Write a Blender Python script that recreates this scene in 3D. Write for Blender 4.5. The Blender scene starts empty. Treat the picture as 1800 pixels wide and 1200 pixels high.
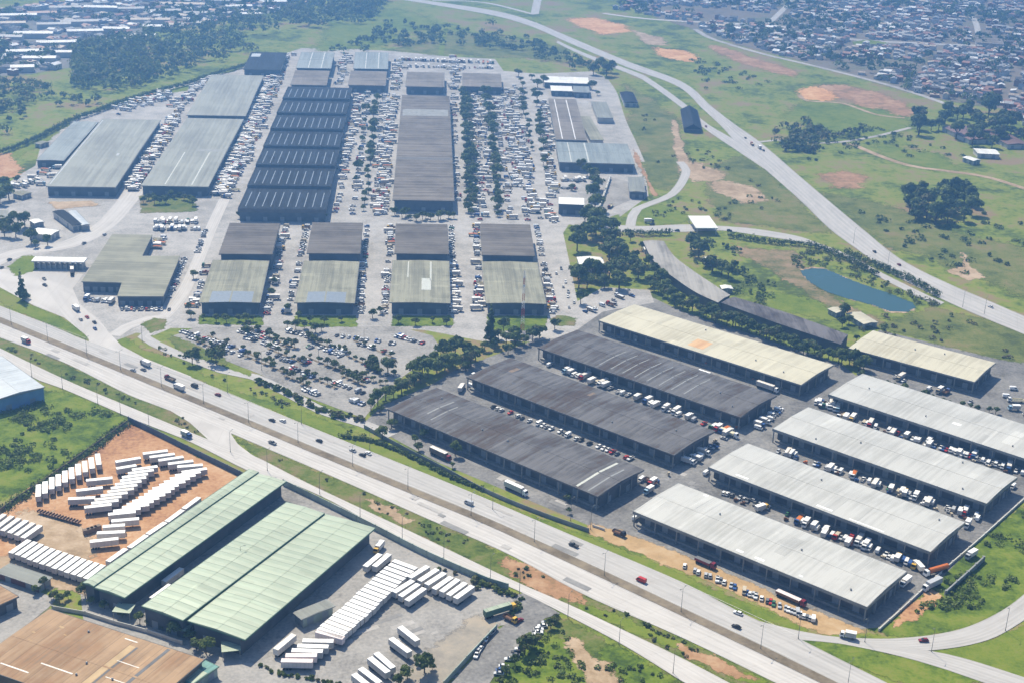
import bpy, math, random
import numpy as np
from mathutils import Matrix, Vector
R = math.radians
rng = random.Random(7)
S = bpy.context.scene
COL = S.collection

# ------------------------------------------------------------------ camera, sky, sun, exposure
CAM_F, CAM_PITCH, CAM_ROLL, CAM_Z = 2496.09, 0.38911235, 0.03665384, 340.0     # focal length in pixels of an 1800 px wide frame
_cp, _sp, _cr, _sr = math.cos(CAM_PITCH), math.sin(CAM_PITCH), math.cos(CAM_ROLL), math.sin(CAM_ROLL)
FW = Vector((0, _cp, -_sp)); _rt = Vector((1, 0, 0)); _up = Vector((0, _sp, _cp))
RT = _rt * _cr + _up * _sr; UP = _up * _cr - _rt * _sr
cd = bpy.data.cameras.new('camera'); cam = bpy.data.objects.new('camera', cd); COL.objects.link(cam)
cd.sensor_fit = 'HORIZONTAL'; cd.sensor_width = 36.0; cd.lens = CAM_F / 1800 * 36.0
cd.clip_start = 1.0; cd.clip_end = 40000
cam.matrix_world = Matrix(((RT.x, UP.x, -FW.x, 0), (RT.y, UP.y, -FW.y, 0), (RT.z, UP.z, -FW.z, CAM_Z), (0, 0, 0, 1)))
S.camera = cam
SUN_EL, SUN_AZ = R(52), math.atan2(-0.45, 0.89)
w = bpy.data.worlds.new("World"); S.world = w; w.use_nodes = True
nt = w.node_tree; bg = nt.nodes['Background']
sky = nt.nodes.new('ShaderNodeTexSky'); sky.sky_type = 'NISHITA'; sky.sun_disc = False
sky.sun_elevation = SUN_EL; sky.sun_rotation = SUN_AZ; sky.altitude = 800; sky.air_density = 1.0; sky.dust_density = 1.5; sky.ozone_density = 1.0
nt.links.new(sky.outputs[0], bg.inputs[0]); bg.inputs[1].default_value = 0.105
sl = bpy.data.lights.new('sun', 'SUN'); sl.energy = 5.0; sl.angle = R(0.5); sl.color = (1.0, 0.895, 0.70)
so = bpy.data.objects.new('sun', sl); COL.objects.link(so)
so.rotation_euler = Vector((math.sin(SUN_AZ) * math.cos(SUN_EL), math.cos(SUN_AZ) * math.cos(SUN_EL), math.sin(SUN_EL))).to_track_quat('Z', 'Y').to_euler()
so.location = (0, 0, 2000)
S.view_settings.view_transform = 'Standard'; S.view_settings.look = 'None'; S.view_settings.exposure = 0.72; S.view_settings.gamma = 1.0
HAZE_DENSITY, HAZE_COLOR = 0.00036, (0.21, 0.49, 1.0)
S.cycles.max_bounces = 4; S.cycles.diffuse_bounces = 2; S.cycles.glossy_bounces = 2; S.cycles.transmission_bounces = 2
S.cycles.volume_bounces = 0; S.cycles.transparent_max_bounces = 10

# ------------------------------------------------------------------ helpers: photograph pixel -> point on a level plane, and back
def G(x, y, z=0.0):
    d = FW + RT * ((x - 900) / CAM_F) + UP * ((600 - y) / CAM_F)
    t = (z - CAM_Z) / d.z
    return Vector((d.x * t, d.y * t, z))
def PX(p):
    d = Vector((p[0], p[1], (p[2] if len(p) > 2 else 0) - CAM_Z)); f = d.dot(FW)
    return 900 + CAM_F * d.dot(RT) / f, 600 - CAM_F * d.dot(UP) / f
def inside(x, y, poly):
    c = False; j = len(poly) - 1
    for i in range(len(poly)):
        xi, yi = poly[i]; xj, yj = poly[j]
        if (yi > y) != (yj > y) and x < (xj - xi) * (y - yi) / (yj - yi) + xi: c = not c
        j = i
    return c
ONES = 'zeroth first second third fourth fifth sixth seventh eighth ninth tenth eleventh twelfth thirteenth fourteenth fifteenth sixteenth seventeenth eighteenth nineteenth'.split()
TENS = {2: 'twenty', 3: 'thirty', 4: 'forty', 5: 'fifty', 6: 'sixty', 7: 'seventy', 8: 'eighty', 9: 'ninety'}
TTH = {2: 'twentieth', 3: 'thirtieth', 4: 'fortieth', 5: 'fiftieth', 6: 'sixtieth', 7: 'seventieth', 8: 'eightieth', 9: 'ninetieth'}
def nth(i):
    if i < 20: return ONES[i]
    if i >= 100: return 'hundred-' + nth(i - 100) if i > 100 else 'hundredth'
    return TTH[i // 10] if i % 10 == 0 else TENS[i // 10] + '-' + ONES[i % 10]

# ------------------------------------------------------------------ materials
def new_mat(name, rough=0.8, metallic=0.0, spec=0.3):
    m = bpy.data.materials.new(name); m.use_nodes = True
    b = m.node_tree.nodes['Principled BSDF']; b.inputs['Roughness'].default_value = rough; b.inputs['Metallic'].default_value = metallic
    b.inputs['Specular IOR Level'].default_value = spec
    return m, m.node_tree, b
def plain(name, c, rough=0.6, metallic=0.0, var=0.12, scale=0.6):
    m, t, b = new_mat(name, rough, metallic)
    tc = t.nodes.new('ShaderNodeTexCoord'); n = t.nodes.new('ShaderNodeTexNoise'); n.inputs['Scale'].default_value = scale; n.inputs['Detail'].default_value = 4
    t.links.new(tc.outputs['Object'], n.inputs['Vector'])
    r = t.nodes.new('ShaderNodeValToRGB'); r.color_ramp.elements[0].position = 0.3; r.color_ramp.elements[1].position = 0.7
    r.color_ramp.elements[0].color = (*[v * (1 - var) for v in c], 1); r.color_ramp.elements[1].color = (*[min(1, v * (1 + var)) for v in c], 1)
    t.links.new(n.outputs['Fac'], r.inputs[0]); t.links.new(r.outputs[0], b.inputs['Base Color'])
    return m
def ground_mat(name, cols, scales=(0.008, 0.05, 0.35), bump=0.0, weights=(0.5, 0.35, 0.25), rough=0.95, stretch=None, soft=True, lo=0.28, hi=0.72):
    """layers of noise through one ramp of real ground colours"""
    m, t, b = new_mat(name, rough, 0, 0.1)
    tc = t.nodes.new('ShaderNodeTexCoord'); src = tc.outputs['Object']
    if stretch:
        mp = t.nodes.new('ShaderNodeMapping'); mp.inputs['Rotation'].default_value[2] = stretch[0]; mp.inputs['Scale'].default_value = (stretch[1], stretch[2], 1)
        t.links.new(src, mp.inputs[0]); src = mp.outputs[0]
    acc = None
    for s, wt in zip(scales, weights):
        n = t.nodes.new('ShaderNodeTexNoise'); n.inputs['Scale'].default_value = s; n.inputs['Detail'].default_value = 5; n.inputs['Roughness'].default_value = 0.6
        t.links.new(src, n.inputs['Vector'])
        mu = t.nodes.new('ShaderNodeMath'); mu.operation = 'MULTIPLY_ADD'; mu.inputs[1].default_value = wt * 2
        t.links.new(n.outputs['Fac'], mu.inputs[0])
        if acc is None: mu.inputs[2].default_value = 0.5 - sum(weights)
        else: t.links.new(acc, mu.inputs[2])
        acc = mu.outputs[0]
    r = t.nodes.new('ShaderNodeValToRGB'); els = r.color_ramp.elements
    els[0].position = lo; els[0].color = (*cols[0], 1); els[1].position = hi; els[1].color = (*cols[-1], 1)
    for i, c in enumerate(cols[1:-1]):
        e = els.new(lo + (hi - lo) * (i + 1) / (len(cols) - 1)); e.color = (*c, 1)
    t.links.new(acc, r.inputs[0]); t.links.new(r.outputs[0], b.inputs['Base Color'])
    if bump:
        bp = t.nodes.new('ShaderNodeBump'); bp.inputs['Strength'].default_value = bump; bp.inputs['Distance'].default_value = 1.0
        t.links.new(acc, bp.inputs['Height']); t.links.new(bp.outputs[0], b.inputs['Normal'])
    if soft:      # where the mesh carries 'cut' (1 on its rim, 0 inside) the sheet breaks up into tufts and bare spots towards its rim
        at = t.nodes.new('ShaderNodeAttribute'); at.attribute_name = 'cut'
        n = t.nodes.new('ShaderNodeTexNoise'); n.inputs['Scale'].default_value = 0.22; n.inputs['Detail'].default_value = 6; n.inputs['Roughness'].default_value = 0.7; t.links.new(tc.outputs['Object'], n.inputs['Vector'])
        ad = t.nodes.new('ShaderNodeMath'); ad.operation = 'MULTIPLY_ADD'; ad.inputs[1].default_value = 2.2; ad.inputs[2].default_value = -1.1; t.links.new(n.outputs['Fac'], ad.inputs[0])
        sm = t.nodes.new('ShaderNodeMath'); sm.operation = 'ADD'; t.links.new(at.outputs['Fac'], sm.inputs[0]); t.links.new(ad.outputs[0], sm.inputs[1])
        mr = t.nodes.new('ShaderNodeMapRange'); mr.inputs['From Min'].default_value = 0.52; mr.inputs['From Max'].default_value = 0.72; t.links.new(sm.outputs[0], mr.inputs['Value'])
        nz = t.nodes.new('ShaderNodeMath'); nz.operation = 'GREATER_THAN'; nz.inputs[1].default_value = 0.001; t.links.new(at.outputs['Fac'], nz.inputs[0])
        ml = t.nodes.new('ShaderNodeMath'); ml.operation = 'MULTIPLY'; t.links.new(mr.outputs[0], ml.inputs[0]); t.links.new(nz.outputs[0], ml.inputs[1])
        tr = t.nodes.new('ShaderNodeBsdfTransparent'); mx = t.nodes.new('ShaderNodeMixShader'); t.links.new(ml.outputs[0], mx.inputs[0]); t.links.new(b.outputs[0], mx.inputs[1]); t.links.new(tr.outputs[0], mx.inputs[2])
        t.links.new(mx.outputs[0], t.nodes['Material Output'].inputs['Surface'])
    return m
def roof_mat(name, c, stain=None, sheet=1.1, axis='x', var=0.10, rough=0.55, rust=0.0, blotch=0.06, streaks=True, seam=0.0):
    """metal or cement sheets: each sheet its own tone, long weather streaks down the slope, blotches of dirt"""
    stain = stain or tuple(v * 0.62 for v in c)
    m, t, b = new_mat(name, rough, 0, 0.06 if max(c) < 0.2 else 0.3); L = t.links
    tc = t.nodes.new('ShaderNodeTexCoord'); sp = t.nodes.new('ShaderNodeSeparateXYZ'); L.new(tc.outputs['Object'], sp.inputs[0])
    ax = sp.outputs['X' if axis == 'x' else 'Y']
    dv = t.nodes.new('ShaderNodeMath'); dv.operation = 'DIVIDE'; dv.inputs[1].default_value = sheet; L.new(ax, dv.inputs[0])
    fl = t.nodes.new('ShaderNodeMath'); fl.operation = 'FLOOR'; L.new(dv.outputs[0], fl.inputs[0])
    wn = t.nodes.new('ShaderNodeTexWhiteNoise'); wn.noise_dimensions = '1D'; L.new(fl.outputs[0], wn.inputs['W'])
    mp = t.nodes.new('ShaderNodeMapping'); mp.inputs['Scale'].default_value = (0.55, 0.03, 1) if axis == 'x' else (0.03, 0.55, 1); L.new(tc.outputs['Object'], mp.inputs[0])
    st = t.nodes.new('ShaderNodeTexNoise'); st.inputs['Scale'].default_value = 1.0; st.inputs['Detail'].default_value = 5; st.inputs['Roughness'].default_value = 0.65; L.new(mp.outputs[0], st.inputs['Vector'])
    bl = t.nodes.new('ShaderNodeTexNoise'); bl.inputs['Scale'].default_value = blotch; bl.inputs['Detail'].default_value = 6; bl.inputs['Roughness'].default_value = 0.62; L.new(tc.outputs['Object'], bl.inputs['Vector'])
    a = t.nodes.new('ShaderNodeMath'); a.operation = 'MULTIPLY_ADD'; a.inputs[1].default_value = 0.9 if streaks else 0.4; a.inputs[2].default_value = -0.25; L.new(st.outputs['Fac'], a.inputs[0])
    a2 = t.nodes.new('ShaderNodeMath'); a2.operation = 'MULTIPLY_ADD'; a2.inputs[1].default_value = 1.1; L.new(bl.outputs['Fac'], a2.inputs[0]); L.new(a.outputs[0], a2.inputs[2])
    a3 = t.nodes.new('ShaderNodeMath'); a3.operation = 'MULTIPLY_ADD'; a3.inputs[1].default_value = 0.22; L.new(wn.outputs['Value'], a3.inputs[0]); L.new(a2.outputs[0], a3.inputs[2])
    r = t.nodes.new('ShaderNodeValToRGB'); e = r.color_ramp.elements
    e[0].position = 0.56; e[0].color = (*stain, 1); e[1].position = 1.0; e[1].color = (*[min(1, v * (1 + var)) for v in c], 1)
    k = e.new(0.84); k.color = (*c, 1)
    if rust: k2 = e.new(0.66); k2.color = (stain[0] * 1.1 + rust * 0.16, stain[1] + rust * 0.04, stain[2] * 0.85, 1)
    L.new(a3.outputs[0], r.inputs[0]); col = r.outputs[0]
    if seam:
        fr = t.nodes.new('ShaderNodeMath'); fr.operation = 'FRACT'; L.new(dv.outputs[0], fr.inputs[0]); lt = t.nodes.new('ShaderNodeMath'); lt.operation = 'LESS_THAN'; lt.inputs[1].default_value = 0.4 / sheet; L.new(fr.outputs[0], lt.inputs[0])
        fm_ = t.nodes.new('ShaderNodeMath'); fm_.operation = 'MULTIPLY'; fm_.inputs[1].default_value = seam; L.new(lt.outputs[0], fm_.inputs[0])
        mx = t.nodes.new('ShaderNodeMix'); mx.data_type = 'RGBA'; L.new(fm_.outputs[0], mx.inputs[0]); L.new(col, mx.inputs[6]); mx.inputs[7].default_value = (*[v * 0.5 for v in stain], 1); col = mx.outputs[2]
    L.new(col, b.inputs['Base Color'])
    wv = t.nodes.new('ShaderNodeMath'); wv.operation = 'PINGPONG'; wv.inputs[1].default_value = sheet / 2; L.new(ax, wv.inputs[0])
    bp = t.nodes.new('ShaderNodeBump'); bp.inputs['Strength'].default_value = 0.5; bp.inputs['Distance'].default_value = 0.12
    L.new(wv.outputs[0], bp.inputs['Height']); L.new(bp.outputs[0], b.inputs['Normal'])
    return m
M = {}
M['land'] = ground_mat('land', [(0.070, 0.098, 0.024), (0.118, 0.160, 0.029), (0.170, 0.212, 0.036), (0.205, 0.230, 0.046), (0.225, 0.205, 0.080), (0.25, 0.185, 0.105)], (0.008, 0.035, 0.2), 0.25, (0.6, 0.5, 0.35), soft=False)
M['lush'] = ground_mat('lush_grass', [(0.048, 0.082, 0.015), (0.095, 0.145, 0.019), (0.145, 0.195, 0.025), (0.185, 0.21, 0.040)], (0.03, 0.12, 0.6), 0.5)
M['verge'] = ground_mat('verge_grass', [(0.05, 0.080, 0.02), (0.090, 0.125, 0.026), (0.125, 0.155, 0.036), (0.165, 0.165, 0.058), (0.21, 0.165, 0.095)], (0.025, 0.1, 0.6), 0.4)
M['bright'] = ground_mat('bright_grass', [(0.080, 0.125, 0.020), (0.125, 0.175, 0.024), (0.165, 0.205, 0.030), (0.190, 0.200, 0.050)], (0.02, 0.12, 0.8), 0.3)
M['scrub'] = ground_mat('scrub', [(0.065, 0.085, 0.026), (0.115, 0.140, 0.036), (0.165, 0.175, 0.052), (0.210, 0.175, 0.085)], (0.02, 0.09, 0.5), 0.4)
M['hot_earth'] = ground_mat('bright_orange_earth', [(0.45, 0.23, 0.10), (0.58, 0.32, 0.14), (0.66, 0.42, 0.22)], (0.03, 0.12, 0.5), 0.2)
M['dusty'] = ground_mat('dusty_paving', [(0.24, 0.22, 0.19), (0.31, 0.28, 0.235), (0.37, 0.32, 0.255)], (0.03, 0.12, 0.6))
M['dry'] = ground_mat('dry_slope', [(0.09, 0.11, 0.04), (0.17, 0.15, 0.07), (0.27, 0.20, 0.12), (0.33, 0.22, 0.13)], (0.02, 0.09, 0.5), 0.3)
M['asphalt'] = ground_mat('asphalt', [(0.20, 0.192, 0.18), (0.275, 0.264, 0.248), (0.32, 0.307, 0.288), (0.37, 0.353, 0.33)], (0.012, 0.07, 0.6), 0, (0.45, 0.45, 0.5))
M['dark_asphalt'] = ground_mat('dark_asphalt', [(0.13, 0.128, 0.125), (0.185, 0.181, 0.176), (0.225, 0.22, 0.212), (0.28, 0.27, 0.256)], (0.02, 0.09, 0.6), 0, (0.45, 0.45, 0.5))
M['concrete'] = ground_mat('concrete', [(0.28, 0.27, 0.255), (0.38, 0.365, 0.345), (0.46, 0.44, 0.415)], (0.015, 0.09, 0.7), 0, (0.45, 0.45, 0.5))
def road_mat(name, c, lanes):
    """worn concrete road: u along it in metres, v across from 0 to 1: lighter lanes, tyre darkened tracks, long streaks, tar joints"""
    m, t, b = new_mat(name, 0.9, 0, 0.15); L = t.links
    uv = t.nodes.new('ShaderNodeUVMap'); sp = t.nodes.new('ShaderNodeSeparateXYZ'); L.new(uv.outputs[0], sp.inputs[0])
    def math_(op, a, b_=None, c_=None):
        n = t.nodes.new('ShaderNodeMath'); n.operation = op
        for k, q in enumerate((a, b_, c_)):
            if q is None: continue
            if isinstance(q, (int, float)): n.inputs[k].default_value = q
            else: L.new(q, n.inputs[k])
        return n.outputs[0]
    tr = math_('COSINE', math_('MULTIPLY', sp.outputs['Y'], 2 * math.pi * lanes * 2))
    mp = t.nodes.new('ShaderNodeMapping'); mp.inputs['Scale'].default_value = (0.02, 9, 1); L.new(uv.outputs[0], mp.inputs[0])
    n1 = t.nodes.new('ShaderNodeTexNoise'); n1.inputs['Scale'].default_value = 1.0; n1.inputs['Detail'].default_value = 5; L.new(mp.outputs[0], n1.inputs['Vector'])
    mp2 = t.nodes.new('ShaderNodeMapping'); mp2.inputs['Scale'].default_value = (0.06, 2.5, 1); L.new(uv.outputs[0], mp2.inputs[0])
    n2 = t.nodes.new('ShaderNodeTexNoise'); n2.inputs['Scale'].default_value = 1.0; n2.inputs['Detail'].default_value = 6; n2.inputs['Roughness'].default_value = 0.7; L.new(mp2.outputs[0], n2.inputs['Vector'])
    edge = math_('MULTIPLY', math_('POWER', math_('ABSOLUTE', math_('MULTIPLY_ADD', sp.outputs['Y'], 2.0, -1.0)), 8.0), -0.14)
    v = math_('ADD', math_('MULTIPLY_ADD', tr, -0.055, 0.5), edge)
    v = math_('ADD', v, math_('MULTIPLY_ADD', n1.outputs['Fac'], 0.55, -0.275)); v = math_('ADD', v, math_('MULTIPLY_ADD', n2.outputs['Fac'], 0.5, -0.25))
    jn = math_('MULTIPLY', math_('LESS_THAN', math_('FRACT', math_('DIVIDE', sp.outputs['X'], 14.0)), 0.02), -0.12); v = math_('ADD', v, jn)
    r = t.nodes.new('ShaderNodeValToRGB'); e = r.color_ramp.elements; e[0].position = 0.15; e[0].color = (*[q * 0.62 for q in c], 1); e[1].position = 0.85; e[1].color = (*[q * 1.22 for q in c], 1)
    L.new(v, r.inputs[0]); L.new(r.outputs[0], b.inputs['Base Color']); return m
M['road'] = road_mat('road_surface', (0.54, 0.515, 0.485), 3); M['road2'] = road_mat('worn_road_surface', (0.46, 0.445, 0.425), 3)
M['earth'] = ground_mat('orange_earth', [(0.28, 0.145, 0.08), (0.41, 0.225, 0.115), (0.48, 0.285, 0.155), (0.53, 0.36, 0.225)], (0.012, 0.06, 0.5), 0.2, (0.5, 0.45, 0.35))
M['red_earth'] = ground_mat('red_earth', [(0.20, 0.14, 0.07), (0.34, 0.195, 0.105), (0.43, 0.28, 0.165)], (0.03, 0.12, 0.6), 0.2)
M['tan_earth'] = ground_mat('tan_earth', [(0.28, 0.20, 0.12), (0.38, 0.28, 0.18), (0.48, 0.37, 0.26)], (0.03, 0.12, 0.6), 0.2)
M['sand'] = ground_mat('yellow_sand', [(0.33, 0.23, 0.12), (0.43, 0.29, 0.15), (0.48, 0.35, 0.21)], (0.03, 0.12, 0.6), 0.1)
M['brown'] = ground_mat('median_soil', [(0.14, 0.115, 0.08), (0.20, 0.165, 0.12), (0.26, 0.215, 0.15)], (0.03, 0.12, 0.6))
M['paint'] = plain('road_paint', (0.62, 0.61, 0.58), 0.7)
M['kerb'] = plain('kerb_stone', (0.40, 0.39, 0.36), 0.9)
m_, t_, b_ = new_mat('pond_water', 0.2, 0, 0.3); b_.inputs['Base Color'].default_value = (0.030, 0.078, 0.075, 1); M['water'] = m_
n_ = t_.nodes.new('ShaderNodeTexNoise'); n_.inputs['Scale'].default_value = 0.5; bp_ = t_.nodes.new('ShaderNodeBump'); bp_.inputs['Strength'].default_value = 0.15
tc_ = t_.nodes.new('ShaderNodeTexCoord'); t_.links.new(tc_.outputs['Object'], n_.inputs['Vector']); t_.links.new(n_.outputs['Fac'], bp_.inputs['Height']); t_.links.new(bp_.outputs[0], b_.inputs['Normal'])
M['r_dark'] = roof_mat('dark_cement_roof', (0.098, 0.095, 0.096), (0.058, 0.055, 0.056), 4.2, 'x', 0.45, rust=0.10, blotch=0.05, seam=0.25)
M['r_white'] = roof_mat('pale_metal_roof', (0.455, 0.45, 0.415), (0.375, 0.37, 0.335), 1.2, 'x', 0.12, 0.45, blotch=0.04)
M['r_cream'] = roof_mat('cream_metal_roof', (0.505, 0.47, 0.35), (0.43, 0.39, 0.275), 1.2, 'x', 0.12, 0.5, blotch=0.05)
M['r_green'] = roof_mat('pale_green_metal_roof', (0.325, 0.385, 0.285), (0.27, 0.325, 0.24), 5.2, 'x', 0.10, 0.5, blotch=0.05, seam=0.6)
M['r_brown'] = roof_mat('brown_tile_roof', (0.315, 0.205, 0.115), (0.22, 0.145, 0.085), 6.5, 'x', 0.2, 0.75, rust=0.2, blotch=0.05, seam=0.4)
M['r_olive'] = roof_mat('olive_grey_cement_roof', (0.215, 0.212, 0.158), (0.145, 0.147, 0.110), 1.6, 'y', 0.28, 0.8, blotch=0.05)
M['r_grey'] = roof_mat('grey_cement_roof', (0.195, 0.175, 0.155), (0.125, 0.112, 0.10), 3.0, 'x', 0.22, 0.8, blotch=0.05)
M['r_blue'] = roof_mat('blue_grey_metal_roof', (0.195, 0.225, 0.225), (0.135, 0.165, 0.172), 2.4, 'y', 0.2, 0.6, blotch=0.035)
M['r_slate'] = roof_mat('slate_grey_metal_roof', (0.215, 0.225, 0.20), (0.155, 0.163, 0.148), 4.0, 'y', 0.2, 0.65, blotch=0.03)
M['r_navy'] = roof_mat('dark_navy_roof', (0.016, 0.022, 0.033), (0.010, 0.013, 0.020), 4.0, 'y', 0.5, 0.7, blotch=0.05)
M['r_teal'] = roof_mat('teal_roof', (0.10, 0.25, 0.22), None, 1.0)
M['r_plain'] = roof_mat('white_sheet_roof', (0.76, 0.75, 0.70), (0.62, 0.60, 0.54), 1.0, 'x', 0.1, 0.5)
M['r_lightblue'] = roof_mat('light_blue_grey_roof', (0.42, 0.455, 0.475), (0.34, 0.375, 0.40), 1.4, 'x', 0.1, 0.5)
M['ochre'] = plain('ochre_roof_ridge', (0.44, 0.31, 0.165), 0.7, var=.15, scale=.2)
M['sky_strip'] = plain('skylight_sheet', (0.52, 0.53, 0.46), 0.35)
M['sky_pale'] = plain('milky_skylight', (0.85, 0.84, 0.80), 0.3, var=0.05)
M['sky_grey'] = plain('clouded_skylight', (0.20, 0.23, 0.26), 0.35)
M['f_grey'] = plain('grey_fascia', (0.24, 0.25, 0.245), 0.6, var=0.2, scale=0.2)
M['f_dark'] = plain('dark_fascia', (0.12, 0.12, 0.125), 0.7, var=0.2, scale=0.2)
M['f_green'] = plain('green_fascia', (0.09, 0.17, 0.125), 0.6)
M['wall'] = plain('stained_shade_wall', (0.10, 0.105, 0.115), 0.85, var=0.3, scale=0.15)  # mottled wall, painted dark for the shade inside the open loading bays
M['wall_blue'] = plain('blue_grey_wall', (0.10, 0.125, 0.16), 0.85, var=0.25, scale=0.15)
M['wall_light'] = plain('light_plaster_wall', (0.52, 0.51, 0.47), 0.9, var=0.15, scale=0.2)
M['wall_brown'] = plain('brown_wall', (0.20, 0.15, 0.11), 0.9, var=0.2, scale=0.3)
M['wall_blue2'] = plain('blue_painted_wall', (0.16, 0.30, 0.50), 0.7, var=0.15, scale=0.2)
M['wall_green'] = plain('grey_green_wall', (0.30, 0.36, 0.31), 0.9, var=0.25, scale=0.15)
M['door'] = plain('steel_door', (0.24, 0.27, 0.30), 0.5)
M['dock'] = plain('dock_concrete', (0.27, 0.265, 0.25), 0.9)
M['glass'] = plain('dark_glass', (0.02, 0.025, 0.03), 0.1)
M['tyre'] = plain('tyre_rubber', (0.022, 0.022, 0.022), 0.9)
M['steel'] = plain('galvanised_steel', (0.30, 0.31, 0.31), 0.5, 0.3)
M['lampmetal'] = plain('dull_lamp_metal', (0.16, 0.17, 0.16), 0.6)
M['chassis'] = plain('dark_chassis', (0.04, 0.04, 0.042), 0.7)
M['bark'] = plain('bark', (0.10, 0.075, 0.05), 0.95, var=0.3, scale=3)
M['redpaint'] = plain('red_tower_paint', (0.50, 0.07, 0.04), 0.5)
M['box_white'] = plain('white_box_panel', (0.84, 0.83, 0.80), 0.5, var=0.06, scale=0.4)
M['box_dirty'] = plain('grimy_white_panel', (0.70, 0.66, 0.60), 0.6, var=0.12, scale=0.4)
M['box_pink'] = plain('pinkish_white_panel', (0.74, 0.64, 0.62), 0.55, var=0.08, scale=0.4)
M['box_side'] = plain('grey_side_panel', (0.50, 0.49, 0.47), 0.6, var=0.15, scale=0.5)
for nm, c in dict(leaf_dark=(0.068, 0.108, 0.034), leaf_mid=(0.112, 0.160, 0.042), leaf_light=(0.165, 0.210, 0.052), leaf_olive=(0.150, 0.150, 0.065), leaf_bright=(0.15, 0.215, 0.045), leaf_brown=(0.16, 0.13, 0.085)).items():
    M[nm] = plain(nm, c, 0.75, var=0.35, scale=0.35); t_ = M[nm].node_tree; b_ = t_.nodes['Principled BSDF']; tl = t_.nodes.new('ShaderNodeBsdfTranslucent'); mx = t_.nodes.new('ShaderNodeMixShader'); mx.inputs[0].default_value = 0.28
    t_.links.new(b_.inputs['Base Color'].links[0].from_socket, tl.inputs[0]); t_.links.new(b_.outputs[0], mx.inputs[1]); t_.links.new(tl.outputs[0], mx.inputs[2]); t_.links.new(mx.outputs[0], t_.nodes['Material Output'].inputs['Surface'])
PAINT = {'white': (0.80, 0.80, 0.78), 'silver': (0.45, 0.46, 0.47), 'grey': (0.16, 0.165, 0.17), 'black': (0.02, 0.02, 0.022), 'red': (0.45, 0.03, 0.025), 'blue': (0.04, 0.10, 0.28),
         'green': (0.05, 0.17, 0.08), 'yellow': (0.68, 0.42, 0.06), 'orange': (0.60, 0.17, 0.04), 'brown': (0.17, 0.09, 0.05), 'beige': (0.52, 0.45, 0.33), 'cream': (0.72, 0.66, 0.46), 'light blue': (0.32, 0.48, 0.60), 'maroon': (0.20, 0.02, 0.03)}
for k, c in PAINT.items(): M['p_' + k] = plain(k.replace(' ', '_') + '_paint', c, 0.32, var=0.04)

# ------------------------------------------------------------------ mesh building
class MB:
    def __init__(s): s.v = []; s.f = []; s.m = []; s.ms = []; s.uv = {}
    def mi(s, m):
        m = M[m] if isinstance(m, str) else m
        if m not in s.ms: s.ms.append(m)
        return s.ms.index(m)
    def face(s, pts, m, uv=None):
        if uv: s.uv[len(s.f)] = uv
        n = len(s.v); s.v += [tuple(p) for p in pts]; s.f.append(tuple(range(n, n + len(pts)))); s.m.append(s.mi(m))
    def box(s, x0, x1, y0, y1, z0, z1, m, top=None, bottom=True):
        n = len(s.v); s.v += [(x0, y0, z0), (x1, y0, z0), (x1, y1, z0), (x0, y1, z0), (x0, y0, z1), (x1, y0, z1), (x1, y1, z1), (x0, y1, z1)]
        k = s.mi(m)
        for q in ((0, 1, 5, 4), (1, 2, 6, 5), (2, 3, 7, 6), (3, 0, 4, 7)): s.f.append(tuple(n + i for i in q)); s.m.append(k)
        s.f.append((n + 4, n + 5, n + 6, n + 7)); s.m.append(s.mi(top) if top else k)
        if bottom: s.f.append((n + 3, n + 2, n + 1, n)); s.m.append(k)
    def bar(s, a, b, r0, r1, m, n=6):
        a = Vector(a); b = Vector(b); d = (b - a).normalized(); u = d.cross(Vector((0, 0, 1)) if abs(d.z) < 0.9 else Vector((1, 0, 0))).normalized(); v = d.cross(u)
        k = len(s.v); mi = s.mi(m)
        for p, r in ((a, r0), (b, r1)):
            for i in range(n):
                t = 2 * math.pi * i / n; s.v.append(tuple(p + u * (r * math.cos(t)) + v * (r * math.sin(t))))
        for i in range(n): j = (i + 1) % n; s.f.append((k + i, k + j, k + n + j, k + n + i)); s.m.append(mi)
        s.f.append(tuple(k + n + i for i in range(n))); s.m.append(mi); s.f.append(tuple(k + i for i in reversed(range(n)))); s.m.append(mi)
    def loft(s, prof, m, mats=None):
        """side profile (x, z, half width) closed polygon -> solid across Y; mats: material for the strip after each profile point"""
        n = len(prof); k = len(s.v)
        for x, z, h in prof: s.v.append((x, -h, z))
        for x, z, h in prof: s.v.append((x, h, z))
        s.f.append(tuple(k + i for i in range(n))); s.m.append(s.mi(m)); s.f.append(tuple(k + n + i for i in reversed(range(n)))); s.m.append(s.mi(m))
        for i in range(n):
            j = (i + 1) % n; s.f.append((k + j, k + i, k + n + i, k + n + j)); s.m.append(s.mi(mats[i] if mats and mats[i] else m))
    def poly(s, pts, z0, z1, m, top=None):
        n = len(pts); k = len(s.v)
        ar = sum(pts[i][0] * pts[(i + 1) % n][1] - pts[(i + 1) % n][0] * pts[i][1] for i in range(n))
        if ar < 0: pts = list(reversed(pts))
        s.v += [(p[0], p[1], z0) for p in pts] + [(p[0], p[1], z1) for p in pts]; mi = s.mi(m)
        for i in range(n): j = (i + 1) % n; s.f.append((k + i, k + j, k + n + j, k + n + i)); s.m.append(mi)
        s.f.append(tuple(k + n + i for i in range(n))); s.m.append(s.mi(top) if top else mi)
        s.f.append(tuple(k + i for i in reversed(range(n)))); s.m.append(mi)
    def mesh(s, name):
        me = bpy.data.meshes.new(name); me.from_pydata(s.v, [], s.f)
        for m in s.ms: me.materials.append(m)
        me.polygons.foreach_set('material_index', s.m); me.update()
        if s.uv:
            ul = me.uv_layers.new(name='UVMap')
            for i, uv in s.uv.items():
                for li, q in zip(me.polygons[i].loop_indices, uv): ul.data[li].uv = q
        return me
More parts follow.
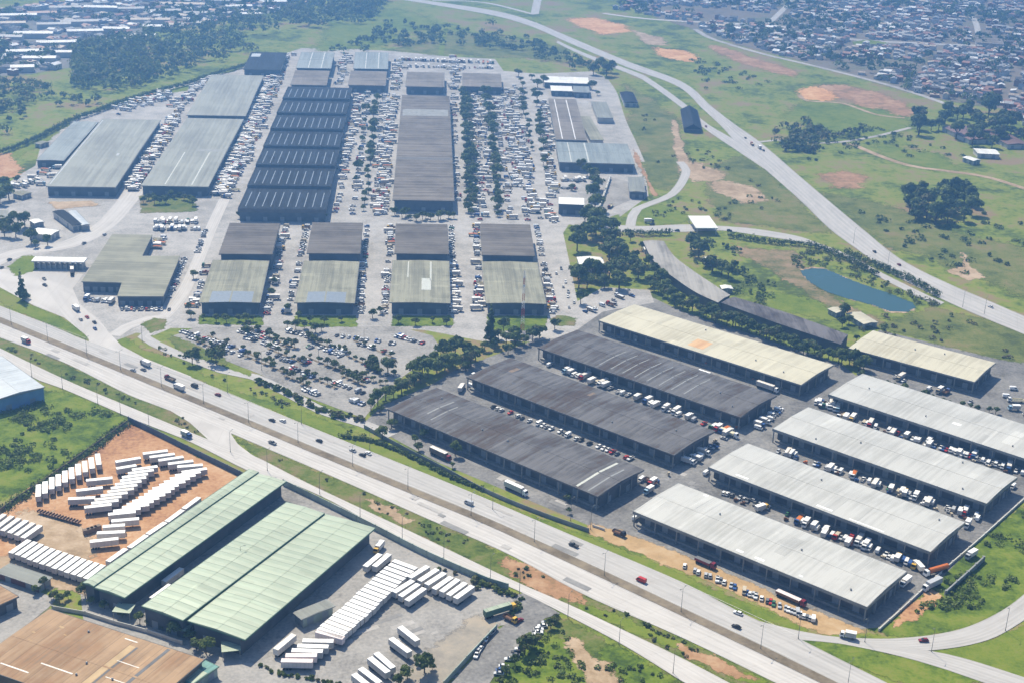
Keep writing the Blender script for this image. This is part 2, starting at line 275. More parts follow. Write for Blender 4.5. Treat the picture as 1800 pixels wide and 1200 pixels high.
def link(name, data, parent=None, loc=(0, 0, 0), rz=0.0, sc=None):
    o = bpy.data.objects.new(name, data); COL.objects.link(o); o.parent = parent; o.location = loc
    if rz: o.rotation_euler = (0, 0, rz)
    if sc: o.scale = sc if not isinstance(sc, (int, float)) else (sc, sc, sc)
    return o
def tag(o, label=None, cat=None, group=None, kind=None):
    if label: o['label'] = label
    if cat: o['category'] = cat
    if group: o['group'] = group
    if kind: o['kind'] = kind
    return o
def thing(name, label, cat, loc, rz=0.0, group=None): return tag(link(name, None, None, loc, rz), label, cat, group)
def part(name, mb, parent, loc=(0, 0, 0), rz=0.0): return link(name, mb.mesh(name), parent, loc, rz)

# ------------------------------------------------------------------ setting: ground sheets
def ragged(pts, amp, seg, seed):
    r = random.Random(seed); out = []
    n = len(pts)
    for i in range(n):
        a, b = pts[i], pts[(i + 1) % n]; d = b - a; L = d.length; k = max(1, int(L / seg)); nv = Vector((-d.y, d.x, 0)).normalized() if L > 0 else Vector((0, 0, 0))
        ph = r.uniform(0, 6.28)
        for j in range(k):
            t = j / k; e = (r.gauss(0, 0.55) + 0.8 * math.sin(t * L / (seg * 2.3) + ph)) * amp
            out.append(a + d * t + nv * e)
    return out
def patch(name, px, z, mat, amp=0.0, seg=4.0, label=None, seed=1):
    pts = [G(x, y, 0) for x, y in px]
    if amp: pts = ragged(pts, amp, seg, seed)
    ar = sum(pts[i].x * pts[(i + 1) % len(pts)].y - pts[(i + 1) % len(pts)].x * pts[i].y for i in range(len(pts)))
    if ar < 0: pts.reverse()
    z = lay(z); mb = MB()
    if not amp:
        mb.face([(p.x, p.y, z) for p in pts], mat, [(p.x, 0.5 + 0.2 * math.sin(p.y * 0.05)) for p in pts])
        return tag(part(name, mb, None), label, None, None, 'structure')
    # a fine grid of the sheet; 'cut' rises from 0 inside to 1 past the rim, so that the rim can break up
    A = np.array([(p.x, p.y) for p in pts]); B = np.roll(A, -1, 0); d = amp * 2.6 + 0.8
    ar = abs(np.sum(A[:, 0] * B[:, 1] - B[:, 0] * A[:, 1])) / 2; per = np.linalg.norm(B - A, axis=1).sum(); d = min(d, 0.7 * ar / per + 0.3); c = max(d * 0.75, math.sqrt(ar) / 90)
    x0, y0 = A.min(0) - d - c; x1, y1 = A.max(0) + d + c; nx, ny = int((x1 - x0) / c) + 1, int((y1 - y0) / c) + 1
    gx, gy = np.meshgrid(x0 + c * np.arange(nx + 1), y0 + c * np.arange(ny + 1)); P = np.stack([gx.ravel(), gy.ravel()], 1); best = np.full(len(P), 1e9); ins = np.zeros(len(P), bool)
    for a, b in zip(A, B):
        e = b - a; t = np.clip(((P - a) @ e) / max(1e-9, e @ e), 0, 1); best = np.minimum(best, np.linalg.norm(P - a - t[:, None] * e, axis=1))
        cr = ((a[1] > P[:, 1]) != (b[1] > P[:, 1])); 
        with np.errstate(divide='ignore', invalid='ignore'): ins ^= cr & (P[:, 0] < (b[0] - a[0]) * (P[:, 1] - a[1]) / (b[1] - a[1]) + a[0])
    cut = np.clip(0.5 - np.where(ins, best, -best) / (2 * d), 0, 1); k = np.arange((nx + 1) * (ny + 1)).reshape(ny + 1, nx + 1)
    Q = np.stack([k[:-1, :-1], k[:-1, 1:], k[1:, 1:], k[1:, :-1]], -1).reshape(-1, 4); Q = Q[(cut[Q] < 0.999).any(1)]; used = np.unique(Q); mp = np.full(len(P), -1); mp[used] = np.arange(len(used)); Q = mp[Q]
    me = bpy.data.meshes.new(name); me.from_pydata([(x, y, z) for x, y in P[used].tolist()], [], Q.tolist()); me.materials.append(M[mat] if isinstance(mat, str) else mat); me.update()
    a_ = me.attributes.new('cut', 'FLOAT', 'POINT'); a_.data.foreach_set('value', cut[used].astype(np.float32))
    return tag(link(name, me), label, None, None, 'structure')
def dense(line, seg=12.0):
    P = [G(x, y, 0) for x, y in line]; out = []
    for i in range(len(P) - 1):
        a, b = P[i], P[i + 1]; k = max(1, int((b - a).length / seg))
        for j in range(k):
            t = j / k; p0 = P[i - 1] if i else a * 2 - b; p3 = P[i + 2] if i + 2 < len(P) else b * 2 - a
            out.append(0.5 * ((2 * a) + (b - p0) * t + (2 * p0 - 5 * a + 4 * b - p3) * t * t + (3 * a - p0 - 3 * b + p3) * t ** 3))
    out.append(P[-1]); return out
def ribbon(name, line, width, z, mat, label=None, offs=0.0, z1=None, kind='structure'):
    P = dense(line); mb = MB(); prev = None; u0 = 0.0
    if z1 is None: z = lay(z)
    for i, p in enumerate(P):
        d = (P[min(i + 1, len(P) - 1)] - P[max(i - 1, 0)]); n = Vector((-d.y, d.x, 0)).normalized()
        wd = width(i / (len(P) - 1)) if callable(width) else width
        a, b = p + n * (offs - wd / 2), p + n * (offs + wd / 2)
        if prev:
            q = [(prev[0].x, prev[0].y, z), (a.x, a.y, z), (b.x, b.y, z), (prev[1].x, prev[1].y, z)]
            u1 = u0 + (p - P[i - 1]).length; uv_ = [(u0, 0), (u1, 0), (u1, 1), (u0, 1)]; u0 = u1
            if z1 is None: mb.face(q, mat, uv_)
            else:
                t = [(x, y, z1) for x, y, _ in q]; mb.face(t, mat); mb.face([q[0], q[1], t[1], t[0]], mat); mb.face([q[2], q[3], t[3], t[2]], mat)
        prev = (a, b)
    return tag(part(name, mb, None), label, None, None, kind)
def between(name, la, lb, z, mat, label=None, n=60, z1=None):
    """sheet between two pixel polylines"""
    def res(l):
        P = dense(l, 6.0); D = [0]; off = lambda q: not (0 <= q[0] <= 1800 and 0 <= q[1] <= 1200)
        if off(l[0]): P = [P[0] + (P[0] - P[2]).normalized() * 160] + P      # roads run on past the edge of the view
        if off(l[-1]): P = P + [P[-1] + (P[-1] - P[-3]).normalized() * 160]
        for i in range(1, len(P)): D.append(D[-1] + (P[i] - P[i - 1]).length)
        out = []; j = 0
        for i in range(n + 1):
            s = D[-1] * i / n
            while j < len(D) - 2 and D[j + 1] < s: j += 1
            t = (s - D[j]) / max(1e-6, D[j + 1] - D[j]); out.append(P[j].lerp(P[j + 1], min(1, t)))
        return out
    A, B = res(la), res(lb); mb = MB()
    if not z1: z = lay(z)
    u0 = 0.0
    for i in range(n):
        q = [A[i], A[i + 1], B[i + 1], B[i]]; u1 = u0 + (A[i + 1] - A[i]).length; uv_ = [(u0, 0), (u1, 0), (u1, 1), (u0, 1)]; u0 = u1
        if (q[1] - q[0]).cross(q[3] - q[0]).z < 0: q = [q[3], q[2], q[1], q[0]]; uv_.reverse()
        mb.face([(p.x, p.y, z1 if z1 else z) for p in q], mat, uv_)
        if z1:
            for a, b in ((A[i], A[i + 1]), (B[i + 1], B[i])): mb.face([(a.x, a.y, z), (b.x, b.y, z), (b.x, b.y, z1), (a.x, a.y, z1)], 'kerb')
    return tag(part(name, mb, None), label, None, None, 'structure')

gm = MB(); gm.face([(-9000, -3000, 0), (9000, -3000, 0), (9000, 14000, 0), (-9000, 14000, 0)], 'land')
tag(part('ground', gm, None), 'green and brown land under the whole scene', None, None, 'structure')
Z1, Z2, Z3, Z4, Z5 = 0.02, 0.075, 0.13, 0.18, 0.23
LAYER = {}
def lay(z):
    k = min((Z1, Z2, Z3, Z4, Z5), key=lambda q: abs(q - z) if q <= z + 1e-6 else 9)
    LAYER[k] = LAYER.get(k, 0) + 1; return z + 0.0016 * LAYER[k]

# fields, verges and bare earth
patch('grass', [(0, 690), (70, 690), (120, 690), (232, 740), (200, 760), (140, 800), (20, 868), (-60, 905), (-60, 700)], Z1, 'lush', 1.5, 5, 'overgrown lush grass beside the trailer yard', 3)
patch('grass', [(-20, 600), (0, 596), (110, 638), (233, 700), (313, 724), (375, 777), (388, 782), (233, 716), (117, 667), (-20, 610)], Z2, 'verge', 0.5, 5, 'weedy verge between highway and service road', 4)
patch('grass', [(405, 762), (430, 775), (600, 846), (750, 913), (933, 997), (1033, 1051), (1200, 1124), (1370, 1202), (1290, 1202), (1200, 1155), (1100, 1107), (1000, 1060), (900, 1017), (733, 937), (600, 875), (445, 798)], Z2, 'verge', 0.8, 5, 'dry weedy verge between highway and service road', 5)
patch('grass', [(1015, 1055), (1120, 1095), (1200, 1130), (1350, 1200), (1320, 1200), (1190, 1140), (1090, 1100), (1020, 1068)], Z3, 'bright', 1.2, 4, 'bright grass patch on the verge', 6)
patch('bare_earth', [(880, 985), (960, 1000), (1010, 1035), (1030, 1060), (985, 1050), (930, 1025)], Z3, 'red_earth', 1.6, 4, 'reddish bare soil on the verge', 7)
patch('bare_earth', [(1190, 1135), (1250, 1155), (1330, 1192), (1290, 1190), (1215, 1155)], Z3, 'red_earth', 1.6, 4, 'reddish bare soil low on the verge', 8)
patch('bare_earth', [(640, 875), (690, 890), (730, 915), (710, 920), (660, 897)], Z3, 'tan_earth', 1.6, 4, 'pale soil on the verge', 9)
patch('grass', [(188, 570), (250, 615), (330, 640), (400, 685), (520, 720), (600, 750), (660, 772), (790, 840), (900, 893), (1040, 945), (1180, 1000), (1300, 1055), (1420, 1105), (1420, 1112), (1360, 1094), (1300, 1073), (1200, 1026), (1000, 938), (800, 853), (667, 798), (600, 770), (390, 684), (333, 660), (255, 628), (215, 608)], Z1, 'bright', 0.6, 5, 'bright green bank along the highway', 10)
patch('grass', [(0, 508), (60, 540), (112, 562), (148, 590), (155, 598), (100, 575), (0, 533)], Z2, 'bright', 0.5, 5, 'green bank between toll road and highway', 11)
patch('grass', [(1402, 1122), (1440, 1124), (1483, 1128), (1533, 1140), (1633, 1167), (1733, 1200), (1640, 1215), (1470, 1158)], Z3, 'lush', 0.6, 5, 'grass wedge between highway and exit ramp', 12)
patch('grass', [(1640, 1146), (1735, 1128), (1810, 1095), (1900, 1060), (1900, 1260), (1810, 1195), (1700, 1160)], Z2, 'bright', 0.4, 5, 'green lawn inside the exit loop', 13)
patch('grass', [(1530, 1108), (1600, 1070), (1700, 960), (1800, 890), (1860, 850), (1860, 1040), (1800, 1043), (1750, 1078), (1683, 1106), (1600, 1119)], Z1, 'lush', 1.0, 4, 'lush bank behind the last pale shed', 14)
patch('grass', [(960, 1088), (995, 1092), (1100, 1143), (1200, 1205), (1000, 1240), (840, 1240), (870, 1170)], Z1, 'verge', 1.0, 4, 'rough grass beside the side street', 15)
patch('grass', [(890, 1150), (960, 1105), (1000, 1130), (1030, 1200), (870, 1215)], Z2, 'lush', 1.5, 4, 'green grass in the corner by the side street', 16)
patch('bare_earth', [(1000, 1128), (1012, 1120), (1030, 1145), (1065, 1165), (1085, 1200), (1040, 1205), (1025, 1180), (1012, 1160)], Z3, 'tan_earth', 1.2, 3, 'pale eroded gully in the grass', 17)
patch('grass', [(1070, 1135), (1110, 1150), (1180, 1192), (1200, 1215), (1110, 1215), (1060, 1160)], Z2, 'lush', 1.2, 4, 'green grass below the service road', 18)
patch('bare_earth', [(0, 900), (40, 868), (150, 800), (226, 742), (260, 755), (330, 795), (425, 838), (400, 852), (300, 920), (150, 1024), (100, 1012), (60, 1005), (-40, 985), (-40, 905)], Z2, 'earth', 0.6, 6, 'orange earth yard full of parked trailers', 19)
patch('bare_earth', [(-30, 985), (20, 975), (150, 1018), (150, 1040), (60, 1030), (-30, 1010)], Z3, 'tan_earth', 1.0, 4, 'pale trampled earth at the yard edge', 20)
patch('bare_earth', [(30, 900), (90, 900), (130, 925), (185, 955), (140, 985), (70, 960)], Z3, 'tan_earth', 2.0, 5, 'dusty pale earth in the trailer yard', 21)
patch('road', [(-60, 1010), (40, 1028), (100, 1052), (85, 1068), (0, 1135), (-60, 1170)], Z3, 'asphalt', 0, 4, 'grey lane between the trailer yard and the brown roof')
patch('yard', [(440, 838), (500, 845), (600, 890), (660, 925), (760, 978), (880, 1028), (905, 1045), (915, 1062), (905, 1095), (870, 1100), (780, 1200), (640, 1260), (300, 1260), (150, 1120), (140, 1030)], Z1, 'asphalt', 0, 5, 'grey paved yard around the green roofed sheds')
patch('bare_earth', [(700, 1200), (740, 1160), (800, 1110), (830, 1085), (870, 1090), (870, 1102), (785, 1200)], Z2, 'dusty', 1.0, 4, 'dusty edge of the paved trailer yard', 22)
patch('road', [(900, 1048), (925, 1040), (985, 1078), (958, 1086), (925, 1120), (885, 1165), (850, 1215), (780, 1215), (868, 1112), (905, 1085)], Z3, 'dark_asphalt', 0, 5, 'grey side street joining the service road')
patch('yard', [(640, 742), (672, 712), (765, 672), (800, 650), (900, 612), (1000, 575), (1055, 538), (1140, 520), (1200, 548), (1480, 640), (1505, 660), (1545, 580), (1760, 632), (1830, 640), (1900, 760), (1840, 850), (1800, 880), (1720, 950), (1640, 1030), (1545, 1102), (1480, 1108), (1400, 1085), (1250, 1012), (1100, 945), (1040, 925), (900, 866), (770, 812)], Z1, 'dark_asphalt', 0, 6, 'grey asphalt around the long loading sheds')
patch('bare_earth', [(1036, 918), (1062, 926), (1120, 945), (1250, 995), (1400, 1062), (1520, 1108), (1490, 1113), (1440, 1112), (1340, 1062), (1220, 1010), (1100, 962), (1040, 938)], Z2, 'sand', 0.5, 4, 'strip of yellow sand in front of the nearest pale shed', 23)
patch('bare_earth', [(1570, 1100), (1600, 1060), (1640, 1035), (1655, 1048), (1610, 1085)], Z2, 'earth', 0.8, 3, 'orange earth by the end of the pale shed', 24)
patch('yard', [(-40, 400), (0, 335), (30, 310), (62, 292), (70, 262), (130, 205), (168, 195), (220, 180), (290, 158), (365, 133), (410, 127), (440, 112), (500, 95), (530, 85), (600, 86), (690, 90), (790, 100), (870, 104), (885, 125), (945, 130), (1040, 126), (1062, 135), (1085, 180), (1100, 230), (1122, 280), (1135, 300), (1140, 345), (1085, 385), (1080, 408), (1000, 395), (990, 410), (1005, 480), (1015, 530), (1060, 505), (1142, 510), (1150, 532), (1060, 548), (1000, 590), (940, 600), (850, 600), (745, 580), (690, 578), (300, 577), (270, 590), (240, 585), (200, 600), (180, 590), (130, 520), (0, 500), (-40, 495)], Z1, 'concrete', 0, 6, 'pale concrete yards and aisles of the wholesale market')
patch('parking_lot', [(300, 592), (345, 575), (700, 574), (760, 590), (775, 612), (700, 668), (662, 707), (640, 735), (560, 705), (520, 690), (452, 655), (340, 612)], Z2, 'asphalt', 0, 5, 'grey visitor car park in front of the market halls')
patch('road', [(-40, 470), (60, 478), (147, 482), (128, 508), (140, 535), (175, 563), (190, 583), (213, 607), (256, 630), (335, 661), (345, 672), (300, 672), (157, 606), (156, 596), (149, 588), (113, 559), (60, 538), (0, 506), (-40, 490)], Z3, 'road', 0, 5, 'pale road from the toll gate down to the highway')
ribbon('road', [(300, 560), (270, 578), (253, 592), (300, 617), (345, 634), (393, 651), (447, 662), (500, 687), (567, 722), (640, 745), (690, 765)], 8, Z3, 'road2', 'light access road along the car park')
ribbon('road', [(200, 590), (222, 575), (262, 560), (290, 556), (300, 545), (330, 500), (372, 400), (395, 350)], 9, Z2, 'road', 'pale street running up into the market')
ribbon('road', [(-30, 470), (30, 445), (120, 430), (180, 400), (222, 355), (240, 330)], 17, Z2, 'road', 'wide pale road past the toll canopy')
patch('grass', [(15, 470), (40, 450), (62, 452), (65, 475), (30, 485)], Z4, 'bright', 0.5, 3, 'grass island beside the toll canopy', 25)
patch('grass', [(250, 570), (270, 560), (293, 562), (287, 578), (265, 585)], Z4, 'verge', 0.4, 3, 'small grass roundabout', 26)
for k, q in enumerate([[(352, 556), (457, 556), (462, 572), (350, 570)], [(520, 556), (624, 556), (628, 574), (522, 574)], [(690, 556), (792, 556), (796, 572), (690, 574)], [(858, 556), (962, 556), (958, 580), (860, 582)]]):
    patch('grass', q, Z3, 'lush', 0.3, 3, 'lawn strip below the %s olive roofed hall from the left' % nth(k + 1), 30 + k)
patch('grass', [(968, 560), (985, 555), (1012, 560), (1010, 572), (980, 574)], Z3, 'verge', 0.4, 3, 'grass island at the market corner', 35)
patch('grass', [(300, 592), (330, 600), (365, 618), (395, 630), (400, 645), (360, 632), (310, 612)], Z4, 'verge', 0.5, 3, 'grass island at the car park entrance', 36)
patch('grass', [(400, 640), (440, 655), (438, 661), (395, 645)], Z4, 'bright', 0.4, 3, 'thin grass strip beside the access road', 37)
patch('grass', [(246, 345), (340, 345), (345, 372), (250, 375)], Z4, 'verge', 0.5, 3, 'planted garden below the second blue grey hall', 38)
patch('bare_earth', [(85, 356), (160, 354), (175, 362), (100, 368)], Z4, 'tan_earth', 0.6, 3, 'tan strip before the first blue grey hall', 39)

# main highway, service road, ramps, side highway
between('road', [(-30, 526), (0, 538), (100, 577), (160, 602), (333, 662), (390, 686), (600, 772), (667, 799), (800, 853), (1000, 938), (1200, 1023), (1300, 1075), (1402, 1121), (1470, 1155), (1570, 1205)], [(-30, 546), (0, 558), (300, 681), (600, 806), (833, 901), (933, 945), (1067, 1006), (1200, 1069), (1333, 1132), (1480, 1204)], Z4, 'road2', 'far carriageway of the main highway', 90)
between('verge_strip', [(-30, 546), (0, 558), (300, 681), (600, 806), (833, 901), (933, 945), (1067, 1006), (1200, 1069), (1333, 1132), (1480, 1204)], [(-30, 556), (0, 568), (300, 691), (600, 817), (833, 913), (933, 958), (1067, 1020), (1200, 1083), (1333, 1147), (1450, 1204)], Z4, 'brown', 'soil covered central reservation of the highway', 90, Z4 + 0.18)
between('road', [(-30, 556), (0, 568), (300, 691), (600, 817), (833, 913), (933, 958), (1067, 1020), (1200, 1083), (1333, 1147), (1450, 1204)], [(-30, 582), (0, 594), (110, 636), (233, 697), (313, 723), (405, 761), (600, 844), (750, 911), (867, 961), (933, 994), (1033, 1048), (1200, 1121), (1372, 1204)], Z4, 'road', 'near carriageway of the main highway', 90)
patch('road', [(233, 697), (313, 720), (405, 759), (407, 764), (418, 780), (440, 797), (470, 815), (440, 822), (380, 785), (333, 742), (300, 722)], Z4 + 0.02, 'road', 0, 4, 'short slip road joining the service road')
between('road', [(-30, 596), (0, 612), (117, 668), (233, 717), (388, 781), (445, 800), (525, 841), (600, 877), (733, 939), (900, 1019), (1000, 1062), (1100, 1109), (1200, 1157), (1290, 1204)], [(-30, 620), (0, 632), (67, 668), (110, 683), (233, 736), (333, 776), (440, 829), (500, 845), (575, 877), (650, 918), (750, 972), (893, 1030), (1000, 1083), (1100, 1136), (1200, 1198), (1212, 1204)], Z5, 'road', 'narrow service road beside the highway', 90)
between('road', [(1330, 1090), (1402, 1108), (1450, 1117), (1530, 1122), (1600, 1120), (1683, 1107), (1750, 1079), (1800, 1044), (1860, 985)], [(1400, 1124), (1450, 1128), (1500, 1134), (1560, 1142), (1637, 1143), (1733, 1126), (1800, 1090), (1850, 1050), (1880, 1020)], Z4 + 0.03, 'road2', 'curving exit ramp at the lower right', 60)
between('road', [(1470, 1128), (1560, 1135), (1637, 1144), (1700, 1158), (1800, 1190), (1860, 1210)], [(1440, 1124), (1533, 1142), (1600, 1158), (1667, 1178), (1733, 1201), (1780, 1215)], Z4 + 0.05, 'road2', 'lower branch of the exit ramp', 50)
between('road', [(690, -8), (760, 3), (867, 19), (933, 37), (1000, 65), (1100, 107), (1200, 145), (1250, 187), (1290, 218), (1338, 252), (1417, 320), (1510, 398), (1583, 456), (1667, 499), (1733, 527), (1800, 556), (1850, 575)], [(690, -2), (760, 9), (867, 28), (933, 47), (1000, 76), (1100, 118), (1190, 152), (1235, 192), (1270, 225), (1305, 263), (1400, 347), (1457, 402), (1500, 434), (1567, 481), (1650, 524), (1717, 554), (1800, 588), (1850, 610)], Z4, 'road2', 'highway climbing into the distance on the right', 120)
between('road', [(980, 72), (1033, 96), (1117, 127), (1142, 139), (1200, 180), (1242, 217), (1300, 252), (1352, 291)], [(978, 76), (1030, 101), (1112, 133), (1137, 146), (1195, 188), (1236, 225), (1290, 262), (1350, 302)], Z4, 'road2', 'second carriageway of the right hand highway', 60)
between('road', [(1087, 396), (1130, 398), (1210, 395), (1270, 398), (1330, 403), (1400, 415), (1433, 426), (1490, 448), (1556, 483), (1632, 520), (1660, 532)], [(1087, 408), (1130, 410), (1210, 408), (1270, 406), (1330, 414), (1400, 425), (1430, 433), (1485, 455), (1550, 490), (1622, 527), (1650, 538)], Z3, 'road2', 'gate road from the white canopy to the highway', 60)
ribbon('road', [(1108, 398), (1112, 380), (1120, 368), (1150, 356), (1180, 343), (1198, 322), (1206, 300), (1195, 285)], 8, Z3, 'road2', 'light lane climbing past the bare earth')
ribbon('road', [(1062, 140), (1078, 165), (1092, 210), (1110, 250), (1125, 285)], 9, Z3, 'concrete', 'pale lane behind the side halls')
patch('yard', [(1063, 318), (1072, 312), (1104, 320), (1108, 352), (1062, 372), (1052, 366)], Z3, 'asphalt', 0, 5, 'grey yard beside the small hall')
patch('bare_earth', [(1113, 262), (1122, 275), (1140, 320), (1155, 345), (1148, 345), (1128, 300), (1118, 285)], Z3, 'red_earth', 1.0, 5, 'orange cut bank behind the halls', 40)
patch('bare_earth', [(1180, 212), (1188, 212), (1200, 260), (1210, 285), (1202, 300), (1190, 280)], Z2, 'tan_earth', 1.2, 5, 'pale track up the hillside', 41)
patch('bare_earth', [(1200, 280), (1230, 288), (1270, 305), (1260, 318), (1215, 320), (1200, 300)], Z2, 'tan_earth', 3, 6, 'tan bare earth beside the lane', 42)
patch('bare_earth', [(1248, 322), (1275, 318), (1320, 328), (1345, 352), (1310, 358), (1262, 340)], Z2, 'tan_earth', 2, 6, 'pale levelled plot beyond the lane', 43)
patch('bare_earth', [(1402, 160), (1430, 152), (1462, 165), (1470, 172), (1450, 178), (1415, 174)], Z2, 'hot_earth', 3, 8, 'bright orange earth scar on the far slope', 44)
patch('bare_earth', [(1440, 152), (1480, 150), (1550, 168), (1612, 195), (1590, 205), (1530, 198), (1500, 180), (1470, 170)], Z1, 'red_earth', 4, 9, 'reddish bare ground on the far slope', 45)
patch('bare_earth', [(1000, 34), (1050, 32), (1095, 45), (1105, 55), (1060, 60), (1020, 48)], Z2, 'hot_earth', 4, 10, 'orange earth scar near the far junction', 46)
patch('bare_earth', [(1105, 52), (1160, 66), (1175, 80), (1140, 78)], Z1, 'tan_earth', 4, 10, 'pale bare strip past the far junction', 47)
patch('bare_earth', [(1150, 84), (1200, 90), (1225, 102), (1215, 109), (1170, 100)], Z2, 'hot_earth', 3, 9, 'salmon earth strip beside the far highway', 48)
patch('bare_earth', [(1255, 80), (1320, 100), (1400, 128), (1390, 136), (1310, 112), (1260, 95)], Z1, 'red_earth', 4, 9, 'faded reddish strip below the town road', 49)
patch('bare_earth', [(1440, 308), (1480, 302), (1525, 312), (1510, 328), (1465, 330)], Z1, 'red_earth', 3, 7, 'reddish bare patch on the right slope', 50)
patch('bare_earth', [(1665, 478), (1690, 470), (1695, 445), (1705, 470), (1728, 488), (1705, 494)], Z2, 'tan_earth', 1.5, 5, 'white scraped earth beside the highway', 51)
patch('bare_earth', [(-20, 272), (15, 272), (36, 298), (30, 312), (-20, 308)], Z2, 'earth', 2, 6, 'orange earth at the left edge of the market', 52)
patch('bare_earth', [(1295, 432), (1340, 438), (1395, 440), (1405, 460), (1425, 490), (1470, 530), (1530, 555), (1580, 575), (1540, 578), (1470, 548), (1420, 520), (1370, 480), (1310, 450)], Z1, 'dry', 2.5, 6, 'dry tan slope above the pond', 53)
patch('grass', [(1300, 510), (1400, 520), (1445, 535), (1500, 560), (1450, 560), (1360, 545)], Z2, 'bright', 1.5, 5, 'green slope behind the dark rail shed', 54)
patch('grass', [(1540, 575), (1640, 540), (1720, 560), (1830, 595), (1830, 640), (1760, 632), (1640, 600)], Z1, 'scrub', 1.5, 5, 'brown green scrub below the right highway', 55)
patch('grass', [(1120, 385), (1130, 368), (1160, 360), (1190, 370), (1210, 382), (1200, 393), (1140, 396)], Z2, 'bright', 1.0, 5, 'green island beside the gate road', 56)
patch('grass', [(1070, 385), (1085, 378), (1095, 390), (1085, 398), (1070, 395)], Z2, 'bright', 0.6, 4, 'small lawn by the gate road', 57)
patch('grass', [(1240, 295), (1310, 275), (1400, 350), (1456, 408), (1400, 405), (1330, 395), (1265, 385), (1250, 350)], Z1, 'scrub', 2, 6, 'green brown slope below the right highway', 58)
patch('grass', [(1425, 175), (1560, 195), (1600, 215), (1560, 240), (1440, 230), (1380, 205)], Z1, 'bright', 4, 8, 'bright green meadow on the far slope', 59)
patch('grass', [(1440, 340), (1560, 360), (1650, 400), (1800, 440), (1800, 520), (1680, 470), (1560, 430)], Z1, 'scrub', 4, 8, 'rough pasture beyond the right highway', 60)
patch('grass', [(1530, 250), (1640, 270), (1700, 300), (1640, 300), (1560, 275)], Z1, 'bright', 3, 8, 'green meadow beside the dirt track', 61)
patch('grass', [(590, 35), (700, 15), (760, 40), (700, 70), (640, 85), (560, 90)], Z1, 'bright', 5, 10, 'light green field beyond the market', 62)
patch('grass', [(760, 55), (850, 60), (990, 85), (1000, 110), (880, 100), (780, 95), (700, 90)], Z1, 'scrub', 5, 10, 'rough field behind the market', 63)
patch('grass', [(-20, 260), (60, 245), (150, 200), (240, 172), (330, 150), (330, 158), (220, 182), (130, 208), (75, 255), (20, 285), (-20, 285)], Z1, 'bright', 2, 8, 'light grass along the market boundary', 64)
patch('bare_earth', [(1098, 148), (1150, 180), (1190, 215), (1196, 260), (1200, 300), (1180, 335), (1150, 330), (1120, 262)], Z1, 'scrub', 3, 8, 'brownish slope behind the side halls', 65)
ribbon('path', [(1480, 252), (1500, 255), (1540, 272), (1600, 292), (1680, 303), (1740, 313), (1810, 335)], 7, Z3, 'tan_earth', 'pale dirt track across the right slope')
ribbon('path', [(1335, 250), (1365, 247), (1420, 252), (1480, 250), (1540, 240), (1600, 225)], 5, Z3, 'concrete', 'thin pale lane running from the highway to the dark grove')
ribbon('path', [(1405, 168), (1420, 178), (1480, 182), (1540, 202), (1590, 208)], 5, Z3, 'tan_earth', 'thin dirt track below the red ground')
ribbon('road', [(1222, 52), (1253, 69), (1340, 95), (1433, 117), (1550, 147), (1640, 175), (1678, 190)], 8, Z3, 'concrete', 'pale road along the edge of the hillside town')
ribbon('road', [(1060, 24), (1120, 32), (1200, 38), (1350, 45), (1400, 52)], 9, Z3, 'road', 'pale road crossing behind the town')
ribbon('road', [(1350, 43), (1372, 22), (1397, -3)], 9, Z3, 'road2', 'straight town street climbing away')
ribbon('road', [(1435, 62), (1520, 72), (1600, 76), (1690, 80), (1760, 82)], 14, Z3, 'concrete', 'pale avenue through the hillside town')
ribbon('road', [(1720, 60), (1715, 40), (1705, 25)], 9, Z3, 'road2', 'short pale street above the school')
ribbon('road', [(940, 25), (943, 10), (946, -4)], 12, Z3, 'road2', 'far street meeting the highway')
ribbon('road', [(760, 1), (850, 5), (940, 26)], 8, Z2, 'road2', 'pale slip lane beside the far highway')
ribbon('path', [(775, 98), (778, 75), (784, 50)], 7, Z3, 'bright', 'straight light green strip up the field')
patch('grass', [(1500, 74), (1530, 71), (1560, 76), (1540, 83), (1505, 82)], Z4, 'bright', 1, 8, 'small playing field in the town', 66)
pond = [(1412, 478), (1430, 474), (1447, 475), (1468, 484), (1500, 497), (1535, 510), (1570, 522), (1598, 533), (1603, 541), (1590, 546), (1567, 546), (1530, 533), (1480, 520), (1452, 510), (1430, 497)]
cx_ = sum(p[0] for p in pond) / len(pond); cy_ = sum(p[1] for p in pond) / len(pond)
patch('bank', [(cx_ + (x - cx_) * 1.03, cy_ + (y - cy_) * 1.10) for x, y in pond], Z2, 'tan_earth', 0.8, 4, 'bare bank of the pond', 67)
patch('water', pond, Z3, 'water', 0.4, 4, 'still blue pond below the highway', 68)

# painted lines, kerbs of the planting strips
def dashes(line, width, z, dash=4.0, gap=8.0):
    P = dense(line, 1.0); mb = MB(); s = 0; i = 0; z = lay(z)
    while i < len(P) - 2:
        j = min(len(P) - 1, i + max(1, int(round(dash / ((P[i + 1] - P[i]).length + 1e-6)))))
        a, b = P[i], P[j]; d = (b - a).normalized() if (b - a).length else Vector((1, 0, 0)); n = Vector((-d.y, d.x, 0)) * width / 2
        mb.face([(p.x, p.y, z) for p in (a - n, b - n, b + n, a + n)], 'paint'); i = j + max(1, int(round(gap / ((P[i + 1] - P[i]).length + 1e-6))))
    return tag(part('road_markings', mb, None), 'worn white dashes on the road', None, None, 'structure')
def mid(la, lb, t): return [(a[0] * (1 - t) + b[0] * t, a[1] * (1 - t) + b[1] * t) for a, b in zip(la, lb)]
far_a = [(0, 538), (333, 661), (600, 771), (800, 852), (1000, 937), (1200, 1022), (1400, 1113)]; far_b = [(0, 558), (333, 695), (600, 806), (800, 887), (1000, 976), (1200, 1069), (1400, 1164)]
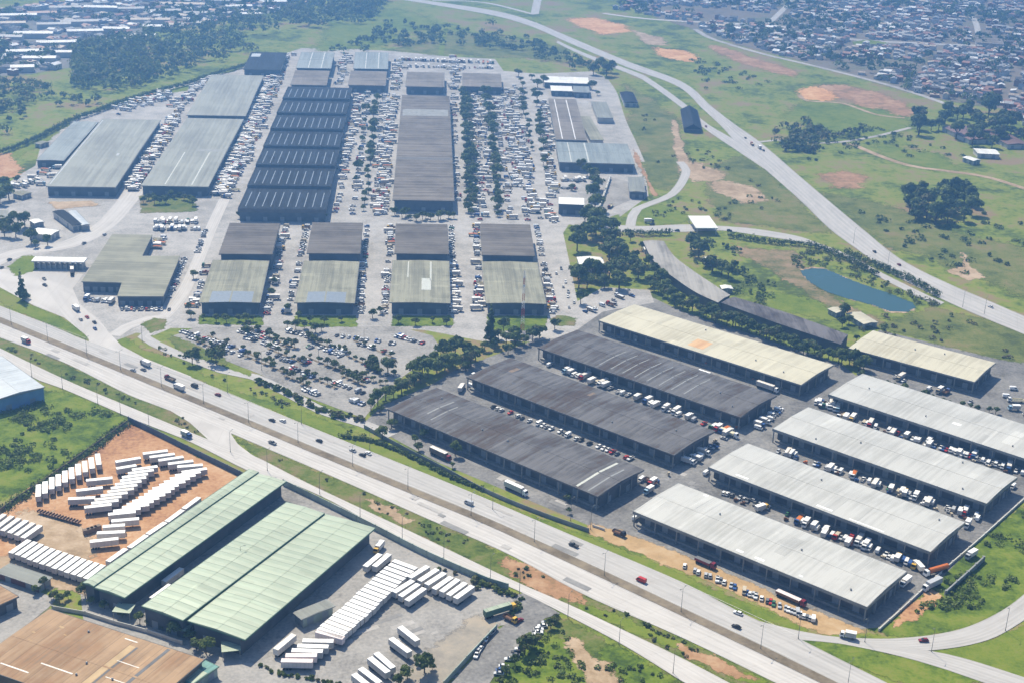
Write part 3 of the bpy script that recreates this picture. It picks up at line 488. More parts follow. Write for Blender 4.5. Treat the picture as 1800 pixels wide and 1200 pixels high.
near_a = [(0, 569), (300, 692), (600, 818), (833, 914), (1067, 1021), (1333, 1148)]; near_b = [(0, 592), (300, 717), (600, 843), (833, 945), (1067, 1062), (1333, 1184)]
for t in (0.3, 0.58): dashes(mid(far_a, far_b, t), 0.16, Z5)
for t in (0.38, 0.7): dashes(mid(near_a, near_b, t), 0.16, Z5)
for l in (mid(far_a, far_b, 0.06), mid(far_a, far_b, 0.94), mid(near_a, near_b, 0.07), mid(near_a, near_b, 0.92)): ribbon('road_markings', l, 0.18, Z5, 'paint', 'worn white edge line')
STRIPS = [((365, 590), (482, 641)), ((430, 572), (505, 612)), ((540, 628), (608, 656)), ((470, 591), (520, 612)), ((622, 599), (690, 628)), ((540, 595), (565, 607)), ((610, 625), (662, 650)), ((535, 658), (590, 682)), ((645, 645), (668, 658)), ((585, 645), (640, 668)), ((345, 600), (395, 620)), ((470, 612), (535, 640)), ((430, 625), (500, 655)), ((600, 660), (640, 678)), ((560, 605), (610, 620)), ((500, 660), (545, 680))]
for a, b in STRIPS: ribbon('verge_strip', [a, ((a[0] + b[0]) / 2, (a[1] + b[1]) / 2), b], 1.6, Z2, 'brown', 'narrow planting strip in the car park', 0, Z2 + 0.15)

# ------------------------------------------------------------------ buildings
def rect(quad, h):
    P = [G(x, y, h) for x, y in quad]; c = sum(P, Vector()) / 4
    e = P[2] - P[1] + P[3] - P[0]; g = P[1] - P[0] + P[2] - P[3]; a = math.atan2(e.y, e.x)
    X = Vector((math.cos(a), math.sin(a), 0)); Y = Vector((-X.y, X.x, 0))
    return c.x, c.y, a, abs(e.dot(X)) / 2, abs(g.dot(Y)) / 2
VAR = {}
def variant(m, k):
    """the same sheeting in a slightly different batch"""
    if (m, k) not in VAR:
        c = (M[m] if isinstance(m, str) else m).copy(); c.name = c.name.split('.')[0] + '_batch'
        for n in c.node_tree.nodes:
            if n.bl_idname == 'ShaderNodeValToRGB':
                for e in n.color_ramp.elements: e.color = (*[min(1, q * k) for q in e.color[:3]], 1)
        VAR[(m, k)] = c
    return VAR[(m, k)]
def wall_ring(mb, l, w_, z0, z1, m):
    mb.box(-l / 2, l / 2, -w_ / 2, w_ / 2, z0, z1, m)
def shed(name, label, quad, h, roof, wall='wall', fascia=('f_grey', 1.2), rise=0.8, inset=(0.6, 0.6), folds=0, amp=0.5, strips=(), strip_mat='sky_strip', doors=0, dmat='door', cols=0, group=None, cat='warehouse', dock=False, ridge='x', saw=False, patches=(), vents=0, seed=0):
    """X runs along q1->q2, Y across; the side at -Y and the end at +X face the camera"""
    x, y, a, L, W = rect(quad, h)
    t = thing(name, label, cat, (x, y, 0), a, group)
    r = random.Random(seed or label)
    fh = fascia[1]; base = h - 0.25
    def zr(px, py):
        if saw:
            u = (px + L / 2) / L * folds; return base + amp * (u - math.floor(min(u, folds - 1e-6)))
        if folds:
            u = (px + L / 2) / L * folds; f = u - math.floor(u); return base + amp * (1 - abs(2 * f - 1))
        return base + rise * (1 - abs(py) / (W / 2)) if ridge == 'x' else base + rise * (1 - abs(px) / (L / 2))
    mb = MB()
    if folds:
        prev = None; xs = []
        for i in range(folds):
            x0 = -L / 2 + L * i / folds; x1 = -L / 2 + L * (i + 1) / folds
            if saw:
                mb.face([(x0, -W / 2, base), (x1, -W / 2, base + amp), (x1, W / 2, base + amp), (x0, W / 2, base)], roof)
                mb.face([(x1, -W / 2, base), (x1, W / 2, base), (x1, W / 2, base + amp), (x1, -W / 2, base + amp)], 'f_dark')
                for s_ in (-1, 1): mb.face([(x0, s_ * W / 2, base), (x1, s_ * W / 2, base), (x1, s_ * W / 2, base + amp)], 'f_dark')
            else:
                xm = (x0 + x1) / 2
                mb.face([(x0, -W / 2, base), (xm, -W / 2, base + amp), (xm, W / 2, base + amp), (x0, W / 2, base)], roof)
                mb.face([(xm, -W / 2, base + amp), (x1, -W / 2, base), (x1, W / 2, base), (xm, W / 2, base + amp)], roof)
                for s_ in (-1, 1): mb.face([(x0, s_ * W / 2, base), (x1, s_ * W / 2, base), (xm, s_ * W / 2, base + amp)], roof)
        mb.face([(-L / 2, -W / 2, base - 0.05), (-L / 2, W / 2, base - 0.05), (L / 2, W / 2, base - 0.05), (L / 2, -W / 2, base - 0.05)], 'f_dark')
    else:
        if ridge == 'x': q = [(-W / 2, base), (0, base + rise), (W / 2, base)]; n = 24; pts = [[(-L / 2 + L * i / n, yy, zz) for yy, zz in q] for i in range(n + 1)]
        else: q = [(-L / 2, base), (0, base + rise), (L / 2, base)]; n = 24; pts = [[(xx, W / 2 - W * i / n, zz) for xx, zz in q] for i in range(n + 1)]
        for i in range(n):
            for j in range(2): mb.face([pts[i][j], pts[i + 1][j], pts[i + 1][j + 1], pts[i][j + 1]], roof)
        mb.face(pts[0], roof); mb.face(list(reversed(pts[n])), roof)
        mb.face([pts[0][0], pts[0][2], pts[n][2], pts[n][0]], 'f_dark')
    roof_o = part('roof', mb, t)
    if not folds and rise > 0.25 and L * W > 900:
        mb = MB(); zc = base + rise
        if ridge == 'x': mb.box(-L / 2 + .3, L / 2 - .3, -.45, .45, zc - .04, zc + .06, roof)
        else: mb.box(-.45, .45, -W / 2 + .3, W / 2 - .3, zc - .04, zc + .06, roof)
        part('ridge_cap', mb, roof_o)
    fm, fh = fascia; o = 0.06; mb = MB(); z0, z1 = base - fh, base + 0.02; th = 0.22
    mb.box(-L / 2 - o, L / 2 + o, -W / 2 - o - th, -W / 2 - o, z0, z1, fm); mb.box(-L / 2 - o, L / 2 + o, W / 2 + o, W / 2 + o + th, z0, z1, fm)
    mb.box(-L / 2 - o - th, -L / 2 - o - 0.003, -W / 2 - o - th, W / 2 + o + th, z0 + 0.003, z1 - 0.003, fm); mb.box(L / 2 + o + 0.003, L / 2 + o + th, -W / 2 - o - th, W / 2 + o + th, z0 + 0.003, z1 - 0.003, fm)
    part('fascia', mb, t)
    wl, ww = L - 2 * inset[0], W - 2 * inset[1]
    mb = MB(); wall_ring(mb, wl, ww, 0.0, base - 0.12, wall); part('wall', mb, t)
    if dock:
        mb = MB(); dw = min(2.2, inset[1] - 0.6)
        for s_ in (-1, 1): mb.box(-wl / 2, wl / 2, s_ * (ww / 2 + 0.004) if s_ > 0 else -ww / 2 - dw, s_ * (ww / 2 + dw) if s_ > 0 else -ww / 2 - 0.004, 0, 1.1, 'dock')
        part('loading_dock', mb, t)
    if doors:
        dm = MB(); dm.box(-1.6, 1.6, -0.06, 0.0, 0.0, 3.6, dmat); dme = dm.mesh('roller_door')
        for i in range(doors):
            link('roller_door', dme, t, (-wl / 2 + wl * (i + 0.5) / doors, -ww / 2 - 0.004, 1.1 if dock else 0.02))
        ne = max(2, int(ww / 12))
        for i in range(ne): link('roller_door', dme, t, (wl / 2 + 0.004, -ww / 2 + ww * (i + 0.5) / ne, 0.02), R(90))
    if cols:
        cm = MB(); cm.box(-0.25, 0.25, -0.25, 0.25, 0, base - fh + 0.3, 'dock'); cme = cm.mesh('column')
        for i in range(cols + 1): link('column', cme, t, (-L / 2 + 0.5 + (L - 1) * i / cols, -W / 2 + 0.35, 0))
        for i in range(1, 4): link('column', cme, t, (L / 2 - 0.4, -W / 2 + W * i / 4, 0))
    rr_ = random.Random(label + 'x')
    def sheet(nm, u0, u1, v0, v1, m, up=0.05):
        mb = MB(); X0, X1, Y0, Y1 = -L / 2 + L * u0, -L / 2 + L * u1, -W / 2 + W * v0, -W / 2 + W * v1
        cut = sorted([X0, X1] + ([] if (folds and saw) or not (ridge != 'x' and X0 < 0 < X1) else [0.0]))
        cuty = [Y0, Y1] if folds or not (ridge == 'x' and Y0 < 0 < Y1) else [Y0, 0.0, Y1]
        if folds and not saw: cut = [X0] + [c_ for c_ in (-L / 2 + L * k / (2 * folds) for k in range(2 * folds + 1)) if X0 < c_ < X1] + [X1]
        for i in range(len(cut) - 1):
            for j in range(len(cuty) - 1):
                e = 1e-4; xa, xb, ya, yb = cut[i], cut[i + 1], cuty[j], cuty[j + 1]
                zz = [zr(xa + e, ya + e), zr(xb - e, ya + e), zr(xb - e, yb - e), zr(xa + e, yb - e)]
                c4 = [(xa, ya), (xb, ya), (xb, yb), (xa, yb)]
                mb.face([(p[0], p[1], z_ + up) for p, z_ in zip(c4, zz)], m)
                for k in range(4):
                    k2 = (k + 1) % 4; mb.face([(*c4[k], zz[k] + 0.004), (*c4[k2], zz[k2] + 0.004), (*c4[k2], zz[k2] + up), (*c4[k], zz[k] + up)], m)
        return part(nm, mb, roof_o)
    for q in strips: sheet('roof_strip', *q[:4], q[4] if len(q) > 4 else strip_mat)  # skylights and other roof strips, the factory's painted ridge shadow among them
    for q in patches: sheet('roof_patch', *q[:4], q[4], 0.03)
    if not folds and L * W > 1500:
        for i in range(9):
            a_, b_ = rr_.random(), rr_.uniform(.008, .05); v0 = rr_.choice([.02, .02, .51, .51, rr_.uniform(.1, .7)]); v1 = min(.98, v0 + rr_.choice([.47, .47, rr_.uniform(.1, .3)]))
            if ridge == 'x': sheet('replaced_sheet', a_ * .94, a_ * .94 + b_, v0, v1, variant(roof, rr_.choice([.86, .9, .93, 1.06, 1.1, 1.16])), 0.025 + .002 * i)
            else: sheet('replaced_sheet', v0, v1, a_ * .94, a_ * .94 + b_, variant(roof, rr_.choice([.86, .9, .93, 1.06, 1.1, 1.16])), 0.025 + .002 * i)
    for i in range(vents):
        vm = MB(); px, py = r.uniform(-L * .45, L * .45), r.uniform(-W * .4, W * .4); z0 = zr(px, py)
        vm.bar((0, 0, z0 - 0.2), (0, 0, z0 + 0.5), 0.35, 0.35, 'steel', 8); vm.bar((0, 0, z0 + 0.5), (0, 0, z0 + 0.9), 0.55, 0.2, 'steel', 8); part('roof_vent', vm, roof_o, (px, py, 0))
    return t

DARK = dict(roof='r_dark', wall='wall', fascia=('f_dark', 0.9), rise=0.9, inset=(1.0, 3.6), dock=True, doors=14, cols=12, group='dark roofed loading sheds')
shed('loading_shed', 'dark brown grey roofed shed beside the highway, nearest of the three dark sheds', [(680, 717), (768, 680), (1131, 824), (1051, 870)], 8.5, vents=3, strips=[(.14, .147, .25, .8, 'f_grey'), (.185, .19, .15, .7, 'f_grey'), (.90, .91, .03, .9), (.95, .957, .03, .8, 'f_grey')], **DARK)
shed('loading_shed', 'dark brown grey roofed shed between two others like it', [(818, 661), (900, 628), (1256, 757), (1185, 797)], 8.5, patches=[(.09, .11, .55, .75, 'wall_brown'), (.46, .475, .7, .85, 'wall_brown')], vents=2, **DARK)
shed('loading_shed', 'dark grey roofed shed next to the long cream roofed shed', [(946, 610), (1015, 579), (1360, 692), (1306, 733)], 8.5, strips=[(.3 + .06 * k, .305 + .06 * k, .1, .8, 'f_grey') for k in range(8)], vents=2, **DARK)
CREAM = dict(roof='r_cream', wall='wall', fascia=('f_grey', 0.9), rise=0.7, inset=(1.2, 3.2), dock=True, group='cream roofed loading sheds')
shed('loading_shed', 'long cream roofed shed with an orange rust stain on its roof', [(1051, 562), (1117, 535), (1465, 640), (1408, 675)], 8.5, doors=14, cols=12, patches=[(.44, .53, .12, .42, roof_mat('rusted_cream_roof', (0.60, 0.38, 0.19), (0.5, 0.27, 0.12), 1.2, 'x', 0.1))], vents=3, **CREAM)
shed('loading_shed', 'short cream roofed shed below the pond', [(1491, 610), (1536, 581), (1751, 636), (1712, 670)], 8.5, doors=8, cols=7, vents=2, **CREAM)
PALE = dict(roof='r_white', wall='wall', fascia=('f_grey', 1.5), rise=0.8, inset=(1.2, 3.6), dock=True, doors=12, cols=10, group='pale roofed loading sheds')
shed('loading_shed', 'pale roofed shed along the yellow sand strip, nearest to the highway', [(1115, 897), (1192, 847), (1593, 1002), (1525, 1065)], 8.5, strips=[(.455, .485, .045, .085, 'sky_pale'), (.535, .575, .045, .085, 'sky_pale'), (.72, .735, .05, .08, 'sky_pale'), (.13, .15, .93, .98, 'sky_pale')], vents=3, **PALE)
shed('loading_shed', 'second pale roofed shed from the highway, with yellow trucks before it', [(1247, 820), (1314, 777), (1697, 917), (1635, 967)], 8.5, strips=[(.12, .18, .05, .09, 'sky_pale'), (.5, .57, .05, .09, 'sky_pale'), (.65, .8, .03, .055, 'sky_pale')], vents=2, **PALE)
shed('loading_shed', 'third pale roofed shed from the highway, white vans parked along it', [(1359, 752), (1421, 714), (1787, 837), (1735, 883)], 8.5, vents=4, **PALE)
shed('loading_shed', 'pale roofed shed farthest from the highway, running out of view', [(1460, 691), (1514, 656), (1875, 766), (1830, 815)], 8.5, strips=[(.56, .6, .3, .36, 'sky_pale')], vents=3, **PALE)
# parapet gables at the far ends of the pale sheds are the raised ridge ends
N_ = [((376, 455), (472, 459), (458, 533), (349, 530)), ((535, 458), (631, 460), (624, 532), (517, 532)), ((690, 457), (790, 459), (791, 532), (685, 532)), ((847, 459), (944, 460), (961, 534), (854, 532))]
NS = [[(.76, 1.0, .16, .86, 'sky_grey')], [(.76, 1.0, .19, .84, 'sky_grey')], [(.03, .42, .27, .29), (.03, .5, .66, .69), (.45, .72, .52, .68, 'sky_strip')], []]
NL = ['olive roofed hall with a grey strip along its front, leftmost of four', 'olive roofed hall with a grey front strip and trees before it, second of four', 'olive roofed hall with two pale roof strips, third of four', 'olive roofed hall behind the radio mast, rightmost of four']
for q, s_, l in zip(N_, NS, NL): shed('market_hall', l, q, 8.5, 'r_olive', 'wall_blue', ('f_dark', 0.6), 0.5, (0.8, 1.5), strips=s_, doors=10, group='olive roofed market halls', cat='market hall')
P_ = [((406, 391), (491, 394), (480, 447), (384, 445)), ((550, 391), (637, 392), (634, 445), (539, 445)), ((696, 394), (786, 394), (789, 446), (694, 445)), ((844, 394), (931, 394), (940, 449), (847, 448))]
PL = ['grey ribbed roof hall directly behind the leftmost olive roofed hall', 'grey ribbed roof hall directly behind the second olive roofed hall', 'grey ribbed roof hall behind the olive hall with two pale strips', 'grey ribbed roof hall behind the rightmost olive roofed hall']
for q, l in zip(P_, PL): shed('market_hall', l, q, 12.5, 'r_grey', 'wall_blue', ('f_dark', 0.8), 0, (0.6, 1.2), folds=9, amp=1.5, doors=8, group='grey ribbed market halls', cat='market hall')
shed('market_hall', 'long grey ribbed hall in the middle of the market', [(706, 168), (791, 168), (797, 352), (692, 352)], 10, 'r_grey', 'wall_blue', ('f_dark', 0.8), 0, (0.8, 1.2), folds=46, amp=0.9, doors=20, cat='market hall', strips=[(.17, .25, .04, .96, 'f_grey')], patches=[(.655, .675, .01, .99, 'f_dark')])
saw_strips = [((k + .2) / 7, (k + .9) / 7, (j + .75) / 10.5, (j + .86) / 10.5, 'sky_grey') for k in range(7) for j in range(10)]
shed('market_hall', 'huge dark navy sawtooth roofed hall with rows of light strips', [(509, 152), (616, 155), (577, 372), (414, 372)], 8.6, 'r_navy', 'wall_blue', ('f_dark', 0.8), 0, (0.8, 1.0), folds=7, amp=2.3, saw=True, strips=saw_strips, doors=20, cat='market hall')
shed('market_hall', 'broad blue grey roofed hall, farther left of two side by side', [(178, 210), (284, 210), (202, 328), (82, 328)], 8.5, 'r_slate', 'wall_blue', ('f_grey', 0.8), 0.5, (0.8, 0.8), strips=[(.02, .97, .02, .035, 'r_lightblue'), (.55, .58, .68, .72, 'r_lightblue')], doors=14, cat='market hall', ridge='y')
shed('market_hall', 'low blue roofed annex on the left flank of the broad hall', [(128, 215), (174, 213), (108, 287), (68, 277)], 6.5, 'r_blue', 'wall_blue', ('f_dark', 0.6), 0.4, (0.8, 0.5), doors=6, cat='annex')
shed('market_hall', 'broad grey green roofed hall with two light roof strips, beside the planted garden', [(330, 208), (427, 209), (368, 327), (246, 327)], 8.5, 'r_slate', 'wall_blue', ('f_grey', 0.8), 0.5, (0.8, 0.8), strips=[(.55, .98, .33, .35), (.55, .98, .73, .75)], doors=14, cat='market hall', ridge='y', patches=[(.5, .53, .5, .96, 'f_grey')])
shed('market_hall', 'plain grey green hall behind the hall with two light strips', [(370, 132), (465, 132), (430, 204), (330, 202)], 8.5, 'r_slate', 'wall_blue', ('f_grey', 0.8), 0.5, (0.8, 0.8), doors=10, cat='market hall', ridge='y')
shed('market_hall', 'hazy dark blue hall at the forest edge', [(444, 92), (502, 92), (497, 122), (425, 122)], 8.5, 'r_navy', 'wall_blue', ('f_dark', 0.7), 0.6, (0.8, 0.8), strips=[(.1, .3, .05, .3, 'r_lightblue')], doors=6, cat='market hall', ridge='y')
for (l1, l2, l3), qa, qb in zip((('left', 'striped', ''), ('right', 'striped', '')), (((530, 92), (588, 92), (582, 120), (520, 120)), ((625, 92), (683, 92), (682, 121), (621, 121))), (((519, 124), (580, 124), (574, 150), (511, 149)), ((617, 125), (680, 125), (678, 150), (612, 150)))):
    w_ = 'sawtooth hall' if l1 == 'left' else 'tree lined truck rows'
    shed('market_hall', 'pale blue striped roof hall at the far edge, above the ' + w_, qa, 9.5, 'r_blue', 'wall_blue', ('f_dark', 0.7), 0.5, (0.8, 0.8), strips=[(.02, .98, .33, .36, 'sky_strip'), (.02, .98, .7, .73, 'sky_strip')], doors=5, cat='market hall', ridge='y', group='far striped halls')
    shed('market_hall', 'grey hall below a striped roof hall, above the ' + w_, qb, 8.5, 'r_grey', 'wall_blue', ('f_dark', 0.7), 0.5, (0.8, 0.8), doors=5, cat='market hall', ridge='y', group='far grey halls')
shed('market_hall', 'far grey hall directly behind the long grey ribbed hall', [(715, 127), (782, 127), (780, 153), (714, 152)], 8.5, 'r_grey', 'wall_blue', ('f_dark', 0.7), 0.5, (0.8, 0.8), doors=5, cat='market hall', ridge='y', group='far grey halls')
shed('market_hall', 'far grey hall at the right end of the far row', [(813, 129), (880, 129), (882, 153), (813, 152)], 8.5, 'r_grey', 'wall_blue', ('f_dark', 0.7), 0.5, (0.8, 0.8), doors=5, cat='market hall', ridge='y', group='far grey halls')
shed('market_hall', 'wide blue grey hall on the right with two yellowish strips', [(976, 250), (1103, 252), (1114, 287), (984, 286)], 8.5, 'r_blue', 'wall_blue', ('f_grey', 0.8), 0.5, (0.8, 0.8), strips=[(.02, .98, .155, .17), (.02, .98, .385, .405)], doors=4, cat='market hall', ridge='y')
shed('market_hall', 'grey hall with two white roof strips behind the wide blue hall', [(966, 174), (1010, 174), (1034, 246), (975, 246)], 7.5, 'r_grey', 'wall_blue', ('f_grey', 0.6), 0.4, (0.6, 0.6), strips=[(.02, .98, .2, .23, 'sky_pale'), (.02, .98, .62, .65, 'sky_pale')], doors=4, cat='market hall', ridge='y')
shed('annex', 'tan edged grey lean-to right of the hall with white strips', [(1016, 204), (1036, 204), (1062, 246), (1038, 246)], 6.0, 'r_olive', 'wall_light', ('f_grey', 0.4), 0.3, (0.5, 0.5), cat='annex', ridge='y')
shed('annex', 'small pale grey hall among trees on the right flank', [(1039, 178), (1066, 180), (1078, 207), (1050, 207)], 6.0, 'r_slate', 'wall_light', ('f_grey', 0.4), 0.3, (0.5, 0.5), cat='annex', ridge='y')
shed('long_shed', 'long bright white roof at the far right of the market', [(955, 135), (1034, 135), (1035, 146), (957, 146)], 6.5, 'r_plain', 'wall_blue', ('f_grey', 0.5), 0.4, (0.5, 0.8), cat='shed', ridge='y', doors=3)
shed('long_shed', 'short bright white roof just below the long white one', [(967, 151), (1005, 151), (1006, 160), (969, 160)], 6.0, 'r_plain', 'wall_blue', ('f_grey', 0.5), 0.4, (0.5, 0.8), cat='shed', ridge='y', doors=2)
shed('long_shed', 'blue roofed shed joined to the short white roof', [(1007, 151), (1035, 152), (1037, 163), (1008, 162)], 6.0, 'r_blue', 'wall_blue', ('f_dark', 0.5), 0.4, (0.5, 0.8), cat='shed', ridge='y', doors=2)
shed('house', 'dark roofed house above the pale lane behind the halls', [(1090, 162), (1112, 162), (1122, 180), (1097, 181)], 5.0, 'r_navy', 'wall_light', ('f_dark', 0.3), 1.2, (0.5, 0.5), cat='house', doors=2)
shed('office', 'white roofed office block with blue front beside dark trees', [(982, 347), (1027, 347), (1027, 359), (982, 359)], 9.0, 'r_plain', 'wall_blue', ('f_grey', 0.4), 0.3, (0.3, 0.3), cat='office', ridge='y', doors=4)
shed('small_hall', 'small grey hall beside the grey yard and gate lane', [(1104, 311), (1131, 312), (1134, 337), (1107, 337)], 6.5, 'r_slate', 'wall_blue', ('f_grey', 0.5), 0.4, (0.4, 0.4), cat='hall', doors=2)
shed('netted_store', 'dark netted pyramid roof beside the right highway', [(1200, 192), (1222, 194), (1238, 226), (1198, 228)], 4.0, 'r_navy', 'wall', ('f_dark', 0.4), 5.0, (0.5, 0.5), cat='store')
shed('house', 'small white house among the woodland trees by the car park', [(1016, 452), (1056, 451), (1066, 467), (1018, 470)], 4.5, 'r_plain', 'wall_light', ('f_grey', 0.3), 0.8, (0.4, 0.4), cat='house', doors=2)
shed('house', 'tiny pale house below the woodland trees', [(1130, 432), (1150, 430), (1154, 437), (1134, 440)], 4.0, 'r_plain', 'wall_light', ('f_grey', 0.3), 0.7, (0.3, 0.3), cat='house', doors=2)
shed('house', 'pale roofed hut among trees above the curved rail shed', [(1236, 452), (1252, 452), (1258, 460), (1240, 460)], 4.0, 'r_plain', 'wall_light', ('f_grey', 0.3), 0.7, (0.3, 0.3), cat='house', doors=2)
shed('house', 'white hut at the joint of the two rail sheds', [(1266, 503), (1284, 500), (1288, 506), (1270, 509)], 4.0, 'r_plain', 'wall_light', ('f_grey', 0.3), 0.7, (0.3, 0.3), cat='house', doors=2)
shed('house', 'tan roofed house in two wings above the short cream shed', [(1493, 552), (1508, 546), (1540, 562), (1522, 573)], 4.0, 'r_cream', 'wall_light', ('f_grey', 0.3), 0.6, (0.4, 0.4), cat='house', doors=3)
shed('house', 'tan roofed outbuilding partly hidden by a tree', [(1457, 543), (1470, 538), (1486, 545), (1472, 551)], 4.0, 'r_cream', 'wall_light', ('f_grey', 0.3), 0.6, (0.4, 0.4), cat='house', doors=2)
shed('house', 'bright white farm shed beside the dark grove at the right', [(1707, 268), (1722, 262), (1755, 262), (1752, 272)], 5.0, 'r_plain', 'wall_light', ('f_grey', 0.3), 0.8, (0.5, 0.5), cat='shed', doors=2)
shed('house', 'small pale hut below the farm shed at the right', [(1694, 277), (1702, 274), (1722, 280), (1714, 284)], 4.5, 'r_plain', 'wall_light', ('f_grey', 0.3), 0.8, (0.5, 0.5), cat='shed', doors=2)
shed('house', 'dull red tile roof inside the dark grove', [(1664, 226), (1690, 218), (1740, 240), (1712, 250)], 5.0, roof_mat('dull_red_tiles', (0.20, 0.12, 0.11), None, 0.8), 'wall_light', ('f_dark', 0.3), 1.2, (0.5, 0.5), cat='building', doors=3)
shed('house', 'long dull red tile roof at the grove\'s right edge', [(1730, 232), (1756, 224), (1800, 250), (1780, 258)], 5.0, roof_mat('dull_red_tiles_b', (0.17, 0.11, 0.10), None, 0.8), 'wall_light', ('f_dark', 0.3), 1.2, (0.5, 0.5), cat='building', doors=3)
shed('school', 'long dark roofed school on the pale avenue of the town', [(1715, 67), (1760, 66), (1765, 76), (1716, 77)], 7.0, 'r_grey', 'wall_light', ('f_dark', 0.4), 0.8, (0.4, 0.4), cat='school', ridge='y', doors=6)
# small buildings left of the market
LB = [('white roofed kiosk on the pale ground left of the market gate', [(50, 408), (66, 401), (102, 403), (92, 415)], 5.0, 'r_plain'), ('tiny white roof above the kiosk', [(53, 388), (66, 383), (76, 388), (62, 394)], 4.0, 'r_plain'), ('dark green roofed building with a pale edge by the market street', [(92, 372), (112, 368), (146, 393), (128, 397)], 5.0, 'r_navy'), ('pale green roofed building joined to the dark green roof', [(113, 370), (140, 371), (154, 396), (147, 394)], 5.0, 'r_lightblue'),
      ('grey flat roofed building at the left edge by dark trees', [(-30, 372), (14, 368), (16, 382), (-30, 388)], 6.0, 'r_slate'), ('olive bus shelter roof on the pale yard at the left', [(20, 340), (40, 334), (56, 339), (38, 343)], 4.0, 'r_olive'), ('grey green roof near the orange earth', [(38, 222), (60, 216), (82, 250), (60, 252)], 4.0, 'r_olive')]
for l, q, h, rf in LB[:6]: shed('small_building', l, q, h, rf, 'wall_light', ('f_grey', 0.4), 0.5, (0.4, 0.4), cat='building', doors=2)
shed('small_building', 'pale roofed hut on the light strip left of the blue annex', [(64, 252), (72, 247), (82, 248), (76, 255)], 4.0, 'r_olive', 'wall_light', ('f_grey', 0.3), 0.5, (0.3, 0.3), cat='hut', doors=1)
# foreground
shed('depot_hall', 'light blue grey roofed depot with blue wall at the left edge', [(-70, 658), (-8, 612), (68, 676), (2, 704)], 9.0, 'r_lightblue', 'wall_blue2', ('f_grey', 0.6), 0.8, (0.4, 0.4), cat='depot', doors=4)
gs = dict(wall='wall', fascia=('f_green', 0.7), rise=0.5, group='green roofed depot halls', cat='depot hall')
GQ = lambda q: [q[3], q[0], q[1], q[2]]
shed('depot_hall', 'narrow pale green roof strip along the orange earth yard', [(436, 824), (455, 827), (167, 1026), (144, 1024)], 9.6, 'r_green', inset=(0.5, 0.5), doors=0, **gs)
shed('depot_hall', 'pale green roofed depot hall next to the orange earth yard', [(456, 828), (499, 847), (215, 1051), (168, 1027)], 9.0, 'r_green', inset=(0.6, 2.5), doors=12, **gs)
shed('depot_hall', 'broad pale green roofed hall between the dark gap and the valley gutter', [(500, 885), (573, 896), (329, 1084), (242, 1067)], 9.8, 'r_green', inset=(0.6, 0.8), doors=10, **gs)
shed('depot_hall', 'broad pale green roofed hall facing the white trailer yard', [(575, 897), (652, 930), (430, 1125), (331, 1086)], 9.0, 'r_green', inset=(0.6, 2.6), doors=12, **gs)
for l, q in (('square pale green canopy at the mouth of the dark gap', [(209, 1055), (237, 1064), (226, 1080), (199, 1071)]), ('square pale green canopy below the valley gutter', [(305, 1089), (340, 1097), (328, 1111), (297, 1101)]), ('ragged pale green canopy at the corner of the last green hall', [(386, 1122), (424, 1128), (422, 1147), (391, 1140)])):
    x, y, a, L, W = rect(q, 4.5); t = thing('canopy', l, 'canopy', (x, y, 0), a, 'pale green entrance canopies')
    mb = MB(); mb.box(-L / 2, L / 2, -W / 2, W / 2, 4.2, 4.5, 'f_green', 'r_green'); part('roof', mb, t)
    mb = MB(); mb.box(-.12, .12, -.12, .12, 0, 4.2, 'steel'); me = mb.mesh('post')
    for sx in (-1, 1):
        for sy in (-1, 1): link('post', me, t, (sx * (L / 2 - .4), sy * (W / 2 - .4), 0))
x, y, a, L, W = rect([(85, 1068), (352, 1155), (255, 1262), (-50, 1165)], 8.0)
shed('factory', 'wide brown tile roofed factory at the bottom left', [(-48, 1166), (85, 1068), (352, 1155), (240, 1268)], 8.0, 'r_brown', 'wall_brown', ('f_dark', 0.5), 0.3, (0.6, 0.6), cat='factory', strips=[(.59, .63, -.0, .87, 'ochre'), (.633, .645, 0, .87, 'f_dark'), (.78, .8, 0, .985, 'f_dark'), (.3, .5, .28, .295, 'box_dirty'), (.12, .3, .12, .135, 'box_dirty'), (.62, .76, .62, .63, 'box_dirty'), (.66, .78, .38, .39, 'box_dirty'), (.16, .19, .8, .825, 'sand'), (.07, .09, .62, .64, 'sand'), (.23, .25, .72, .735, 'sand'), (.10, .13, .5, .52, 'sand'), (.53, .61, .93, .945, 'box_dirty')], doors=0, vents=4)  # dark strip right beside the ochre ridge is its shadow step, painted on
shed('factory', 'small brown roofed building with dark wall at the left bottom edge', [(-60, 1050), (-12, 1022), (28, 1042), (-22, 1078)], 6.0, 'r_brown', 'wall', ('f_dark', 0.6), 0.2, (0.5, 0.5), cat='building', doors=2)
shed('small_building', 'grey roofed low building with maroon wall beside the white trailers', [(-4, 1004), (14, 988), (90, 1012), (68, 1030)], 4.0, 'r_slate', plain('maroon_wall', (0.16, 0.06, 0.05), 0.9), ('f_grey', 0.3), 0.3, (0.4, 0.5), cat='building', doors=2)
shed('small_building', 'small teal and pale green roofed building at the bottom edge', [(320, 1192), (355, 1157), (376, 1165), (345, 1206)], 5.0, 'r_teal', 'wall_green', ('f_green', 0.4), 0.2, (0.3, 0.3), cat='building', patches=[(0.02, .98, .05, .6, 'r_green')], doors=1)
shed('shelter', 'plain grey roofed shelter beside the long trailer row', [(522, 1082), (567, 1045), (582, 1060), (536, 1090)], 5.0, 'r_slate', 'wall_green', ('f_grey', 0.4), 0.2, (0.3, 0.8), cat='shelter', doors=2)
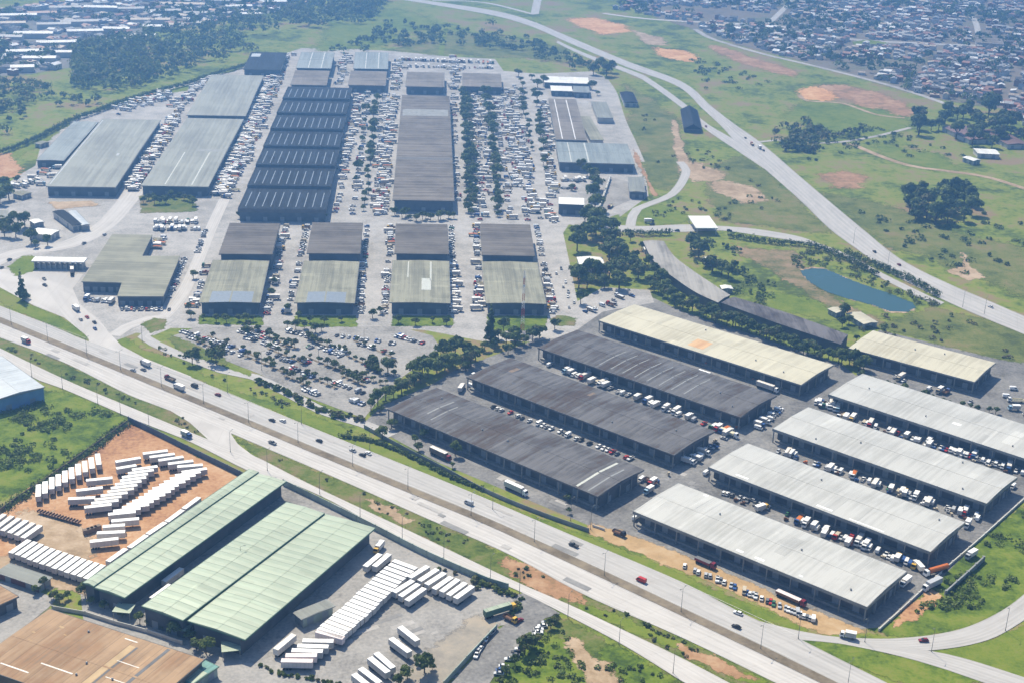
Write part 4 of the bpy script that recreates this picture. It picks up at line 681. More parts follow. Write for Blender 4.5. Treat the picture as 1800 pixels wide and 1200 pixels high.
# L shaped market hall
def polyhall(name, label, px, h, roof, wall, cat, holes=None, doors=()):
    P = [G(x, y, h) for x, y in px]; c = sum(P, Vector()) / len(P); t = thing(name, label, cat, (c.x, c.y, 0))
    loc = [(p.x - c.x, p.y - c.y) for p in P]
    mb = MB(); mb.poly(loc, h - 0.7, h, 'f_grey', roof); part('roof', mb, t)
    mb = MB(); mb.poly([(x_ * .975, y_ * .975) for x_, y_ in loc], 0, h - 0.72, wall); part('wall', mb, t)
    return t, loc
t, loc = polyhall('market_hall', 'L shaped olive grey hall beside the toll canopy', [(197, 412), (268, 413), (250, 450), (317, 450), (287, 521), (206, 521), (214, 497), (143, 495)], 7.5, 'r_olive', 'wall_blue', 'market hall')
for i0, i1, n in ((4, 5, 5), (6, 7, 5)):
    a_, b_ = Vector((*loc[i0], 0)) * .975, Vector((*loc[i1], 0)) * .975; d = (b_ - a_); ang = math.atan2(d.y, d.x)
    for k in range(n):
        p = a_ + d * ((k + .5) / n); dm = MB(); dm.box(-1.6, 1.6, 0.004, 0.07, 0, 3.6, 'door'); part('roller_door', dm, t, (p.x, p.y, 0.02), ang)
# rail sheds: a curved one and a straight dark one
def railshed(name, label, la, lb, h, roof, group):
    A = dense_z(la, h); B = dense_z(lb, h); n = 40; A = resample(A, n); B = resample(B, n)
    c = (A[n // 2] + B[n // 2]) / 2; c = Vector((c.x, c.y, 0)); t = thing(name, label, 'rail shed', c, 0, group)
    mb = MB(); wb = MB()
    for i in range(n):
        a0, a1, b0, b1 = A[i] - c, A[i + 1] - c, B[i] - c, B[i + 1] - c; m0, m1 = (a0 + b0) / 2, (a1 + b1) / 2
        up = Vector((0, 0, 0.7)); dn = Vector((0, 0, -0.5))
        mb.face([a0, a1, m1 + up, m0 + up], roof); mb.face([m0 + up, m1 + up, b1, b0], roof); mb.face([a0 + dn, a1 + dn, a1, a0], 'f_dark'); mb.face([b1 + dn, b0 + dn, b0, b1], 'f_dark'); mb.face([a0 + dn, b0 + dn, b1 + dn, a1 + dn], 'f_dark')
        for p0, p1, q0, q1 in ((a0, a1, b0, b1), (b0, b1, a0, a1)):
            w0, w1 = p0.lerp(q0, .06), p1.lerp(q1, .06); wb.face([(w0.x, w0.y, 0), (w1.x, w1.y, 0), (w1.x, w1.y, h - .52), (w0.x, w0.y, h - .52)], 'wall')
    for p, q in ((A[0] - c, B[0] - c), (A[n] - c, B[n] - c)):
        w0, w1 = p.lerp(q, .06), q.lerp(p, .06); wb.face([(w0.x, w0.y, 0), (w1.x, w1.y, 0), (w1.x, w1.y, h - .52), (w0.x, w0.y, h - .52)], 'wall')
        m_ = (p + q) / 2 + Vector((0, 0, .7)); mb.face([p, q, m_], roof)
    part('roof', mb, t); part('wall', wb, t); return t
def dense_z(px, h):
    P = [G(x, y, h) for x, y in px]; out = []
    for i in range(len(P) - 1):
        p0 = P[i - 1] if i else P[0]; p3 = P[i + 2] if i + 2 < len(P) else P[-1]; a, b = P[i], P[i + 1]
        for j in range(8):
            t = j / 8; q = 0.5 * ((2 * a) + (b - p0) * t + (2 * p0 - 5 * a + 4 * b - p3) * t * t + (3 * a - p0 - 3 * b + p3) * t ** 3); q.z = h; out.append(q)
    return out + [P[-1]]
def resample(P, n):
    D = [0]
    for i in range(1, len(P)): D.append(D[-1] + (P[i] - P[i - 1]).length)
    out = []; j = 0
    for i in range(n + 1):
        s = D[-1] * i / n
        while j < len(D) - 2 and D[j + 1] < s: j += 1
        out.append(P[j].lerp(P[j + 1], min(1, (s - D[j]) / max(1e-6, D[j + 1] - D[j]))))
    return out
railshed('rail_shed', 'curved light grey rail shed bending behind the cream shed', [(1130, 424), (1150, 460), (1190, 492), (1225, 515), (1262, 532)], [(1167, 424), (1185, 450), (1220, 477), (1262, 505), (1284, 519)], 7.0, roof_mat('curved_grey_roof', (0.30, 0.285, 0.26), None, 3.0, 'x', 0.15, 0.8), 'rail sheds behind the cream shed')
railshed('rail_shed', 'straight dark rail shed continuing the curved grey one', [(1268, 532), (1367, 568), (1478, 605)], [(1291, 522), (1387, 551), (1491, 588)], 7.0, roof_mat('dark_rail_roof', (0.115, 0.11, 0.115), (0.06, 0.055, 0.06), 6.0, 'x', 0.4, 0.8), 'rail sheds behind the cream shed')
# toll canopy and gate canopy
x, y, a, L, W = rect([(58, 451), (150, 453), (151, 461), (58, 459)], 6.0)
x, y, a, L, W = rect([(58, 459), (58, 451), (150, 453), (151, 461)], 6.0)
t = thing('toll_canopy', 'long white toll canopy on columns across the market entrance', 'toll gate', (x, y, 0), a)
mb = MB(); mb.box(-L / 2, L / 2, -W / 2, W / 2, 5.2, 6.0, 'r_plain'); part('roof', mb, t)
for i in range(10):
    mb = MB(); mb.box(-.3, .3, -W / 2 + .5, W / 2 - .5, 0, 5.2, 'wall_light'); part('column', mb, t, (-L / 2 + L * (i + .5) / 10, 0, 0))
for i in range(9):
    mb = MB(); mb.box(-.9, .9, -1.6, 1.6, 0, 2.6, 'wall_light'); mb.box(-.95, .95, -1.0, 1.0, 1.2, 2.1, 'glass'); part('booth', mb, t, (-L / 2 + L * (i + 1) / 10, -W * .1, 0))
x, y, a, L, W = rect([(1210, 380), (1246, 379), (1262, 400), (1224, 402)], 6.0)
t = thing('gate_canopy', 'bright white square gate canopy on the road above the woodland', 'gate', (x, y, 0), a)
mb = MB(); mb.box(-L / 2, L / 2, -W / 2, W / 2, 5.3, 6.0, 'r_plain'); part('roof', mb, t)
for sx in (-1, 0, 1):
    for sy in (-1, 1): mb = MB(); mb.box(-.3, .3, -.3, .3, 0, 5.3, 'wall_light'); part('column', mb, t, (sx * (L / 2 - 1), sy * (W / 2 - 1.2), 0))
for sy in (-.3, .3): mb = MB(); mb.box(-1.5, 1.5, -.9, .9, 0, 2.7, 'wall_light'); part('booth', mb, t, (0, sy * W, 0))

# ------------------------------------------------------------------ vehicles
MESH = {}
def wheel_mesh(r, w_):
    k = ('wheel', r, w_)
    if k not in MESH: mb = MB(); mb.bar((0, -w_ / 2, 0), (0, w_ / 2, 0), r, r, 'tyre', 10); mb.bar((0, -w_ / 2 - .01, 0), (0, w_ / 2 + .01, 0), r * .55, r * .55, 'steel', 8); MESH[k] = mb.mesh('wheel')
    return MESH[k]
def pw(mb, r, w_, pts):
    for x, y in pts: mb.bar((x, y - w_ / 2, r), (x, y + w_ / 2, r), r, r, 'tyre', 8)
def veh_parts(kind, colr, var=0):
    """[(part name, mesh builder)], wheels [(x, y)], wheel radius, width"""
    p = 'p_' + colr; out = []; mb = MB()
    if kind == 'car':
        hatch = var % 2
        b = [(-2.1, .32, .82), (-2.15, .62, .84), (-2.1, .86, .80), (-1.5, .93, .80), (.95, .92, .80), (1.9, .76, .78), (2.1, .58, .80), (2.1, .32, .82)]
        mb.loft(b, p); mb.box(-1.5 if hatch else -1.0, .15, -.60, .60, 1.41, 1.45, p); out.append(('body', mb))
        g = MB(); g.loft([(-2.0 if hatch else -1.75, .90, .74), (-1.55 if hatch else -1.05, 1.42, .60), (.2, 1.42, .60), (1.0, .90, .74)], 'glass'); out.append(('window', g))
        return out, [(-1.3, .74), (-1.3, -.74), (1.3, .74), (1.3, -.74)], .31, .2
    if kind == 'pickup':
        mb.loft([(-2.6, .45, .88), (-2.6, 1.05, .88), (-.6, 1.08, .88), (1.3, 1.05, .86), (2.4, .95, .84), (2.55, .7, .86), (2.55, .45, .88)], p); mb.box(-.3, .5, -.62, .62, 1.66, 1.70, p); out.append(('body', mb))
        g = MB(); g.loft([(-.6, 1.06, .8), (-.4, 1.67, .65), (.55, 1.67, .65), (1.35, 1.04, .78)], 'glass'); out.append(('window', g))
        g = MB(); g.box(-2.5, -.7, -.75, .75, 1.06, 1.075, 'chassis'); out.append(('load_bed', g))
        return out, [(-1.5, .8), (-1.5, -.8), (1.6, .8), (1.6, -.8)], .37, .24
    if kind == 'van':
        mb.loft([(-2.4, .4, .92), (-2.4, 2.0, .86), (-2.2, 2.12, .82), (1.0, 2.12, .82), (1.55, 1.95, .82), (2.2, 1.15, .88), (2.45, .95, .9), (2.45, .4, .92)], p); out.append(('body', mb))
        g = MB(); g.face([(1.6, -.72, 1.93), (2.19, -.78, 1.2), (2.19, .78, 1.2), (1.6, .72, 1.93)][::1], 'glass')
        for s_ in (-1, 1): g.face([(.4, s_ * .9, 1.2), (1.9, s_ * .905, 1.2), (1.5, s_ * .86, 1.8), (.4, s_ * .865, 1.8)], 'glass')
        out.append(('window', g)); return out, [(-1.5, .84), (-1.5, -.84), (1.6, .84), (1.6, -.84)], .35, .22
    if kind in ('truck', 'flatbed'):
        L = 4.6 + 1.2 * (var % 3); hx = 1.5
        mb.loft([(hx, .6, 1.1), (hx, 2.5, 1.08), (hx + .4, 2.72, 1.0), (hx + 1.5, 2.66, 1.0), (hx + 1.95, 1.5, 1.1), (hx + 2.05, .6, 1.1)], p); out.append(('cab', mb))
        g = MB(); g.face([(hx + 1.56, -.9, 2.55), (hx + 1.95, -.98, 1.62), (hx + 1.95, .98, 1.62), (hx + 1.56, .9, 2.55)], 'glass')
        for s_ in (-1, 1): g.face([(hx + .5, s_ * 1.11, 1.6), (hx + 1.7, s_ * 1.11, 1.6), (hx + 1.45, s_ * 1.05, 2.4), (hx + .5, s_ * 1.06, 2.4)], 'glass')
        out.append(('window', g)); c = MB(); c.box(hx - .1 - L, hx, -.5, .5, .6, .95, 'chassis'); out.append(('chassis', c)); x1 = hx - .25; b = MB()
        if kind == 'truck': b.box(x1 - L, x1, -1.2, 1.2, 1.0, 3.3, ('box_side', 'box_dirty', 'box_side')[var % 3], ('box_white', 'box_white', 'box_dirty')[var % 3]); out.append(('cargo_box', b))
        else:
            wd = ('p_brown', 'wall_brown', 'p_cream')[var % 3]; b.box(x1 - L, x1, -1.2, 1.2, 1.0, 1.14, wd)
            for s_ in (-1, 1):
                for z0 in (1.2, 1.6): b.box(x1 - L, x1, s_ * 1.17 - .03, s_ * 1.17 + .03, z0, z0 + .3, wd)
            b.box(x1 - L - .03, x1 - L + .03, -1.2, 1.2, 1.14, 1.95, wd); b.box(x1 - .03, x1 + .03, -1.2, 1.2, 1.14, 2.1, wd)
            if var % 2: b.loft([(x1 - L + .3, 1.15, 1.05), (x1 - L + .4, 1.9, 1.0), (x1 - L / 2, 2.15, .9), (x1 - .4, 1.9, 1.0), (x1 - .3, 1.15, 1.05)], ('p_beige', 'p_white', 'p_orange')[var % 3])
            out.append(('load_bed', b))
        return out, [(hx - L + .9, .95), (hx - L + .9, -.95), (hx + .9, .95), (hx + .9, -.95)], .48, .32
def combined(kind, colr, var):
    k = (kind, colr, var)
    if k not in MESH:
        out, wh, r, w_ = veh_parts(kind, colr, var); mb = MB()
        for nm, b in out:
            o = len(mb.v); mb.v += b.v; mb.f += [tuple(i + o for i in f) for f in b.f]; mb.m += [mb.mi(b.ms[i]) for i in b.m]
        pw(mb, r, w_, wh); MESH[k] = mb.mesh(kind)
    return MESH[k]
CATNAME = dict(car=('parked_car', 'car'), pickup=('pickup_truck', 'pickup'), van=('van', 'van'), truck=('box_truck', 'truck'), flatbed=('flatbed_truck', 'truck'))
def vehicle(kind, colr, var, p, rz, label, group=None, full=True, name=None):
    nm, cat = CATNAME[kind]; nm = name or nm
    if not full: return tag(link(nm, combined(kind, colr, var), None, (p.x, p.y, 0.26), rz), label, cat, group)
    t = thing(nm, label, cat, (p.x, p.y, 0.26), rz, group); k = ('parts', kind, colr, var)
    if k not in MESH: out, wh, r, w_ = veh_parts(kind, colr, var); MESH[k] = ([(n_, b.mesh(n_)) for n_, b in out], wh, r, w_)
    pr, wh, r, w_ = MESH[k]
    first = None
    for n_, me in pr:
        o = link(n_, me, first if n_ == 'window' else t); first = first or o
    for x, y in wh: link('wheel', wheel_mesh(r, w_), t, (x, y, r))
    return t
# semi-trailers: box, chassis, axles, landing legs
def trailer_parts(L, mat_top, mat_side):
    k = ('trailer', L, mat_top, mat_side)
    if k not in MESH:
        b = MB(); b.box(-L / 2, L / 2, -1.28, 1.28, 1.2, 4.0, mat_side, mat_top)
        for i in range(1, 8): x = -L / 2 + L * i / 8; b.box(x - .04, x + .04, -1.31, -1.283, 1.25, 3.9, 'box_side'); b.box(x - .04, x + .04, 1.283, 1.31, 1.25, 3.9, 'box_side')
        c = MB(); c.box(-L / 2 + .2, L / 2 - .2, -.5, .5, .85, 1.197, 'chassis')
        g = MB(); 
        for s_ in (-1, 1): g.box(L / 2 - 3.2, L / 2 - 3.0, s_ * .8 - .1, s_ * .8 + .1, 0, 1.19, 'chassis')
        a = MB(); 
        for s_ in (-1, 1): a.bar((0, s_ * 1.0 - .25, 0), (0, s_ * 1.0 + .25, 0), .5, .5, 'tyre', 10)
        a.bar((0, -.9, 0), (0, .9, 0), .09, .09, 'chassis', 6)
        MESH[k] = [(n_, m_.mesh(n_)) for n_, m_ in (('cargo_box', b), ('chassis', c), ('landing_leg', g), ('axle', a))]
    return MESH[k]
def trailer(p0, p1, label, group=None, mt='box_white', ms='box_side', L=12.6, zc=4.0, name='semi_trailer'):
    a, b = G(*p0, zc), G(*p1, zc); c = (a + b) / 2; d = b - a; L = 12.6 if d.length > 10.4 else 10.0
    t = thing(name, label, 'trailer', (c.x, c.y, 0.2), math.atan2(d.y, d.x), group); P = dict(trailer_parts(L, mt, ms))
    for n_ in ('cargo_box', 'chassis', 'landing_leg'): link(n_, P[n_], t)
    for i in range(3): link('axle', P['axle'], t, (-L / 2 + 1.2 + 1.25 * i, 0, .5))
    return t
def lerp2(a, b, t): return (a[0] + (b[0] - a[0]) * t, a[1] + (b[1] - a[1]) * t)
def trailer_row(a0, a1, b0, b1, n, what, end, group, jit=0.0, mt=None):
    for i in range(n):
        t = i / max(1, n - 1); s_ = rng.uniform(-jit, jit)
        p, q = lerp2(a0, b0, t), lerp2(a1, b1, t); d = (q[0] - p[0], q[1] - p[1]); p = (p[0] + d[0] * s_, p[1] + d[1] * s_); q = (q[0] + d[0] * s_, q[1] + d[1] * s_)
        trailer(p, q, 'white semi-trailer, %s from the %s of %s' % (nth(i + 1), end, what), group, mt or rng.choice(['box_white'] * 5 + ['box_dirty']))
trailer_row((693, 985), (731, 999), (561, 1104), (601, 1119), 20, 'the long row in the paved yard', 'far end', 'long row of trailers in the paved yard', 0.035)
trailer((556, 1108), (604, 1121), 'pinkish white semi-trailer closing the near end of the long row', None, 'box_pink', 'box_pink')
for i, q in enumerate([(667, 974, 643, 994), (684, 973, 658, 995)]): trailer(q[:2], q[2:], 'white semi-trailer, %s of two parked above the long row' % ('left', 'right')[i], 'pair of trailers above the long row')
for i, q in enumerate([(719, 1015, 753, 994), (736, 1021, 770, 999), (749, 1027, 782, 1006), (762, 1035, 794, 1013), (775, 1040, 806, 1017), (787, 1046, 819, 1023), (800, 1051, 831, 1029)]): trailer(q[:2], q[2:], 'white semi-trailer, %s from the left in the slanted row by the yard wall' % nth(i + 1), 'slanted trailers by the yard wall')
for i, q in enumerate([(693, 1040, 725, 1020), (704, 1047, 735, 1026), (715, 1055, 746, 1033)]): trailer(q[:2], q[2:], 'white semi-trailer, %s from the left of three right of the long row' % nth(i + 1), 'three trailers right of the long row')
for i, q in enumerate([(702, 1100, 735, 1126), (686, 1120, 721, 1146), (660, 1146, 692, 1174), (650, 1155, 682, 1181), (634, 1174, 667, 1199), (622, 1184, 655, 1210)]): trailer(q[:2], q[2:], 'white semi-trailer standing free in the open yard, %s from the top' % nth(i + 1), 'free standing trailers in the open yard')
trailer((484, 1141), (517, 1114), 'cream white semi-trailer standing alone left of the fanned trailers', None, 'box_dirty', 'box_dirty')
for i, q in enumerate([(532, 1125, 586, 1126), (520, 1134, 580, 1136), (511, 1142, 569, 1144), (502, 1151, 557, 1151), (494, 1160, 550, 1161)]): trailer(q[:2], q[2:], 'white semi-trailer, %s from the top of the fanned group' % nth(i + 1), 'fanned trailers at the yard\'s near end', 'box_white' if i < 3 else 'box_pink', 'box_pink' if i > 2 else 'box_side')
trailer_row((68, 851), (67, 873), (171, 796), (174, 817), 10, 'the row by the yard\'s grassy fence', 'left end', 'trailers along the grassy fence', 0.05)
trailer_row((19, 971), (51, 949), (148, 1018), (182, 992), 13, 'the row ending at the green roof', 'left end', 'trailer row ending at the green roof', 0.03)
trailer_row((-33, 921), (-3, 898), (42, 943), (69, 924), 7, 'the row at the yard\'s left edge', 'left end', 'trailer row at the left edge', 0.03)
trailer_row((322, 829), (363, 823), (196, 903), (236, 899), 14, 'the right stepped row in the orange yard', 'top', 'right stepped row on orange earth', 0.08)
trailer_row((234, 825), (285, 818), (150, 891), (196, 886), 11, 'the left stepped row in the orange yard', 'top', 'left stepped row on orange earth', 0.1)
for i, q in enumerate([(204, 811, 246, 804), (204, 823, 240, 817), (149, 844, 200, 839), (132, 862, 182, 856), (122, 876, 165, 874)]): trailer(q[:2], q[2:], 'white semi-trailer left of the stepped rows, %s from the top' % nth(i + 1), 'trailers left of the stepped rows')
for i, q in enumerate([(250, 797, 296, 791), (262, 803, 308, 797), (277, 809, 324, 802), (293, 815, 342, 809), (308, 820, 360, 816)]): trailer(q[:2], q[2:], 'white semi-trailer in the fan at the yard\'s far corner, %s from the left' % nth(i + 1), 'fan of trailers at the far corner')
for i, q in enumerate([(196, 915, 244, 911), (180, 925, 220, 922), (173, 936, 217, 934), (160, 951, 206, 946)]): trailer(q[:2], q[2:], 'grimy white semi-trailer at the stepped rows\' near end, %s from the top' % nth(i + 1), 'trailers at the near end of the stepped rows', 'box_white', 'box_dirty')
for i, q in enumerate([(348, 875, 325, 892), (322, 895, 292, 917), (290, 918, 260, 938), (258, 940, 227, 962), (221, 964, 190, 986)]): trailer(q[:2], q[2:], 'white semi-trailer parked end to end beside the narrow green roof, %s from the top' % nth(i + 1), 'trailers end to end beside the green roof')
for i, q in enumerate([(319, 998, 288, 1021), (298, 1028, 268, 1050)]): trailer(q[:2], q[2:], 'white semi-trailer in the dark gap between green roofs, %s' % ('upper', 'lower')[i], 'trailers in the gap between green roofs')
# the unloaded flatbed trailer and the crates on the orange earth
a, b = G(68, 898, 1), G(140, 918, 1); d = b - a
t = thing('flatbed_trailer', 'long rusty dark flatbed lying across the orange yard', 'trailer', ((a.x + b.x) / 2, (a.y + b.y) / 2, .2), math.atan2(d.y, d.x))
mb = MB(); L = d.length; mb.box(-L / 2, L / 2, -1.2, 1.2, .9, 1.25, 'p_brown'); [mb.box(-L / 2 + L * i / 14 - .05, -L / 2 + L * i / 14 + .05, -1.25, 1.25, 1.254, 1.9, 'p_brown') for i in range(15)]; part('deck', mb, t)
for i in (-1, 0, 1): ax = MB(); ax.bar((0, -1.2, .5), (0, 1.2, .5), .5, .5, 'tyre', 10); part('axle', ax, t, (L * .36 * i, 0, 0))
for i in range(4):
    p = G(152 + 6.5 * i, 934 - 2.2 * i, 1.2); mb = MB(); mb.box(-1.5, 1.5, -1.1, 1.1, 0, 2.4, 'wall_brown'); [mb.box(-1.53, 1.53, -1.13, 1.13, z, z + .15, 'p_brown') for z in (.2, 1.1, 2.0)]
    tag(part('crate_stack', mb, None, (p.x, p.y, .2), .5 + .1 * i), 'dark brown crate stack on the orange earth, %s from the left' % nth(i + 1), 'crates', 'crate stacks on the orange earth')
# single vehicles: (kind, colour, px, py, heading towards px, label)
def at_heading(p, q): a, b = G(*p), G(*q); return math.atan2(b.y - a.y, b.x - a.x)
SINGLE = [('truck', 'red', 46, 603, 80, 617, 'red cabbed box truck on the near carriageway at the far left'), ('truck', 'grey', 255, 642, 225, 628, 'box truck on the far carriageway beside the car park entrance'),
 ('car', 'grey', 252, 651, 222, 638, 'grey car just below the box truck at the car park entrance'), ('car', 'silver', 234, 652, 200, 638, 'silver car on the far carriageway near the toll ramp mouth'),
 ('flatbed', 'maroon', 298, 668, 265, 654, 'dark red flatbed truck heading left beside the white truck'), ('truck', 'white', 314, 684, 280, 669, 'white box truck following the dark red flatbed'), ('van', 'black', 342, 680, 310, 667, 'black van on the far carriageway above the slip road'),
 ('car', 'maroon', 383, 695, 350, 682, 'dark red car alone on the far carriageway'), ('car', 'black', 478, 740, 440, 725, 'black car, left of two side by side on the far carriageway'), ('car', 'white', 497, 741, 460, 725, 'white car, right of two side by side on the far carriageway'),
 ('pickup', 'grey', 479, 780, 515, 795, 'grey pickup on the near carriageway below two cars'), ('car', 'black', 561, 776, 525, 760, 'black car on the far carriageway left of three bunched cars'), ('car', 'silver', 620, 793, 585, 778, 'silver car, upper left of three bunched cars'),
 ('car', 'black', 637, 801, 600, 785, 'black car, lowest of three bunched cars'), ('car', 'white', 647, 798, 612, 782, 'white car, rightmost of three bunched cars'), ('truck', 'blue', 328, 768, 355, 780, 'blue cabbed box truck on the service road above the orange yard'),
 ('van', 'silver', 824, 886, 785, 870, 'silver van with long shadow on the far carriageway'), ('pickup', 'black', 1008, 960, 965, 942, 'black pickup on the far carriageway below the last dark shed'), ('van', 'red', 1127, 1022, 1085, 1004, 'dull red van on the far carriageway near the sand strip'),
 ('car', 'white', 1297, 1079, 1255, 1063, 'white car beside the grass below the row of parked cars'), ('car', 'black', 1294, 1103, 1250, 1085, 'black car below the white car on the far carriageway'), ('truck', 'white', 1490, 1121, 1445, 1112, 'big white box truck entering the exit ramp'),
 ('car', 'maroon', 1623, 1127, 1580, 1128, 'small dark red car on the exit ramp curve'), ('truck', 'white', 133, 545, 110, 528, 'white truck climbing the toll ramp'), ('car', 'red', 153, 559, 135, 545, 'red car on the toll ramp below the white truck'),
 ('car', 'silver', 142, 563, 128, 550, 'silver car at the kerb of the toll ramp'), ('car', 'black', 166, 568, 148, 553, 'black car on the toll ramp'), ('car', 'blue', 167, 579, 150, 563, 'blue car lowest on the toll ramp'),
 ('truck', 'white', 127, 477, 127, 462, 'white truck passing under the toll canopy'), ('flatbed', 'black', 127, 484, 127, 495, 'dark flatbed truck leaving the toll canopy'), ('car', 'grey', 78, 492, 90, 500, 'grey car on the ramp below the toll canopy'), ('car', 'black', 79, 503, 95, 510, 'black car lower on the toll approach'),
 ('car', 'black', 17, 458, 35, 450, 'black car on the pale road left of the toll canopy'), ('car', 'grey', 3, 472, 15, 465, 'grey car at the left edge by the toll island'), ('car', 'grey', 148, 429, 165, 420, 'dark car crossing the wide pale road'), ('car', 'silver', 184, 414, 200, 405, 'silver car on the wide pale road by the L shaped hall'),
 ('car', 'maroon', 1241, 224, 1255, 238, 'dark red car on the second carriageway of the right highway'), ('truck', 'white', 1335, 262, 1310, 238, 'white truck in the bunch on the right highway'), ('car', 'black', 1342, 266, 1320, 245, 'black car in the bunch on the right highway'), ('flatbed', 'red', 1322, 256, 1300, 235, 'red flatbed truck in the bunch on the right highway'),
 ('car', 'grey', 1310, 244, 1290, 225, 'grey car above the bunch on the right highway'), ('car', 'black', 1537, 444, 1510, 423, 'black car, upper of two on the right highway'), ('car', 'maroon', 1580, 467, 1555, 450, 'dark red car, lower of two on the right highway'), ('car', 'white', 1741, 541, 1710, 528, 'white car far down the right highway'),
 ('car', 'black', 1146, 396, 1130, 397, 'black car left of the white gate canopy'), ('truck', 'grey', 1142, 392, 1160, 392, 'grey truck passing the green island by the gate road'), ('car', 'black', 1190, 407, 1170, 406, 'black car approaching the white gate canopy'), ('car', 'black', 1282, 407, 1300, 408, 'black car leaving the white gate canopy'), ('pickup', 'red', 1075, 406, 1060, 405, 'red pickup by the woodland at the gate road'),
 ('flatbed', 'maroon', 1072, 366, 1065, 372, 'dark red truck parked in the grey yard'),
 ('truck', 'yellow', 665, 968, 650, 985, 'yellow box truck parked at the far corner of the last green hall'), ('flatbed', 'yellow', 897, 1091, 915, 1100, 'yellow cabbed truck at the yard gate'), ('car', 'maroon', 913, 1092, 925, 1085, 'dark red car at the yard gate beside the yellow truck'),
 ('truck', 'orange', 840, 668, 860, 676, 'orange cabbed truck at the far end of the second dark shed'), ('van', 'white', 828, 680, 850, 690, 'white van below the orange cabbed truck'), ('truck', 'white', 812, 684, 822, 668, 'white truck at the far end of the second dark shed'),
 ('truck', 'light blue', 1140, 866, 1120, 878, 'light blue cabbed truck at the near end of the dark sheds'), ('truck', 'red', 1146, 852, 1130, 862, 'red cabbed truck beside the light blue one'), ('flatbed', 'orange', 1143, 848, 1155, 853, 'orange flatbed between dark and pale sheds'), ('van', 'white', 1127, 845, 1118, 852, 'white van at the near corner of the nearest dark shed'), ('van', 'white', 1117, 912, 1125, 905, 'white van at the far end of the nearest pale shed'),
 ('van', 'white', 1241, 833, 1250, 826, 'white van at the far end of the second pale shed'), ('truck', 'white', 1700, 925, 1690, 940, 'white truck at the near end of the second pale shed'), ('van', 'white', 1780, 857, 1768, 870, 'white van at the near end of the third pale shed'),
 ('flatbed', 'black', 1088, 940, 1130, 957, 'long black truck parked on the yellow sand strip'), ('truck', 'silver', 1705, 980, 1685, 992, 'silver truck beside the orange tanker'), ('truck', 'white', 1590, 1028, 1575, 1040, 'white truck at the near end of the nearest pale shed'), ('truck', 'white', 1612, 998, 1600, 985, 'white truck between the two nearest pale sheds at their near end'), ('car', 'silver', 1322, 880, 1305, 873, 'silver car near the yellow truck between pale sheds')]
for k, c, x, y, x2, y2, l in SINGLE: vehicle(k, c, len(l) % 6, G(x, y), at_heading((x, y), (x2, y2)), l, None, True, 'car' if k == 'car' else None)
# articulated lorries: tractor cab and long trailer in one thing
def lorry(p, q, label, colr, mt, ms, tank=False, open_=False, L=11.5):
    a, b = G(*p, 1.5), G(*q, 1.5); d = (b - a).normalized(); c = a + d * (L / 2 + 1)
    t = thing('articulated_lorry', label, 'lorry', (c.x, c.y, .25), math.atan2(d.y, d.x)); mb = MB()
    if tank: mb.bar((-L / 2, 0, 2.3), (L / 2, 0, 2.3), 1.25, 1.25, mt, 12); part('tank', mb, t)
    elif open_: mb.box(-L / 2, L / 2, -1.25, 1.25, 1.2, 2.5, ms, mt); part('load_bed', mb, t)
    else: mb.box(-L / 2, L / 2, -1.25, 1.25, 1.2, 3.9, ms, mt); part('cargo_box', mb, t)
    mb = MB(); mb.box(-L / 2, L / 2 + 1, -.5, .5, .8, 1.197, 'chassis'); part('chassis', mb, t)
    mb = MB(); h = L / 2 + .6; mb.loft([(h, .5, 1.2), (h, 2.9, 1.15), (h + .3, 3.1, 1.05), (h + 1.7, 3.0, 1.05), (h + 2.1, 1.7, 1.2), (h + 2.2, .5, 1.2)], 'p_' + colr); cab_ = part('cab', mb, t)
    mb = MB(); mb.face([(h + 1.76, -.95, 2.9), (h + 2.11, -1.05, 1.8), (h + 2.11, 1.05, 1.8), (h + 1.76, .95, 2.9)], 'glass'); part('windscreen', mb, cab_)
    ax = MB(); ax.bar((0, -1.2, 0), (0, 1.2, 0), .5, .5, 'tyre', 10); me = ax.mesh('axle')
    for x in (-L / 2 + 1, -L / 2 + 2.3, -L / 2 + 3.6, L / 2 + .2, L / 2 + 1.6): link('axle', me, t, (x, 0, .5))
    return t
lorry((886, 850), (935, 872), 'long white lorry parked beside the nearest dark shed', 'white', 'box_white', 'box_side')
lorry((755, 790), (790, 806), 'cream topped lorry under the trees at the nearest dark shed', 'maroon', 'box_dirty', 'wall_brown')
lorry((1220, 980), (1262, 998), 'dark red open lorry at the shaded front of the nearest pale shed', 'maroon', 'p_grey', 'p_maroon', open_=True, L=8)
lorry((1362, 1038), (1418, 1063), 'pinkish long lorry with dark red cab at the nearest pale shed', 'maroon', 'box_pink', 'p_brown', open_=True, L=12)
lorry((1668, 996), (1612, 1012), 'orange tanker lorry at the near end of the pale sheds', 'white', 'p_orange', 'p_orange', tank=True, L=11)
lorry((1655, 1020), (1600, 1046), 'grey lorry below the orange tanker', 'white', 'p_silver', 'p_silver', L=9)
lorry((848, 1083), (903, 1066), 'pale green topped lorry at the paved yard\'s gate', 'yellow', 'r_green', 'f_green', L=13)
lorry((1180, 643), (1222, 657), 'long white lorry parked between the dark shed and the cream shed', 'white', 'box_white', 'box_dirty')
lorry((1225, 655), (1262, 667), 'second white lorry parked behind the first beside the cream shed', 'white', 'box_white', 'box_dirty', L=8)
lorry((1328, 674), (1370, 688), 'white lorry in the shade at the cream shed\'s near end', 'white', 'box_dirty', 'box_side')
lorry((1262, 752), (1300, 768), 'cream open lorry between the second and third dark sheds', 'white', 'p_cream', 'p_cream', open_=True, L=10)

